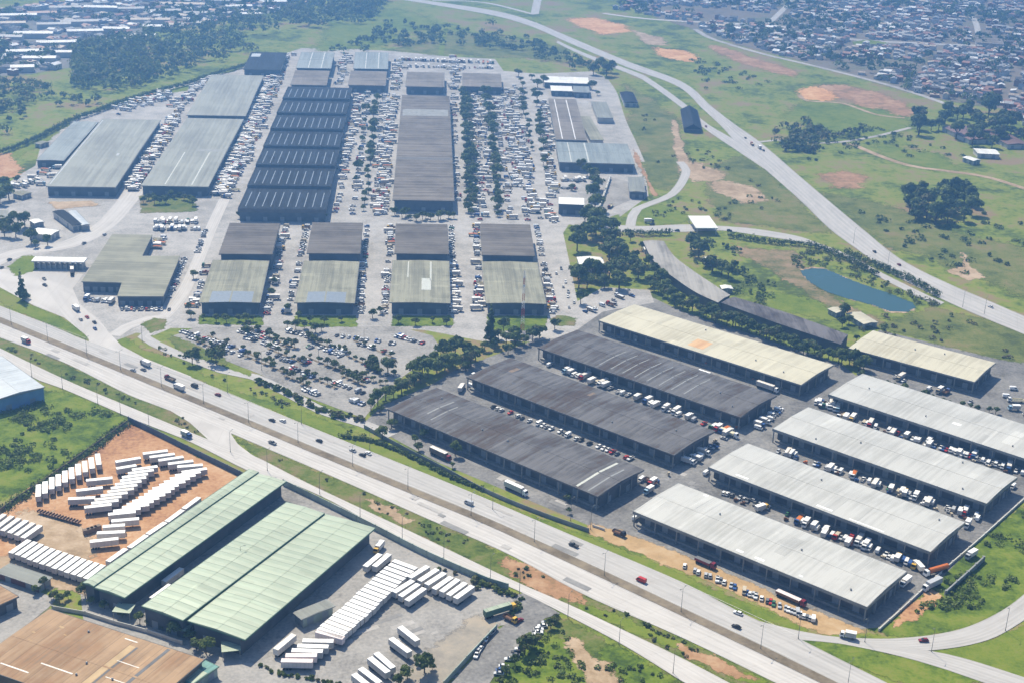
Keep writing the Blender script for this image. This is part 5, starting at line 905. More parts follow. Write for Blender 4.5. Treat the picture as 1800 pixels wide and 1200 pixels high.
# rows of parked vehicles
MIXCOL = dict(car=[('white', 42), ('silver', 30), ('grey', 9), ('black', 8), ('red', 6), ('blue', 4), ('green', 2)], van=[('white', 75), ('silver', 10), ('beige', 10), ('blue', 5)], pickup=[('white', 55), ('silver', 20), ('red', 10), ('blue', 10), ('grey', 5)],
              truck=[('white', 62), ('blue', 10), ('red', 7), ('yellow', 6), ('beige', 8), ('light blue', 7)], flatbed=[('white', 40), ('blue', 15), ('red', 13), ('yellow', 12), ('beige', 10), ('green', 10)])
def pick(l): 
    t = rng.uniform(0, sum(x[1] for x in l))
    for v, w_ in l:
        t -= w_
        if t <= 0: return v
    return l[-1][0]
NCOUNT = {}
KW = dict(car='car', van='van', pickup='pickup', truck='box truck', flatbed='flatbed truck')
def row(phrase, a, b, n, mix, mode='perp', group=None, jit=0.35, skip=0.12, full=False, ang=0.0, endw='near end'):
    A, B = G(*a), G(*b); d = B - A; h = math.atan2(d.y, d.x); nv = Vector((-d.y, d.x, 0)).normalized(); c = 0
    for i in range(n):
        if rng.random() < skip: continue
        k = pick(mix); col = pick(MIXCOL[k]); c += 1; NCOUNT[k] = NCOUNT.get(k, 0) + 1
        p = A + d * ((i + .5 + rng.uniform(-.12, .12)) / n) + nv * rng.gauss(0, jit)
        rz = h + (R(90) if mode == 'perp' else 0) + R(ang) + (math.pi if rng.random() < .45 else 0) + R(rng.gauss(0, 3))
        lab = '%s %s, %s from %s of %s' % (col, KW[k], nth(c), endw, phrase.replace('the ', ''))
        if len(lab.split()) > 15: lab = lab.replace(' tree lined', '').replace(' from %s of ' % endw, ' along ')
        vehicle(k, col, rng.randrange(6), p, rz, lab, group or 'vehicles in ' + phrase, full)
TR = [('truck', 62), ('flatbed', 18), ('van', 14), ('pickup', 6)]; CA = [('car', 80), ('van', 8), ('pickup', 12)]; MX = [('car', 22), ('van', 30), ('pickup', 27), ('truck', 14), ('flatbed', 7)]; VN = [('van', 36), ('truck', 26), ('pickup', 20), ('flatbed', 12), ('car', 6)]
row('the truck row right of the broad blue grey hall', (224, 338), (300, 207), 36, TR)
row('the truck row left of the planted garden hall', (236, 338), (317, 207), 32, TR)
row('the truck row beside the grey green halls', (378, 345), (474, 135), 54, TR, jit=.8)
row('the middle truck row beside the sawtooth hall', (388, 350), (487, 125), 52, TR, jit=.8)
row('the truck row against the sawtooth hall', (400, 352), (498, 128), 46, VN, jit=.8)
row('the rows on the lot behind the far left halls', (300, 190), (362, 142), 22, VN, jit=1.5, skip=.25)
row('the line on the lot above the broad hall', (180, 197), (290, 163), 22, VN, jit=1.5, skip=.2)
row('the second line on the lot above the broad hall', (205, 203), (300, 172), 16, VN, jit=1.5, skip=.3)
row('the lane right of the sawtooth hall', (590, 378), (628, 165), 44, VN, jit=.7)
row('the second lane right of the sawtooth hall', (618, 382), (648, 165), 40, MX, jit=.7, skip=.2)
row('the double lane left of ribbed hall', (660, 382), (676, 165), 44, VN, jit=.8)
row('the lane against long ribbed hall\'s left', (678, 380), (693, 168), 44, VN, jit=.7)
row('the lane against long ribbed hall\'s right', (806, 378), (797, 165), 40, VN, jit=.6, skip=.25)
row('the first tree lined lane right of the ribbed hall', (853, 392), (833, 165), 40, MX, jit=.8, skip=.15)
row('the second tree lined lane right of the ribbed hall', (897, 388), (868, 160), 40, VN, jit=.8, skip=.15)
row('the third tree lined lane right of the ribbed hall', (926, 392), (888, 155), 42, MX, jit=1.0, skip=.15)
row('the fourth tree lined lane right of the ribbed hall', (948, 388), (905, 150), 40, VN, jit=.8, skip=.15)
row('the lane before the wide blue grey hall', (968, 350), (952, 180), 30, VN, jit=1.2, skip=.2)
row('the yard below the wide blue grey hall', (985, 318), (1028, 318), 12, VN, jit=.6, skip=.1)
row('the second line below the wide blue grey hall', (985, 332), (1015, 332), 9, CA, jit=.6, skip=.1)
row('the far row behind the market', (700, 106), (868, 112), 40, TR, jit=.8, skip=.2)
row('the second far row behind the market', (715, 118), (868, 121), 34, VN, jit=.8, skip=.3)
row('the far aisle between striped halls', (592, 150), (606, 98), 16, VN, jit=2, skip=.1)
row('the far aisle right of the striped halls', (690, 160), (700, 112), 14, VN, jit=2, skip=.1)
row('the far aisle between the far grey halls', (797, 160), (796, 118), 12, VN, jit=2, skip=.1)
row('the right side of the leftmost olive hall', (468, 555), (492, 460), 30, MX, skip=.3)
row('the left side of the second olive hall', (502, 553), (528, 460), 30, MX, skip=.45)
row('the right side of the leftmost grey ribbed hall', (490, 452), (502, 398), 16, MX, skip=.15)
row('the left side of the second grey ribbed hall', (528, 452), (540, 398), 16, MX, skip=.2)
row('the right side of the second olive hall', (634, 553), (638, 460), 26, CA, skip=.2) if 0 else row('the right side of the second olive hall', (634, 553), (638, 460), 24, MX, skip=.15)
row('the left side of the third olive hall', (675, 553), (683, 460), 30, MX, skip=.3)
row('the right side of the second grey ribbed hall', (642, 455), (645, 398), 16, CA, skip=.1)
row('the left side of the third grey ribbed hall', (684, 452), (688, 398), 16, MX, skip=.2)
row('the right side of the third olive hall', (799, 553), (797, 460), 26, MX, skip=.15)
row('the left side of the rightmost olive hall', (842, 550), (840, 460), 28, MX, skip=.3)
row('the right side of the third grey ribbed hall', (796, 455), (793, 398), 16, CA, skip=.15)
row('the left side of the rightmost grey ribbed hall', (838, 452), (837, 398), 16, MX, skip=.25)
row('the right side of the rightmost olive hall', (972, 553), (955, 460), 28, MX, skip=.2)
row('the right side of the rightmost grey ribbed hall', (952, 455), (943, 398), 16, MX, skip=.25)
row('the left side of the leftmost olive hall', (338, 545), (365, 468), 22, MX, skip=.35)
row('the right side of the L shaped hall', (296, 525), (325, 455), 22, CA, skip=.15)
row('the front of the L shaped hall', (150, 528), (200, 532), 12, MX, skip=.25, endw='left end')
row('the near front of the L shaped hall', (212, 545), (300, 545), 20, CA, skip=.25, endw='left end')
row('the white truck lot behind the L shaped hall', (270, 404), (352, 404), 24, VN, skip=.1, endw='left end')
row('the middle line of the lot behind the L shaped hall', (272, 392), (350, 392), 22, VN, skip=.1, endw='left end')
row('the near line of the lot behind the L shaped hall', (268, 440), (290, 418), 12, VN, skip=.15)
row('the lot beside the leftmost grey ribbed hall', (345, 450), (362, 405), 12, CA, skip=.2)
LOT = [((318, 583), (392, 606), 15, .25), ((330, 592), (425, 627), 20, .5), ((420, 583), (500, 606), 18, .2), ((430, 594), (490, 612), 14, .25), ((505, 583), (560, 598), 14, .35), ((520, 603), (600, 628), 16, .6), ((580, 608), (610, 622), 8, .1), ((585, 590), (700, 606), 22, .45), ((690, 590), (745, 605), 12, .15), ((510, 646), (560, 668), 12, .35), ((525, 630), (545, 640), 5, .2), ((585, 672), (640, 692), 14, .35), ((640, 640), (690, 664), 12, .6), ((612, 702), (640, 712), 7, .2), ((535, 684), (560, 696), 7, .1), ((430, 578), (470, 588), 8, .2)]
LOT += [((380, 600), (430, 620), 10, .3), ((470, 620), (530, 645), 12, .35), ((560, 612), (605, 626), 9, .3), ((610, 655), (650, 672), 8, .25), ((630, 606), (690, 622), 11, .3)]
for i, (a, b, n, s_) in enumerate(LOT): row('the %s car line of the visitor car park' % nth(i + 1), a, b, n, CA, 'perp', 'cars in the visitor car park', .25, s_, True, endw='left end')
row('the aisle behind the nearest dark shed', (865, 715), (1120, 812), 34, CA, 'perp', None, .3, .25, True, endw='left end')
row('the aisle before the third dark shed', (962, 642), (1286, 764), 40, VN, 'perp', None, .5, .45, True, endw='left end')
row('the near end of the third dark shed', (1330, 755), (1372, 718), 12, MX, 'perp', None, .4, .2, True)
row('the near end of the second dark shed', (1200, 825), (1275, 770), 16, MX, 'perp', None, .5, .25, True)
row('the front of the fourth pale shed', (1470, 730), (1800, 834), 60, VN, 'perp', None, .6, .3, True, 8, 'left end')
row('the far end of the fourth pale shed', (1432, 708), (1475, 722), 9, TR, 'perp', None, .6, .05, True, 20, 'left end')
row('the front of the third pale shed', (1366, 793), (1722, 914), 62, VN, 'perp', None, .6, .3, True, 8, 'left end')
row('the front of the second pale shed', (1262, 864), (1388, 906), 18, CA, 'perp', None, .5, .4, True, 8, 'left end')
row('the near half of the second pale shed\'s front', (1400, 916), (1612, 997), 30, VN, 'perp', None, .6, .35, True, 8, 'left end')
row('the sand strip', (1188, 990), (1295, 1035), 17, CA, 'perp', None, .3, .35, True, 25, 'left end')
row('the sand strip\'s packed near half', (1305, 1040), (1432, 1091), 24, CA, 'perp', None, .2, .06, True, 25, 'left end')
row('the yard above the short cream shed\'s front', (1560, 660), (1720, 712), 18, MX, 'perp', None, .8, .6, True, endw='left end')
row('the yard at the right edge below the cream shed', (1765, 680), (1800, 740), 8, MX, 'perp', None, 2, .3, True)
row('the yard at the cream shed\'s far end', (1030, 552), (1115, 520), 12, MX, 'perp', None, 2.5, .3, True)
row('the side street\'s tree side', (962, 1093), (872, 1188), 16, CA, 'perp', None, .3, .15, True, 30, 'top')
row('the side street\'s wall side', (868, 1108), (835, 1155), 9, CA, 'along', None, .2, .1, True, 0, 'top')
row('the market corner street', (985, 470), (1005, 545), 9, CA, 'along', None, 2.0, .3, True)
for x, y, x2, y2, c, l in [(1340, 896, 1358, 890, 'yellow', 'yellow box truck between the two nearest pale sheds, left of the other yellow one'), (1450, 940, 1462, 922, 'yellow', 'yellow box truck backed between pale sheds, beside the red cab'), (1492, 956, 1504, 940, 'red', 'white box truck with a red cab between pale sheds')]: vehicle('truck', c, 1, G(x, y), at_heading((x, y), (x2, y2)), l, None, True)
def stuff_rows(rows):
    V, F, MI, MS, off = [], [], [], [], 0
    for a, b, n, jit in rows:
        A, B = G(*a), G(*b); d = B - A; h = math.atan2(d.y, d.x); nv = Vector((-d.y, d.x, 0)).normalized()
        for i in range(n):
            k = pick(TR + [('car', 12)]); me = combined(k, pick(MIXCOL[k]), rng.randrange(6)); p = A + d * ((i + rng.uniform(.2, .8)) / n) + nv * rng.gauss(0, jit)
            mt = Matrix.Translation((p.x, p.y, .26)) @ Matrix.Rotation(h + R(90) + (math.pi if rng.random() < .5 else 0) + R(rng.gauss(0, 6)), 4, 'Z')
            idx = []
            for m in me.materials:
                if m not in MS: MS.append(m)
                idx.append(MS.index(m))
            V += [tuple(mt @ v.co) for v in me.vertices]; F += [tuple(j + off for j in p_.vertices) for p_ in me.polygons]; MI += [idx[p_.material_index] for p_ in me.polygons]; off += len(me.vertices)
    me = bpy.data.meshes.new('parked_trucks'); me.from_pydata(V, [], F); [me.materials.append(m) for m in MS]; me.polygons.foreach_set('material_index', MI); me.update()
    tag(link('parked_trucks', me), 'crush of white trucks filling the far market aisles', 'trucks', None, 'stuff')
stuff_rows([((383, 345), (480, 130), 80, 3), ((394, 350), (492, 125), 80, 3), ((230, 335), (308, 205), 50, 2.5), ((600, 300), (640, 165), 30, 2), ((668, 380), (684, 165), 60, 2), ((800, 160), (799, 100), 16, 3), ((697, 160), (704, 105), 20, 3), ((600, 150), (610, 95), 18, 3), ((492, 128), (510, 96), 14, 3),
            ((310, 200), (368, 138), 20, 3), ((908, 330), (880, 175), 40, 2), ((938, 380), (897, 160), 40, 2), ((975, 345), (958, 180), 30, 2.5), ((842, 390), (825, 165), 40, 1.5), ((862, 345), (845, 165), 36, 1.5), ((975, 395), (960, 350), 10, 4), ((60, 330), (110, 260), 14, 4), ((20, 330), (70, 320), 12, 4), ((210, 195), (300, 165), 22, 3)])
PS = [('p_brown', 'brown'), ('p_beige', 'beige'), ('p_orange', 'orange'), ('p_blue', 'blue'), ('box_white', 'white')]
def crates(phrase, a, b, n):
    for i in range(n):
        p = G(*lerp2(a, b, (i + rng.uniform(.2, .8)) / n)); m, cn = PS[rng.randrange(5)]; mb = MB(); h = rng.uniform(.8, 2.0); k = int(h / .4) + 1
        for q in range(k): mb.box(-.6, .6, -.5, .5, q * .4 + .06, q * .4 + .38, m); mb.box(-.62, .62, -.52, .52, q * .4, q * .4 + .055, 'bark')
        mb.box(.7, 1.8, -.5, .5, 0, .14, 'bark'); mb.box(.72, 1.7, -.45, .4, .144, .6 + .5 * rng.random(), m)
        tag(part('crate_stack', mb, None, (p.x, p.y, .24), rng.uniform(0, 3.1)), '%s crate stack, %s along %s' % (cn, nth(i + 1), phrase), 'crates', 'crate stacks in the loading yards')
crates('the aisle of the second pale shed', (1270, 872), (1620, 1006), 12); crates('the aisle of the third pale shed', (1376, 800), (1720, 922), 12); crates('the aisle of the fourth pale shed', (1480, 738), (1790, 838), 10); crates('the aisle beside the third dark shed', (960, 628), (1290, 748), 9); crates('the near ends of the dark sheds', (1140, 860), (1300, 748), 6); crates('the front of the long cream shed', (1062, 584), (1390, 690), 8)
rp = random.Random(77); PM = [ground_mat('tar_patch', [(0.22, 0.215, 0.21), (0.29, 0.285, 0.275)], (0.05, 0.2, 0.9), soft=False), ground_mat('pale_patch', [(0.36, 0.345, 0.325), (0.46, 0.44, 0.415)], (0.05, 0.2, 0.9), soft=False)]
def repairs(l0, l1, n, wd, z, what):
    D0 = dense(l0, 3)
    for i in range(n):
        j = rp.randrange(len(D0) - 2); p = D0[j]; d = (D0[j + 1] - D0[j]).normalized(); nv = Vector((-d.y, d.x, 0)); o = rp.uniform(-wd, wd); L_, W_ = rp.uniform(3, 16), rp.uniform(1.2, 3.4); c = p + nv * o; zz = z + .0012 * i; mb = MB()
        mb.face([(q.x, q.y, zz) for q in (c - d * L_ / 2 - nv * W_ / 2, c + d * L_ / 2 - nv * W_ / 2, c + d * L_ / 2 + nv * W_ / 2, c - d * L_ / 2 + nv * W_ / 2)], PM[rp.random() < .6]); tag(part('road_patch', mb, None), 'patched asphalt on ' + what, None, None, 'structure')
repairs([(60, 572), (600, 790), (1200, 1045)], None, 10, 5, Z5 + .07, 'the far carriageway'); repairs([(60, 605), (600, 830), (1200, 1100)], None, 10, 5, Z5 + .09, 'the near carriageway'); repairs([(560, 1140), (640, 1120), (760, 1080)], None, 10, 14, Z1 + .06, 'the paved yard'); repairs([(1310, 775), (1240, 820), (1160, 890)], None, 8, 6, Z1 + .08, 'the lane between dark and pale sheds'); repairs([(700, 760), (900, 850), (1040, 910)], None, 8, 4, Z1 + .10, 'the yard before the nearest dark shed')
print('vehicles', NCOUNT)

# ------------------------------------------------------------------ trees and plants
def quads_mesh(name, C, S_, Nrm, MI, mats, rs):
    """C centres (n,3), S_ sizes (n), Nrm normals (n,3): one leaf-clump quad each"""
    n = len(C); a = rs.normal(size=(n, 3)); Nrm = Nrm / np.linalg.norm(Nrm, axis=1, keepdims=True)
    u = np.cross(Nrm, a); u /= np.linalg.norm(u, axis=1, keepdims=True) + 1e-9; v = np.cross(Nrm, u)
    s1 = S_[:, None] * rs.uniform(.7, 1.25, (n, 1)); s2 = S_[:, None] * rs.uniform(.5, 1.0, (n, 1)); b = Nrm * S_[:, None] * rs.uniform(-.3, .3, (n, 1))
    P = np.stack([C - u * s1 + b, C - v * s2 - b * .5, C + u * s1 + b, C + v * s2 - b * .5], 1).reshape(-1, 3)
    me = bpy.data.meshes.new(name); me.vertices.add(4 * n); me.vertices.foreach_set('co', P.astype(np.float32).ravel())
    me.loops.add(4 * n); me.loops.foreach_set('vertex_index', np.arange(4 * n, dtype=np.int32)); me.polygons.add(n)
    me.polygons.foreach_set('loop_start', np.arange(0, 4 * n, 4, dtype=np.int32)); me.polygons.foreach_set('loop_total', np.full(n, 4, dtype=np.int32))
    for m in mats: me.materials.append(M[m])
    me.polygons.foreach_set('material_index', MI.astype(np.int32)); me.update(calc_edges=True); return me
def crown_pts(rs, R_, H, z0, n, lobes, cone=False):
    """points and outward normals of an uneven crown of overlapping lobes"""
    L = []
    for i in range(lobes):
        if cone: f = (i + .5) / lobes; r = R_ * (1.05 - f) * rs.uniform(.8, 1.15); t = rs.uniform(0, 6.28); L.append((math.cos(t) * r * .35, math.sin(t) * r * .35, z0 + H * f * .95, max(.35, r * .8), H / lobes * 1.1))
        else:
            t = rs.uniform(0, 6.28); f = rs.uniform(0, 1) ** .6; r = R_ * .70 * f; zz = z0 + H * (.28 + .5 * rs.uniform(0, 1) * (1 - .45 * f)); q = R_ * rs.uniform(.26, .52); L.append((math.cos(t) * r, math.sin(t) * r, zz, q, q * .8))
    L = np.array(L); w_ = L[:, 3] ** 2; k = rs.choice(len(L), n, p=w_ / w_.sum()); d = rs.normal(size=(n, 3)); d[:, 2] = np.abs(d[:, 2]) * 1.0 - .25 * rs.random(n); d /= np.linalg.norm(d, axis=1, keepdims=True)
    rad = rs.uniform(.55, 1.05, n) ** .6
    P = L[k, :3] + d * np.stack([L[k, 3], L[k, 3], L[k, 4]], 1) * rad[:, None]
    return P, d + rs.normal(size=(n, 3)) * .35, k
TREE = {}
def tree_meshes(kind, v):
    if (kind, v) in TREE: return TREE[(kind, v)]
    rs = np.random.RandomState(100 + v * 7 + len(kind) * 31); tb = MB()
    if kind == 'broad':
        R_, H, z0, n, lob, sz, mats = 5.0, 7.5, 2.6, 620, 13, .62, (('leaf_dark', 'leaf_mid', 'leaf_light'), ('leaf_dark', 'leaf_mid', 'leaf_olive'), ('leaf_dark', 'leaf_dark', 'leaf_mid'))[v % 3]
        tb.bar((0, 0, 0), (.1, .1, 3.6), .38, .24, 'bark'); 
        for i in range(5): t = i * 1.26 + .4; tb.bar((.1, .1, 2.6 + .2 * i), (2.6 * math.cos(t), 2.6 * math.sin(t), 5.2 + .4 * i), .17, .05, 'bark', 5)
    elif kind == 'small':
        R_, H, z0, n, lob, sz, mats = 2.2, 3.2, 1.2, 200, 7, .42, (('leaf_dark', 'leaf_mid', 'leaf_light'), ('leaf_mid', 'leaf_olive', 'leaf_light'), ('leaf_olive', 'leaf_brown', 'leaf_mid'))[v % 3]
        tb.bar((0, 0, 0), (0, 0, 2.2), .13, .09, 'bark'); 
        for i in range(4): t = i * 1.57 + .3; tb.bar((0, 0, 1.5), (1.1 * math.cos(t), 1.1 * math.sin(t), 2.9), .07, .03, 'bark', 5)
    elif kind == 'conifer':
        R_, H, z0, n, lob, sz, mats = 4.2, 21, 1.5, 900, 14, .7, ('leaf_dark', 'leaf_dark', 'leaf_mid')
        tb.bar((0, 0, 0), (0, 0, 20), .45, .06, 'bark')
        for i in range(10): t = i * 2.4; z = 3 + i * 1.6; tb.bar((0, 0, z), ((3.6 - .3 * i) * math.cos(t), (3.6 - .3 * i) * math.sin(t), z + .6), .12, .03, 'bark', 5)
    else:   # bush
        R_, H, z0, n, lob, sz, mats = 1.9, 2.2, -.2, 170, 6, .42, (('leaf_dark', 'leaf_mid', 'leaf_light'), ('leaf_mid', 'leaf_light', 'leaf_bright'), ('leaf_olive', 'leaf_mid', 'leaf_brown'))[v % 3]
        for i in range(4): t = i * 1.57; tb.bar((0, 0, 0), (.8 * math.cos(t), .8 * math.sin(t), 1.2), .06, .03, 'bark', 5)
    P, N, k = crown_pts(rs, R_, H, z0, n, lob, kind == 'conifer')
    tone = rs.randint(0, 3, lob); MI = np.where(rs.random(n) < .7, tone[k], rs.randint(0, 3, n))
    TREE[(kind, v)] = (tb.mesh('trunk'), quads_mesh('crown', P, sz * rs.uniform(.7, 1.5, n), N, MI, mats, rs), R_, H + z0); return TREE[(kind, v)]
def tree(kind, x, y, dpx, label, group=None, name=None, cat='tree', hs=1.0):
    v = rng.randrange(3 if kind in ('conifer',) else 6); tm, cm, R_, H = tree_meshes(kind, v); p = G(x, y); mpp = (p - Vector((0, 0, CAM_Z))).length / CAM_F
    s = dpx * mpp / (2 * R_); t = thing(name or {'broad': 'tree', 'small': 'young_tree', 'conifer': 'conifer_tree', 'bush': 'bush'}[kind], label, cat, (p.x, p.y, 0.1), rng.uniform(0, 6.28), group); t.scale = (s, s, s * hs * rng.uniform(.9, 1.12))
    link('trunk' if kind != 'bush' else 'stem', tm, t); link('crown' if kind != 'bush' else 'foliage', cm, t); return t
def grove(pts, kind, dpx, what, group, cat='tree', word='dark tree', frm='left', hs=1.0, key=0):
    for i, q in enumerate(sorted(pts, key=lambda p: p[key])):
        tree(kind, q[0], q[1], (q[2] if len(q) > 2 else dpx) * rng.uniform(.72, 1.28), '%s, %s from %s %s' % (word, nth(i + 1), frm, what.replace('the ', '')), group, None, cat, hs)
def along(pts, n, jx=2, jy=2):
    out = []; D = [0]
    for a, b in zip(pts, pts[1:]): D.append(D[-1] + math.hypot(b[0] - a[0], b[1] - a[1]))
    for i in range(n):
        s = D[-1] * (i + .5) / n; j = 0
        while j < len(D) - 2 and D[j + 1] < s: j += 1
        t = (s - D[j]) / max(1e-6, D[j + 1] - D[j]); p = lerp2(pts[j], pts[j + 1], t); out.append((p[0] + rng.uniform(-jx, jx), p[1] + rng.uniform(-jy, jy)))
    return out
def within(poly, n, mind=5):
    xs = [p[0] for p in poly]; ys = [p[1] for p in poly]; out = []; k = 0
    while len(out) < n and k < 4000:
        k += 1; x, y = rng.uniform(min(xs), max(xs)), rng.uniform(min(ys), max(ys))
        if inside(x, y, poly) and all(abs(x - a) + 1.6 * abs(y - b) > mind for a, b in out): out.append((x, y))
    return out
grove([(652, 722), (664, 712), (678, 703), (692, 698), (706, 692), (716, 684), (728, 678), (740, 674), (752, 664), (768, 656), (782, 652), (796, 644), (812, 640), (828, 644), (836, 634), (820, 628), (800, 626), (780, 634), (762, 642), (742, 655), (726, 664), (818, 652, 20), (775, 622, 20), (668, 724, 18)], 'broad', 30, 'in the grove between car park and dark sheds', 'grove between car park and dark sheds')
tree('conifer', 862, 602, 27, 'tall dark conifer rising before the rightmost olive roofed hall', cat='tree', hs=1.0)
tree('conifer', 40, 528, 20, 'tall thin dark conifer on the toll gate island at the left', cat='tree', hs=1.1)
grove([(876, 596), (890, 604), (905, 598), (922, 606), (936, 600), (948, 594), (885, 584), (905, 612), (870, 612), (852, 616), (975, 580, 18), (893, 622, 18)], 'broad', 26, 'at the foot of the radio mast', 'trees at the foot of the radio mast')
grove(within([(1005, 410), (1030, 398), (1060, 395), (1085, 420), (1090, 440), (1112, 470), (1125, 490), (1118, 510), (1080, 508), (1035, 510), (1022, 540), (1012, 540), (1008, 500), (1005, 480), (1012, 470), (1040, 486), (1070, 478), (1062, 450), (1020, 444), (1005, 440)], 34, 9), 'broad', 31, 'in the woodland right of the market', 'woodland right of the market')
grove([(1020, 300, 22), (1032, 310, 26), (1045, 318, 30), (1048, 335, 30), (1042, 352, 28), (1045, 372, 32), (1035, 385, 30), (1052, 390, 30), (1028, 395, 26), (1005, 335, 18)], 'broad', 28, 'in the dark trees beside the white roofed office', 'dark trees beside the white office', frm='top', key=1)
grove(along([(1140, 500), (1165, 522), (1200, 545), (1240, 560), (1300, 580), (1350, 598), (1400, 616), (1450, 632), (1490, 642), (1520, 652)], 46, 3, 4), 'broad', 24, 'in the tree belt between cream shed and rail sheds', 'tree belt behind the cream shed')
grove([(1128, 440, 20), (1118, 455, 22), (1140, 470, 20), (1160, 500, 24), (1150, 485, 22), (1170, 512, 24), (1108, 425, 20)], 'broad', 22, 'along the curved rail shed\'s left side', 'trees along the curved rail shed')
grove([(1215, 440, 34), (1228, 452, 32), (1252, 478, 24), (1268, 484, 26), (1280, 490, 28), (1240, 470, 20), (1262, 470, 20), (1290, 478, 20), (1232, 436, 22)], 'broad', 26, 'above the curved rail shed', 'trees above the curved rail shed')
grove([(1484, 556, 24), (1492, 570, 24), (1480, 575, 18), (1505, 600, 16), (1470, 590, 14)], 'broad', 20, 'beside the tan roofed house', 'trees beside the tan house')
grove([(655, 645, 24), (682, 656, 26), (692, 662, 18), (435, 590, 20), (520, 580, 22), (535, 578, 20), (505, 576, 16), (555, 585, 18), (565, 582, 16)], 'broad', 22, 'of the big trees in the visitor car park', 'big trees in the car park')
grove([(338, 640, 26), (380, 640, 32), (372, 632, 24), (345, 625, 16)], 'broad', 26, 'between the access road and the green bank', 'trees between access road and bank')
LT = []
for a, b in STRIPS: LT += [lerp2(a, b, t) for t in (.08, .3, .52, .74, .96)]
grove(LT, 'small', 13, 'on the car park planting strips', 'young trees in the car park', word='small young tree')
grove(along([(450, 668), (480, 682), (520, 700), (560, 718), (600, 735), (640, 738)], 26, 5, 4), 'bush', 16, 'in the hedge below the car park', 'hedge bushes below the car park', 'bush', 'grey green bush')
LANE = []
for i, (a, b, n, d, lab) in enumerate([((642, 375), (662, 175), 22, 13, 'left tree lane beside the long ribbed hall'), ((626, 330), (645, 190), 9, 12, 'tree lane nearest the sawtooth hall'), ((826, 385), (815, 165), 34, 15, 'dense tree line right of the ribbed hall'), ((836, 375), (822, 168), 26, 12, 'second tree line right of the ribbed hall'), ((878, 385), (856, 170), 30, 15, 'third tree line right of the ribbed hall'), ((935, 270), (912, 130), 16, 11, 'fourth tree line right of the ribbed hall'), ((958, 310), (940, 160), 14, 14, 'tree line before the striped grey hall')]):
    LANE += [(x, y, d * rng.uniform(.75, 1.6)) for x, y in along([a, b], int(n * .95), 3.5, 2)]
grove(along([(250, 352), (275, 358), (310, 352), (340, 358)], 13, 4, 8), 'broad', 13, 'in the planted garden below the hall', 'trees in the planted garden')
grove(along([(418, 385), (470, 386), (575, 384)], 14, 3, 2), 'broad', 11, 'along the sawtooth hall\'s front', 'trees along the sawtooth hall front')
grove(along([(690, 380), (730, 386), (800, 384)], 12, 3, 3), 'broad', 14, 'below the long ribbed hall', 'trees below the long ribbed hall')
grove([(358, 562), (380, 566), (398, 568), (420, 565), (445, 566), (400, 545, 12), (565, 545, 12), (525, 562), (545, 568), (570, 570), (600, 566), (700, 568), (730, 572), (760, 568), (785, 572), (432, 568)], 'broad', 15, 'along the olive halls\' fronts', 'trees along the fronts of the olive halls')
grove([(336, 560, 14), (332, 545, 13), (340, 490, 14), (482, 500, 20), (478, 520, 16), (505, 550, 14), (668, 552, 16), (655, 560, 14)], 'broad', 16, 'beside the olive halls', 'trees beside the olive halls')
grove([(2, 395), (12, 404), (22, 398), (34, 408), (44, 400), (8, 416), (28, 418), (55, 428), (84, 432), (4, 345), (16, 352), (0, 360), (10, 335), (30, 322, 12), (62, 436, 16)], 'broad', 22, 'among the small buildings at the left edge', 'trees at the market\'s left edge')
grove([(1043, 132, 18), (1052, 126, 22), (1066, 134, 24), (1060, 122, 18), (1074, 128, 18), (935, 140, 14), (945, 155, 20), (955, 150, 16), (1040, 158, 14), (1050, 168, 12)], 'broad', 18, 'around the long white roof', 'trees around the long white roof')
grove(within([(1585, 350), (1620, 340), (1660, 338), (1700, 348), (1712, 375), (1690, 398), (1640, 396), (1600, 388)], 24, 14), 'broad', 32, 'in the round dark grove on the right slope', 'round grove on the right slope')
grove(within([(1604, 222), (1640, 200), (1690, 190), (1750, 186), (1745, 205), (1800, 225), (1810, 262), (1740, 262), (1690, 255), (1640, 262), (1612, 246)], 30, 13), 'broad', 27, 'in the long dark grove by the town', 'long dark grove by the town')
grove([(160, 1062, 20), (75, 1032, 26), (62, 1044, 20), (105, 1058, 22), (120, 1052, 18), (150, 1050, 22), (95, 1052, 16), (215, 1084, 20), (246, 1096, 22), (260, 1098, 16), (312, 1116, 30), (345, 1140, 26), (362, 1148, 30), (334, 1124, 18), (184, 1070, 16), (285, 1106, 14)], 'broad', 22, 'along the lane above the brown factory', 'trees above the brown factory')
grove([(716, 1192, 26), (746, 1182, 32), (735, 1166, 22), (700, 1204, 24), (760, 1176, 16)], 'broad', 26, 'at the dusty yard\'s bottom edge', 'trees at the dusty yard edge')
grove([(968, 1104, 26), (978, 1094, 22), (922, 1150, 28), (934, 1138, 26), (905, 1168, 26), (890, 1185, 26), (945, 1128, 22), (880, 1205, 24)], 'broad', 26, 'beside the side street\'s parked cars', 'trees beside the side street')
grove(along([(452, 1166), (480, 1180), (510, 1188), (560, 1196), (600, 1204)], 13, 3, 2), 'bush', 13, 'along the trailer yard\'s bottom fence', 'bushes along the yard\'s bottom fence', 'bush', 'dark bush')
grove(along([(835, 1022), (875, 1038), (915, 1052), (912, 1070), (898, 1085)], 15, 3, 2), 'bush', 15, 'of the hedge at the yard gate', 'hedge at the yard gate', 'bush', 'dark green bush')
grove([(752, 1004, 12), (772, 1000, 12), (782, 1002, 12), (798, 1008, 12), (832, 1022, 16), (838, 1034, 12)], 'bush', 13, 'between trailers and yard wall', 'bushes by the yard wall', 'bush', 'dark round bush')
grove([(930, 1012, 12), (1101, 1080, 14), (1133, 1097, 10), (640, 868, 8), (906, 1010, 14), (925, 1000, 12), (1140, 1100, 10)], 'bush', 12, 'on the verge below the highway', 'bushes on the verge', 'bush', 'lone dark bush')
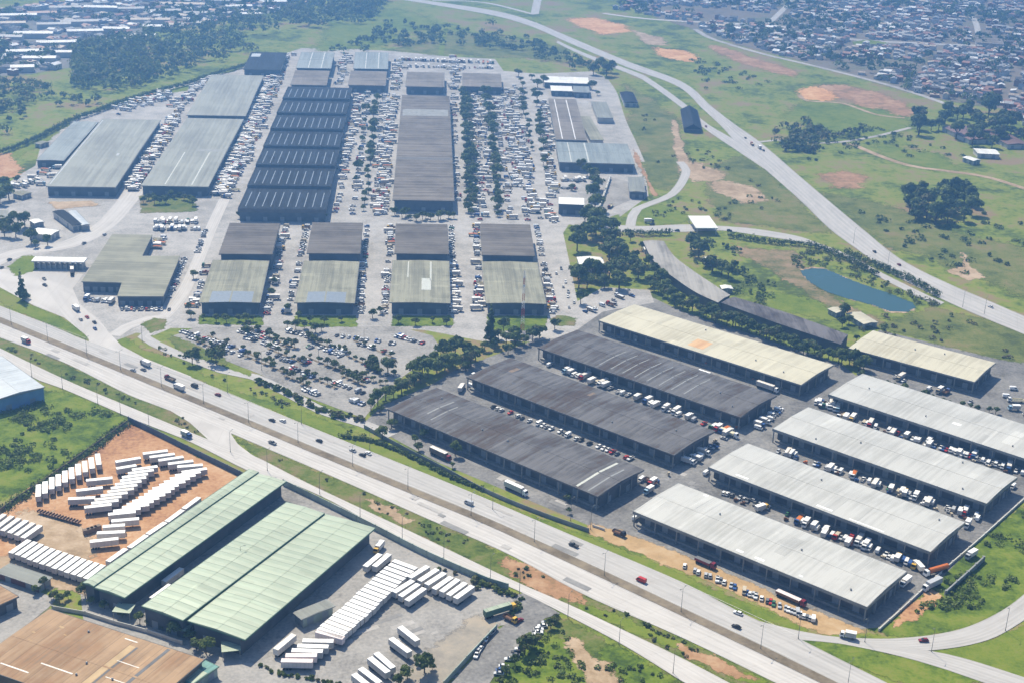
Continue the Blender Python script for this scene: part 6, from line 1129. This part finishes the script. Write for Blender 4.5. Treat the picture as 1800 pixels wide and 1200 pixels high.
grove([(672, 770, 26), (688, 752, 22), (730, 778, 22), (736, 792, 22), (800, 800, 24), (795, 822, 16), (746, 770, 16), (998, 880, 14), (1000, 902, 10)], 'broad', 22, 'before the nearest dark shed', 'trees before the nearest dark shed')
grove(along([(1500, 662), (1545, 678), (1600, 692), (1660, 712), (1735, 722), (1760, 730)], 16, 5, 3), 'broad', 14, 'in the yard below the short cream shed', 'trees below the short cream shed')
grove([(1330, 548, 10), (1340, 552, 10), (1356, 556, 12), (1372, 560, 12), (1384, 566, 12), (1400, 572, 12), (1326, 540, 10)], 'small', 12, 'along the dark rail shed', 'saplings along the dark rail shed', word='small dark sapling')
grove(along([(640, 660), (668, 672), (700, 684)], 5, 4, 3), 'small', 12, 'beside the grove of the dark sheds', 'saplings by the grove', word='small sapling')
print('trees', len(TREE), sum(1 for o in COL.objects if o.name.startswith('tree')))

def tree_mass(pts, label):
    cos, tot, mi, mats, lt, lv, off = [], [], [], [], [], [], 0
    for x, y, dpx in pts:
        for me in tree_meshes('broad', rng.randrange(6))[:2]:
            p = G(x, y); s = dpx * rng.uniform(.85, 1.15) * (p - Vector((0, 0, CAM_Z))).length / CAM_F / 10; a = rng.uniform(0, 6.28)
            n = len(me.vertices); co = np.empty(3 * n, np.float32); me.vertices.foreach_get('co', co); co = co.reshape(-1, 3) * s; c, q = math.cos(a), math.sin(a)
            cos.append(np.stack([co[:, 0] * c - co[:, 1] * q + p.x, co[:, 0] * q + co[:, 1] * c + p.y, co[:, 2] + .1], 1))
            vi = np.empty(len(me.loops), np.int32); me.loops.foreach_get('vertex_index', vi); lv.append(vi + off); off += n
            t = np.empty(len(me.polygons), np.int32); me.polygons.foreach_get('loop_total', t); tot.append(t); k = np.empty(len(me.polygons), np.int32); me.polygons.foreach_get('material_index', k)
            for m in me.materials:
                if m not in mats: mats.append(m)
            mi.append(np.array([mats.index(m) for m in me.materials], np.int32)[k])
    V = np.concatenate(cos).astype(np.float32); LV = np.concatenate(lv); T = np.concatenate(tot); me = bpy.data.meshes.new('lane_trees'); me.vertices.add(len(V)); me.vertices.foreach_set('co', V.ravel())
    me.loops.add(len(LV)); me.loops.foreach_set('vertex_index', LV); me.polygons.add(len(T)); st = np.concatenate([[0], np.cumsum(T)[:-1]]).astype(np.int32); me.polygons.foreach_set('loop_start', st); me.polygons.foreach_set('loop_total', T)
    [me.materials.append(m) for m in mats]; me.polygons.foreach_set('material_index', np.concatenate(mi)); me.update(calc_edges=True)
    return tag(link('lane_trees', me), label, 'trees', None, 'stuff')
tree_mass(LANE, 'lines of dark trees along the far market parking lanes')
# hedges, undergrowth, forest: masses nobody could count
def leaf_mass(name, label, centres, rad, hgt, per, size, mats, cat, kind='stuff', seed=5, squash=.8):
    rs = np.random.RandomState(seed); C = np.array(centres, float); n = len(C)
    r = rad * rs.uniform(.4, 1.6, n); h = hgt * rs.uniform(.6, 1.3, n)
    k = np.repeat(np.arange(n), per); d = rs.normal(size=(n * per, 3)); d[:, 2] = np.abs(d[:, 2]) - .15; d /= np.linalg.norm(d, axis=1, keepdims=True); q = rs.uniform(.6, 1.05, n * per)
    P = np.stack([C[k, 0] + d[:, 0] * r[k] * q, C[k, 1] + d[:, 1] * r[k] * q, h[k] * .45 + d[:, 2] * h[k] * .55 * q], 1); P[:, 2] = np.maximum(P[:, 2], .15)
    tone = rs.randint(0, len(mats), n); MI = np.where(rs.random(n * per) < .65, tone[k], rs.randint(0, len(mats), n * per))
    return tag(link(name, quads_mesh(name, P, size * rs.uniform(.6, 1.5, n * per), d + rs.normal(size=d.shape) * .35, MI, mats, rs)), label, cat, None, kind)
def world_within(poly, spacing, seed, clump=0.0):
    r = random.Random(seed); P = [G(x, y) for x, y in poly]; xs = [p.x for p in P]; ys = [p.y for p in P]; pl = [(p.x, p.y) for p in P]; out = []
    n = int((max(xs) - min(xs)) * (max(ys) - min(ys)) / spacing ** 2)
    for _ in range(n):
        x, y = r.uniform(min(xs), max(xs)), r.uniform(min(ys), max(ys))
        if not inside(x, y, pl): continue
        if clump and math.sin(x * clump + 1.3 * math.sin(y * clump * .7)) + math.sin(y * clump * 1.3 + 2 * math.sin(x * clump * .5)) < r.uniform(-.6, .9): continue
        out.append((x, y))
    return out
def hedge(px, width, h, label, mats=('leaf_dark', 'leaf_mid', 'leaf_dark')):
    P = dense(px, 1.6); r = random.Random(len(label)); pts = [(p.x + r.uniform(-.5, .5) * width, p.y + r.uniform(-.5, .5) * width) for p in P for _ in range(2)]
    o = leaf_mass('hedge', label, pts, width * .7, h, 26, .5, mats, 'hedge', None, len(label)); return o
hedge([(1097, 411), (1130, 414), (1180, 413)], 3.5, 4.5, 'dark clipped hedge under the gate road')
hedge([(1282, 418), (1320, 424), (1370, 430), (1430, 436), (1487, 458), (1540, 486)], 3.5, 4.5, 'long dark hedge along the gate road above the pond')
hedge([(1487, 446), (1560, 478), (1610, 500), (1648, 522)], 4.0, 4.5, 'dark hedge between gate road and right highway')
hedge([(-10, 275), (40, 258), (85, 237), (125, 215), (170, 200), (215, 182), (270, 166), (330, 150), (390, 130), (440, 116)], 3.0, 5, 'thin dark hedge line round the market\'s left boundary')
hedge([(600, 768), (660, 778), (720, 802), (790, 838), (850, 862)], 1.6, 1.8, 'low dark hedge along the fence before the nearest dark shed')
hedge([(0, 900), (60, 860), (140, 806), (222, 745)], 4.0, 2.2, 'ragged green hedge on the orange yard\'s grassy side', ('leaf_mid', 'leaf_light', 'leaf_dark'))
leaf_mass('forest', 'dense hazy dark forest covering the far upper left', world_within([(125, 88), (250, 62), (330, 52), (420, 34), (560, 12), (640, -6), (690, -4), (640, 48), (560, 82), (500, 80), (420, 98), (330, 130), (250, 152), (190, 165), (130, 152)], 8.0, 1, .008), 6.0, 13, 30, 1.6, ('leaf_dark', 'leaf_mid', 'leaf_mid', 'leaf_olive', 'leaf_light'), 'forest', seed=11)
leaf_mass('forest', 'patchy dark woodland at the left edge beyond the market', world_within([(-30, 142), (120, 150), (200, 168), (150, 195), (60, 226), (-30, 250)], 11, 2, .02), 5.5, 9, 34, 1.4, ('leaf_dark', 'leaf_mid', 'leaf_light', 'leaf_olive'), 'forest', seed=12)
leaf_mass('woods', 'loose hazy woods in the fields behind the market', world_within([(690, 60), (720, 45), (780, 38), (860, 42), (900, 62), (880, 85), (760, 82), (690, 85)], 17, 3, .02), 6, 10, 34, 1.6, ('leaf_dark', 'leaf_mid', 'leaf_mid'), 'woods', seed=13)
leaf_mass('woods', 'dark scrub woods beside the right highway\'s crossing', world_within([(1350, 230), (1380, 215), (1440, 222), (1500, 240), (1590, 222), (1598, 232), (1500, 250), (1440, 252), (1430, 270), (1370, 268)], 9, 4, .03), 5.5, 8, 34, 1.4, ('leaf_dark', 'leaf_mid', 'leaf_olive'), 'woods', seed=14)
leaf_mass('shrubs', 'scattered shrubs over the green slopes at the right', world_within([(1210, 100), (1320, 130), (1420, 180), (1560, 230), (1800, 300), (1800, 560), (1700, 500), (1560, 420), (1430, 300), (1330, 220), (1230, 150)], 13, 5, .014), 3.6, 2.2, 26, .9, ('leaf_mid', 'leaf_mid', 'leaf_light', 'leaf_dark'), 'shrubs', seed=15)
leaf_mass('shrubs', 'scattered shrubs on the slope between lane and right highway', world_within([(1130, 200), (1190, 230), (1300, 300), (1400, 380), (1390, 410), (1280, 390), (1150, 385), (1140, 360), (1180, 330), (1130, 270)], 11, 6, .03), 2.4, 1.9, 24, .7, ('leaf_mid', 'leaf_light', 'leaf_olive'), 'shrubs', seed=16)
leaf_mass('woods', 'hazy tree clumps in the fields between market and far highway', world_within([(560, 95), (640, 70), (700, 20), (800, 25), (880, 45), (1000, 100), (1050, 122), (940, 128), (880, 100), (700, 92)], 12, 33, .014), 4.5, 7, 30, 1.5, ('leaf_dark', 'leaf_mid', 'leaf_mid'), 'woods', seed=33)
leaf_mass('shrubs', 'shrubs and reeds on the banks around the pond', world_within([(1395, 445), (1430, 440), (1470, 455), (1530, 485), (1600, 515), (1650, 535), (1610, 548), (1600, 528), (1540, 506), (1470, 478), (1430, 470), (1405, 476), (1390, 465)], 5.0, 7), 2.2, 2.0, 26, .6, ('leaf_mid', 'leaf_light', 'leaf_olive'), 'shrubs', seed=17)
leaf_mass('shrubs', 'green shrubs on the slope above the dark rail shed', world_within([(1185, 440), (1240, 420), (1300, 440), (1330, 480), (1400, 520), (1340, 535), (1280, 510), (1220, 475)], 7, 8, .08), 2.6, 3.0, 26, .8, ('leaf_mid', 'leaf_light', 'leaf_dark'), 'shrubs', seed=18)
leaf_mass('shrubs', 'low scrub between short cream shed and right highway', world_within([(1500, 580), (1560, 545), (1640, 545), (1820, 600), (1820, 640), (1760, 630), (1640, 600)], 9, 9, .06), 2.0, 2.0, 22, .7, ('leaf_olive', 'leaf_mid', 'leaf_brown'), 'shrubs', seed=19)
leaf_mass('undergrowth', 'tangled lush bushes filling the overgrown lot at the left', world_within([(-20, 695), (60, 700), (120, 696), (225, 742), (200, 756), (140, 796), (20, 862), (-50, 890)], 4.0, 10, .09), 2.3, 1.6, 36, .55, ('leaf_mid', 'leaf_light', 'leaf_bright', 'leaf_bright'), 'undergrowth', seed=20)
leaf_mass('undergrowth', 'tangled lush bushes on the bank behind the last pale shed', world_within([(1575, 1100), (1640, 1050), (1660, 1020), (1735, 945), (1800, 900), (1840, 880), (1840, 990), (1780, 1030), (1730, 1060), (1680, 1085), (1600, 1108)], 3.2, 11, .10), 1.9, 1.5, 36, .5, ('leaf_mid', 'leaf_light', 'leaf_bright', 'leaf_bright'), 'undergrowth', seed=21)
leaf_mass('undergrowth', 'low weeds and bushes in the corner by the side street', world_within([(880, 1170), (950, 1110), (990, 1100), (1090, 1145), (1180, 1200), (1000, 1215), (880, 1215)], 3.6, 12, .10), 1.3, 1.2, 30, .45, ('leaf_mid', 'leaf_light', 'leaf_bright'), 'undergrowth', seed=22)
leaf_mass('undergrowth', 'weed tufts along the verge between the roads', world_within([(410, 770), (600, 850), (900, 985), (1200, 1126), (1330, 1190), (1280, 1195), (1000, 1055), (700, 915), (460, 795)], 4.6, 13, .12), .9, .8, 22, .4, ('leaf_olive', 'leaf_mid', 'leaf_brown', 'leaf_dark'), 'undergrowth', seed=23)
leaf_mass('undergrowth', 'shrubs in the strip between highway and slip road', world_within([(0, 600), (110, 645), (233, 702), (310, 726), (370, 772), (240, 715), (110, 660), (0, 608)], 4.0, 14, .1), 1.0, 1.1, 22, .4, ('leaf_mid', 'leaf_dark', 'leaf_olive'), 'undergrowth', seed=24)
leaf_mass('undergrowth', 'dark shrubs along the foot of the green bank', world_within([(200, 578), (260, 612), (340, 648), (520, 726), (650, 776), (640, 766), (500, 708), (360, 640), (250, 600)], 3.2, 15, .06), 1.3, 1.5, 24, .45, ('leaf_dark', 'leaf_mid', 'leaf_olive'), 'undergrowth', seed=25)

# ------------------------------------------------------------------ lamps, mast, walls, fences
def lamp_meshes(two):
    if ('lamp', two) not in MESH:
        p = MB(); p.bar((0, 0, 0), (0, 0, 11.6), .13, .07, 'lampmetal', 8); p.bar((0, 0, 0), (0, 0, .5), .22, .2, 'lampmetal', 8); a = MB(); h = MB()
        for s_ in ((-1, 1) if two else (1,)): a.bar((0, 0, 11.5), (s_ * 1.6, 0, 12.1), .06, .05, 'lampmetal', 6)
        h.box(-.45, .45, -.16, .16, -.09, .09, 'lampmetal'); MESH[('lamp', two)] = (p.mesh('pole'), a.mesh('arm'), h.mesh('lamp_head'))
    return MESH[('lamp', two)]
def lamp(x, y, two, rz, label, group):
    P = G(x, y); t = thing('street_lamp', label, 'street lamp', (P.x, P.y, .25), rz, group); p, a, h = lamp_meshes(two); po = link('pole', p, t); ar = link('arm', a, po)
    for s_ in ((-1, 1) if two else (1,)): link('lamp_head', h, po, (s_ * 1.95, 0, 12.15))
hw = at_heading((600, 812), (1067, 1013)) + R(90)
MEDL = [(20, 571), (84, 598), (153, 626), (212, 650), (284, 679), (358, 709), (437, 742), (524, 778), (620, 819), (717, 860), (828, 906), (939, 952), (1062, 1011), (1197, 1075), (1337, 1140), (1490, 1205)]
for i, (x, y) in enumerate(MEDL): lamp(x, y, True, hw, 'double armed grey lamp post on the highway median, %s from the left' % nth(i + 1), 'lamp posts on the highway median')
SVL = [(56, 662), (110, 683), (172, 710), (212, 728), (262, 750), (405, 794), (470, 827), (562, 868), (633, 908), (707, 947), (780, 981), (862, 1017), (913, 1043), (998, 1085), (1088, 1133), (1183, 1183)]
for i, (x, y) in enumerate(SVL): lamp(x, y, False, hw, 'single armed lamp post along the service road, %s from the left' % nth(i + 1), 'lamp posts along the service road')
for i, (x, y) in enumerate([(1403, 1122), (1520, 1128), (1637, 1145), (1767, 1108)]): lamp(x, y, False, hw + math.pi, 'single armed lamp post along the exit ramp, %s from the left' % nth(i + 1), 'lamp posts along the exit ramp')
for i, (x, y) in enumerate([(250, 600), (400, 690), (530, 745), (650, 790), (866, 895), (1003, 915), (1038, 930)]): lamp(x, y, False, hw, 'thin lamp post on the green bank above the highway, %s from the left' % nth(i + 1), 'lamp posts on the green bank')
for i, (x, y) in enumerate([(1692, 540), (1730, 552), (1560, 470), (1500, 428)]): lamp(x, y, False, hw, 'thin lamp post at the right highway\'s edge, %s from the right' % nth((2, 1, 3, 4)[i]), 'lamp posts at the right highway')
for i, (x, y) in enumerate([(460, 650), (560, 625), (640, 610), (528, 668), (424, 1000), (668, 690)]): lamp(x, y, False, 0, 'thin lamp post among the market and yard, %s from the left' % nth(sorted([460, 560, 640, 528, 424, 668]).index(x) + 1), 'lamp posts in the yards')
P = G(918, 582); t = thing('radio_mast', 'red and white lattice radio mast before the rightmost olive roofed hall', 'mast', (P.x, P.y, .1)); H = 41.0
for sx, sy in ((-1, -1), (1, -1), (1, 1), (-1, 1)):
    mb = MB()
    for i in range(8): f0, f1 = 1.1 * (1 - i / 8 * .7), 1.1 * (1 - (i + 1) / 8 * .7); mb.bar((sx * f0, sy * f0, H * i / 8), (sx * f1, sy * f1, H * (i + 1) / 8), .13, .12, 'redpaint' if i % 2 == 0 else 'box_white', 5)
    part('mast_leg', mb, t)
mb = MB()
for i in range(24):
    f0, f1 = 1.1 * (1 - i / 24 * .7), 1.1 * (1 - (i + 1) / 24 * .7); z0, z1 = H * i / 24, H * (i + 1) / 24; m = 'redpaint' if (i // 3) % 2 == 0 else 'box_white'
    c4 = [(-1, -1), (1, -1), (1, 1), (-1, 1)]
    for k in range(4): a, b = c4[k], c4[(k + 1) % 4]; mb.bar((a[0] * f0, a[1] * f0, z0), (b[0] * f1, b[1] * f1, z1), .07, .07, m, 4); mb.bar((a[0] * f1, a[1] * f1, z1), (b[0] * f1, b[1] * f1, z1), .06, .06, m, 4)
part('lattice_bracing', mb, t)
for z, s_ in ((36, 1), (31, -1)): mb = MB(); mb.bar((0, s_ * .5, z), (0, s_ * .9, z), .8, .75, 'box_white', 12); part('dish_antenna', mb, t)
mb = MB(); mb.bar((0, 0, H), (0, 0, H + 4), .06, .03, 'steel', 5); part('whip_antenna', mb, t)
def wall(name, px, h, th, m, label, cat='wall'):
    P = dense(px, 8); c = P[len(P) // 2]; o = MB()
    for a, b in zip(P, P[1:]):
        d = (b - a); n = Vector((-d.y, d.x, 0)).normalized() * th / 2; a, b = a - c, b - c
        q = [a - n, b - n, b + n, a + n]; o.face([(p.x, p.y, h) for p in q], m); o.face([(q[0].x, q[0].y, 0), (q[1].x, q[1].y, 0), (q[1].x, q[1].y, h), (q[0].x, q[0].y, h)], m); o.face([(q[2].x, q[2].y, 0), (q[3].x, q[3].y, 0), (q[3].x, q[3].y, h), (q[2].x, q[2].y, h)], m)
    for e, s_ in ((P[0] - c, P[1] - P[0]), (P[-1] - c, P[-1] - P[-2])): n = Vector((-s_.y, s_.x, 0)).normalized() * th / 2; o.face([(e - n).to_tuple(), (e + n).to_tuple(), (e + n + Vector((0, 0, h))).to_tuple(), (e - n + Vector((0, 0, h))).to_tuple()], m)
    t = thing(name, label, cat, (c.x, c.y, 0.05)); part('panel', o, t)
    pm = MB(); pm.box(-th * .8, th * .8, -th * .8, th * .8, 0, h + .2, m); me = pm.mesh('post'); step = max(1, len(P) // 28)
    for p in P[::step]: link('post', me, t, (p - c).to_tuple())
    return t
wall('boundary_wall', [(226, 741), (270, 762), (330, 792), (400, 826), (440, 846)], 3.2, .3, 'wall_blue', 'grey wall between the service road and the orange yard')
wall('boundary_wall', [(498, 852), (560, 882), (600, 902), (660, 932), (750, 978), (860, 1026), (893, 1036)], 3.2, .3, 'wall_green', 'grey green wall between the service road and the paved yard')
wall('boundary_wall', [(873, 1106), (850, 1130), (820, 1162), (780, 1206)], 2.6, .3, 'wall_green', 'low grey wall along the side street')
wall('boundary_wall', [(1662, 1046), (1700, 1012), (1728, 986)], 2.6, .7, 'f_grey', 'thick grey retaining wall on the lush bank')
wall('boundary_wall', [(1545, 1108), (1600, 1058), (1660, 1002), (1720, 950), (1800, 878)], 1.2, .5, 'wall_light', 'pale low wall edging the yard of the pale sheds')
wall('fence', [(640, 752), (700, 785), (780, 826), (860, 868), (950, 905), (1035, 935)], 2.2, .15, 'f_grey', 'long grey fence before the nearest dark shed', 'fence')
wall('fence', [(-20, 1000), (-5, 905), (30, 880), (90, 840), (150, 798), (224, 745)], 2.4, .15, 'wall_brown', 'brown fence on the orange yard\'s grassy side', 'fence')
wall('boundary_wall', [(92, 1070), (150, 1080), (200, 1096), (260, 1112), (320, 1132)], 1.8, .3, 'wall_light', 'pale garden wall above the brown factory')
wall('boundary_wall', [(1072, 316), (1062, 345), (1052, 372)], 3.0, 1.2, 'wall_light', 'pale wall on the left of the grey yard')
wall('boundary_wall', [(1042, 925), (1062, 932)], 1.2, .3, 'wall_light', 'short low wall at the sand strip\'s far end')

# ------------------------------------------------------------------ hillside town (upper right) and industrial quarter (upper left)
HR = {'red tiled': roof_mat('faded_red_tiles', (0.30, 0.155, 0.115), None, 0.5), 'grey': roof_mat('grey_fibre_roof', (0.34, 0.335, 0.33), None, 0.9), 'white': roof_mat('white_town_roof', (0.72, 0.71, 0.69), None, 0.9), 'dark': roof_mat('dark_town_roof', (0.13, 0.125, 0.13), None, 0.9), 'tan': roof_mat('tan_town_roof', (0.42, 0.34, 0.26), None, 0.7)}
HW = [plain('town_plaster', (0.55, 0.53, 0.49), 0.9, var=.2), plain('town_brick', (0.30, 0.17, 0.12), 0.9, var=.2), plain('town_blue_plaster', (0.40, 0.45, 0.50), 0.9, var=.2)]
def house_geo(mb, L, W, h, kind, rm, wm, tf):
    wx, wy = L / 2 - .3, W / 2 - .3
    def b(x0, x1, y0, y1, z0, z1, m):
        n = len(mb.v); mb.v += [tf(p) for p in ((x0, y0, z0), (x1, y0, z0), (x1, y1, z0), (x0, y1, z0), (x0, y0, z1), (x1, y0, z1), (x1, y1, z1), (x0, y1, z1))]; k = mb.mi(m)
        for q in ((0, 1, 5, 4), (1, 2, 6, 5), (2, 3, 7, 6), (3, 0, 4, 7), (4, 5, 6, 7)): mb.f.append(tuple(n + i for i in q)); mb.m.append(k)
    b(-wx, wx, -wy, wy, 0, h, wm)
    for x in (-wx * .5, wx * .45): b(x - .6, x + .6, -wy - .05, -wy, h * .35, h * .7, 'glass')
    b(-.5, .5, -wy - .05, -wy, 0, 2.1, 'p_brown')
    if kind == 0:
        mb.face([tf(p) for p in ((-L / 2, -W / 2, h), (L / 2, -W / 2, h), (L / 2, 0, h + W * .2), (-L / 2, 0, h + W * .2))], rm); mb.face([tf(p) for p in ((L / 2, W / 2, h), (-L / 2, W / 2, h), (-L / 2, 0, h + W * .2), (L / 2, 0, h + W * .2))], rm)
        for s_ in (-1, 1): mb.face([tf(p) for p in ((s_ * wx, -wy, h), (s_ * wx, wy, h), (s_ * wx, 0, h + W * .19))], wm)
    elif kind == 1: b(-L / 2, L / 2, -W / 2, W / 2, h, h + .3, rm); b(-wx * .3, wx * .2, -wy * .3, wy * .3, h + .3, h + 1.5, wm)
    else: mb.face([tf(p) for p in ((-L / 2, -W / 2, h), (L / 2, -W / 2, h), (L / 2, W / 2, h + 1.3), (-L / 2, W / 2, h + 1.3))], rm); b(-wx, wx, wy - .2, wy, h, h + 1.2, wm)
TOWN = [(1085, -12), (1900, -12), (1900, 260), (1812, 232), (1760, 188), (1690, 180), (1640, 172), (1550, 143), (1433, 113), (1345, 90), (1262, 66), (1215, 44), (1150, 28), (1080, 18)]
HOUSES = []; ang = R(-24); ca, sa = math.cos(ang), math.sin(ang); hr = random.Random(3)
ROADS = [[(1060, 24), (1120, 32), (1200, 38), (1350, 45), (1400, 52)], [(1350, 43), (1372, 22), (1397, -3)], [(1435, 62), (1520, 72), (1600, 76), (1690, 80), (1760, 82)], [(1720, 60), (1715, 40), (1705, 25)], [(1490, 78), (1565, 78)]]
RP = [p for r_ in ROADS for p in dense(r_, 8)]
for iv in range(-30, 75):
    for iu in range(-20, 130):
        u = iu * 12.5 + hr.uniform(-2, 2) + (iv % 3) * 4; v = iv * 13.0 + (-2.5 if iv % 2 else 0) + hr.uniform(-1.5, 1.5)
        x, y = 300 + u * ca - v * sa, 1900 + u * sa + v * ca
        px, py = PX((x, y, 0))
        if not (-20 < py < 240 and inside(px, py, TOWN)) or px > 1830: continue
        if hr.random() < .10 or iu % 9 == 0: continue
        if any(abs(p.x - x) + abs(p.y - y) < 17 for p in RP) or (1708 < px < 1772 and 62 < py < 84): continue
        g = math.sin(x * .013 + 2 * math.sin(y * .009)) + math.sin(y * .017)
        if g < -1.35: continue
        HOUSES.append((math.hypot(x, y), iv, x, y, px))
HOUSES.sort(); near = HOUSES[:285]; rows_ = {}
for h_ in near: rows_.setdefault(h_[1], []).append(h_)
mass = MB(); used_rows = sorted(rows_)
def house_spec(): return hr.uniform(7.5, 11.5), hr.uniform(6, 9), hr.choice([2.9, 3.0, 3.2, 5.6]), hr.choice([0, 0, 2, 1]), hr.choice(['red tiled', 'red tiled', 'grey', 'grey', 'grey', 'white', 'dark', 'dark', 'tan']), hr.choice(HW + HW[:1] * 2), ang + hr.choice([0, R(90), R(180), R(270)]) + hr.gauss(0, .06)
for ri, k in enumerate(used_rows):
    for ci, h_ in enumerate(sorted(rows_[k], key=lambda q: q[4])):
        L, W, hh, kd, rf, wm, a = house_spec(); mb = MB(); house_geo(mb, L, W, hh, kd, HR[rf], wm, lambda p: p)
        tag(part('house', mb, None, (h_[2], h_[3], .05), a), '%s roofed house, %s from left in %s row of the hillside town' % (rf, nth(ci + 1), nth(ri + 1)), 'house', 'houses of the hillside town')
for h_ in HOUSES[285:]:
    L, W, hh, kd, rf, wm, a = house_spec(); c, q = math.cos(a), math.sin(a); X, Y = h_[2], h_[3]
    house_geo(mass, L, W, hh, kd, HR[rf], wm, lambda p: (p[0] * c - p[1] * q + X, p[0] * q + p[1] * c + Y, p[2] + .05))
tag(part('distant_houses', mass, None), 'mass of tiny hazy houses high on the town hillside', 'houses', None, 'stuff')
leaf_mass('town_trees', 'hazy dark trees between the houses of the hillside town', world_within(TOWN[:1] + [(1860, -12)] + [(1850, 240)] + TOWN[3:], 17, 31, .02), 5.0, 9, 30, 1.6, ('leaf_dark', 'leaf_dark', 'leaf_mid'), 'trees', seed=31)
patch('yard', [(1095, -8), (1850, -8), (1850, 240), (1760, 190), (1640, 173), (1433, 115), (1262, 68), (1160, 32)], Z1, ground_mat('town_ground', [(0.14, 0.13, 0.11), (0.20, 0.17, 0.14), (0.12, 0.14, 0.08)], (0.01, 0.06, 0.3)), 3, 12, 'dusty ground between the town houses', 70)
INDQ = [(-40, 25), (60, 8), (260, -10), (585, -10), (560, 8), (430, 30), (330, 48), (250, 58), (130, 84), (118, 120), (60, 128), (-40, 138)]
patch('yard', INDQ, Z1, ground_mat('quarter_ground', [(0.16, 0.16, 0.15), (0.22, 0.21, 0.20), (0.11, 0.14, 0.07)], (0.01, 0.05, 0.3)), 3, 12, 'pale ground of the industrial quarter', 71)
BIG = [(150, 62, 52, 22, 'white'), (205, 58, 40, 20, 'white'), (182, 20, 60, 24, 'white'), (265, 42, 60, 20, 'tan'), (322, 14, 72, 24, 'tan'), (288, 26, 55, 22, 'grey'), (100, 82, 55, 24, 'white'), (45, 98, 50, 24, 'white'), (70, 110, 44, 22, 'white'), (22, 48, 40, 22, 'tan'), (30, 34, 60, 22, 'white'), (95, 50, 50, 22, 'grey'), (140, 45, 56, 24, 'grey'), (10, 72, 50, 24, 'grey'), (60, 66, 55, 26, 'white'), (14, 125, 40, 26, 'dark'), (40, 126, 30, 24, 'white'), (118, 100, 34, 18, 'white'), (235, 22, 50, 24, 'grey'), (350, 30, 50, 22, 'grey'), (420, 18, 44, 20, 'white'), (440, 32, 36, 18, 'white'), (250, 70, 40, 18, 'white'), (275, 54, 40, 18, 'white'), (115, 20, 50, 24, 'grey'), (75, 30, 44, 20, 'red tiled'), (210, 76, 40, 18, 'grey'), (398, 8, 50, 22, 'grey'), (480, 10, 46, 20, 'white'), (520, 4, 40, 20, 'grey')]
for i, (x, y, L, W, rf) in enumerate(sorted(BIG)):
    p = G(x, y); mb = MB(); mb2 = MB(); t = thing('factory_shed', '%s roofed factory shed, %s from left in the hazy industrial quarter' % (rf, nth(i + 1)), 'factory', (p.x, p.y, .1), R(12) + hr.choice([0, .12, -.1]), 'factory sheds of the industrial quarter')
    L *= .85; W *= .62; mb.box(-L / 2 + .5, L / 2 - .5, -W / 2 + .5, W / 2 - .5, 0, 6, 'wall_light'); part('wall', mb, t)
    mb2.face([(-L / 2, -W / 2, 6.01), (L / 2, -W / 2, 6.01), (L / 2, 0, 7.6), (-L / 2, 0, 7.6)], HR[rf]); mb2.face([(L / 2, W / 2, 6.01), (-L / 2, W / 2, 6.01), (-L / 2, 0, 7.6), (L / 2, 0, 7.6)], HR[rf]); mb2.face([(L / 2, -W / 2, 6.01), (L / 2, W / 2, 6.01), (L / 2, 0, 7.6)], 'wall_light'); mb2.face([(-L / 2, W / 2, 6.01), (-L / 2, -W / 2, 6.01), (-L / 2, 0, 7.6)], 'wall_light'); part('roof', mb2, t)
small = MB(); bigp = [G(b_[0], b_[1]) for b_ in BIG]
for x, y in world_within(INDQ, 14, 41):
    if any(abs(p.x - x) < 32 and abs(p.y - y) < 14 for p in bigp): continue
    L, W, hh, kd, rf, wm, a = house_spec(); L *= 1.3; W *= 1.2; c, q = math.cos(a), math.sin(a); house_geo(small, L, W, hh, kd, HR[rf], wm, lambda p: (p[0] * c - p[1] * q + x, p[0] * q + p[1] * c + y, p[2] + .05))
tag(part('distant_houses', small, None), 'mass of tiny hazy houses between the factory sheds', 'houses', None, 'stuff')
leaf_mass('town_trees', 'hazy dark trees among the industrial quarter\'s roofs', world_within(INDQ, 17, 42, .015), 5.5, 9, 30, 1.7, ('leaf_dark', 'leaf_dark', 'leaf_mid'), 'trees', seed=43)

# ------------------------------------------------------------------ air: one closed box of pale haze round everything
hm = bpy.data.materials.new('haze'); hm.use_nodes = True; ht = hm.node_tree; ht.nodes.clear()
ho = ht.nodes.new('ShaderNodeOutputMaterial'); pv = ht.nodes.new('ShaderNodeVolumePrincipled'); pv.inputs['Color'].default_value = (*HAZE_COLOR, 1); pv.inputs['Density'].default_value = HAZE_DENSITY; pv.inputs['Anisotropy'].default_value = 0.6
ht.links.new(pv.outputs[0], ho.inputs['Volume'])
M['haze'] = hm; mb = MB(); mb.box(-9100, 9100, -3100, 14100, -1.0, 346.0, 'haze'); tag(part('haze', mb, None), 'thin pale blue haze over the whole landscape', 'haze', None, 'stuff')
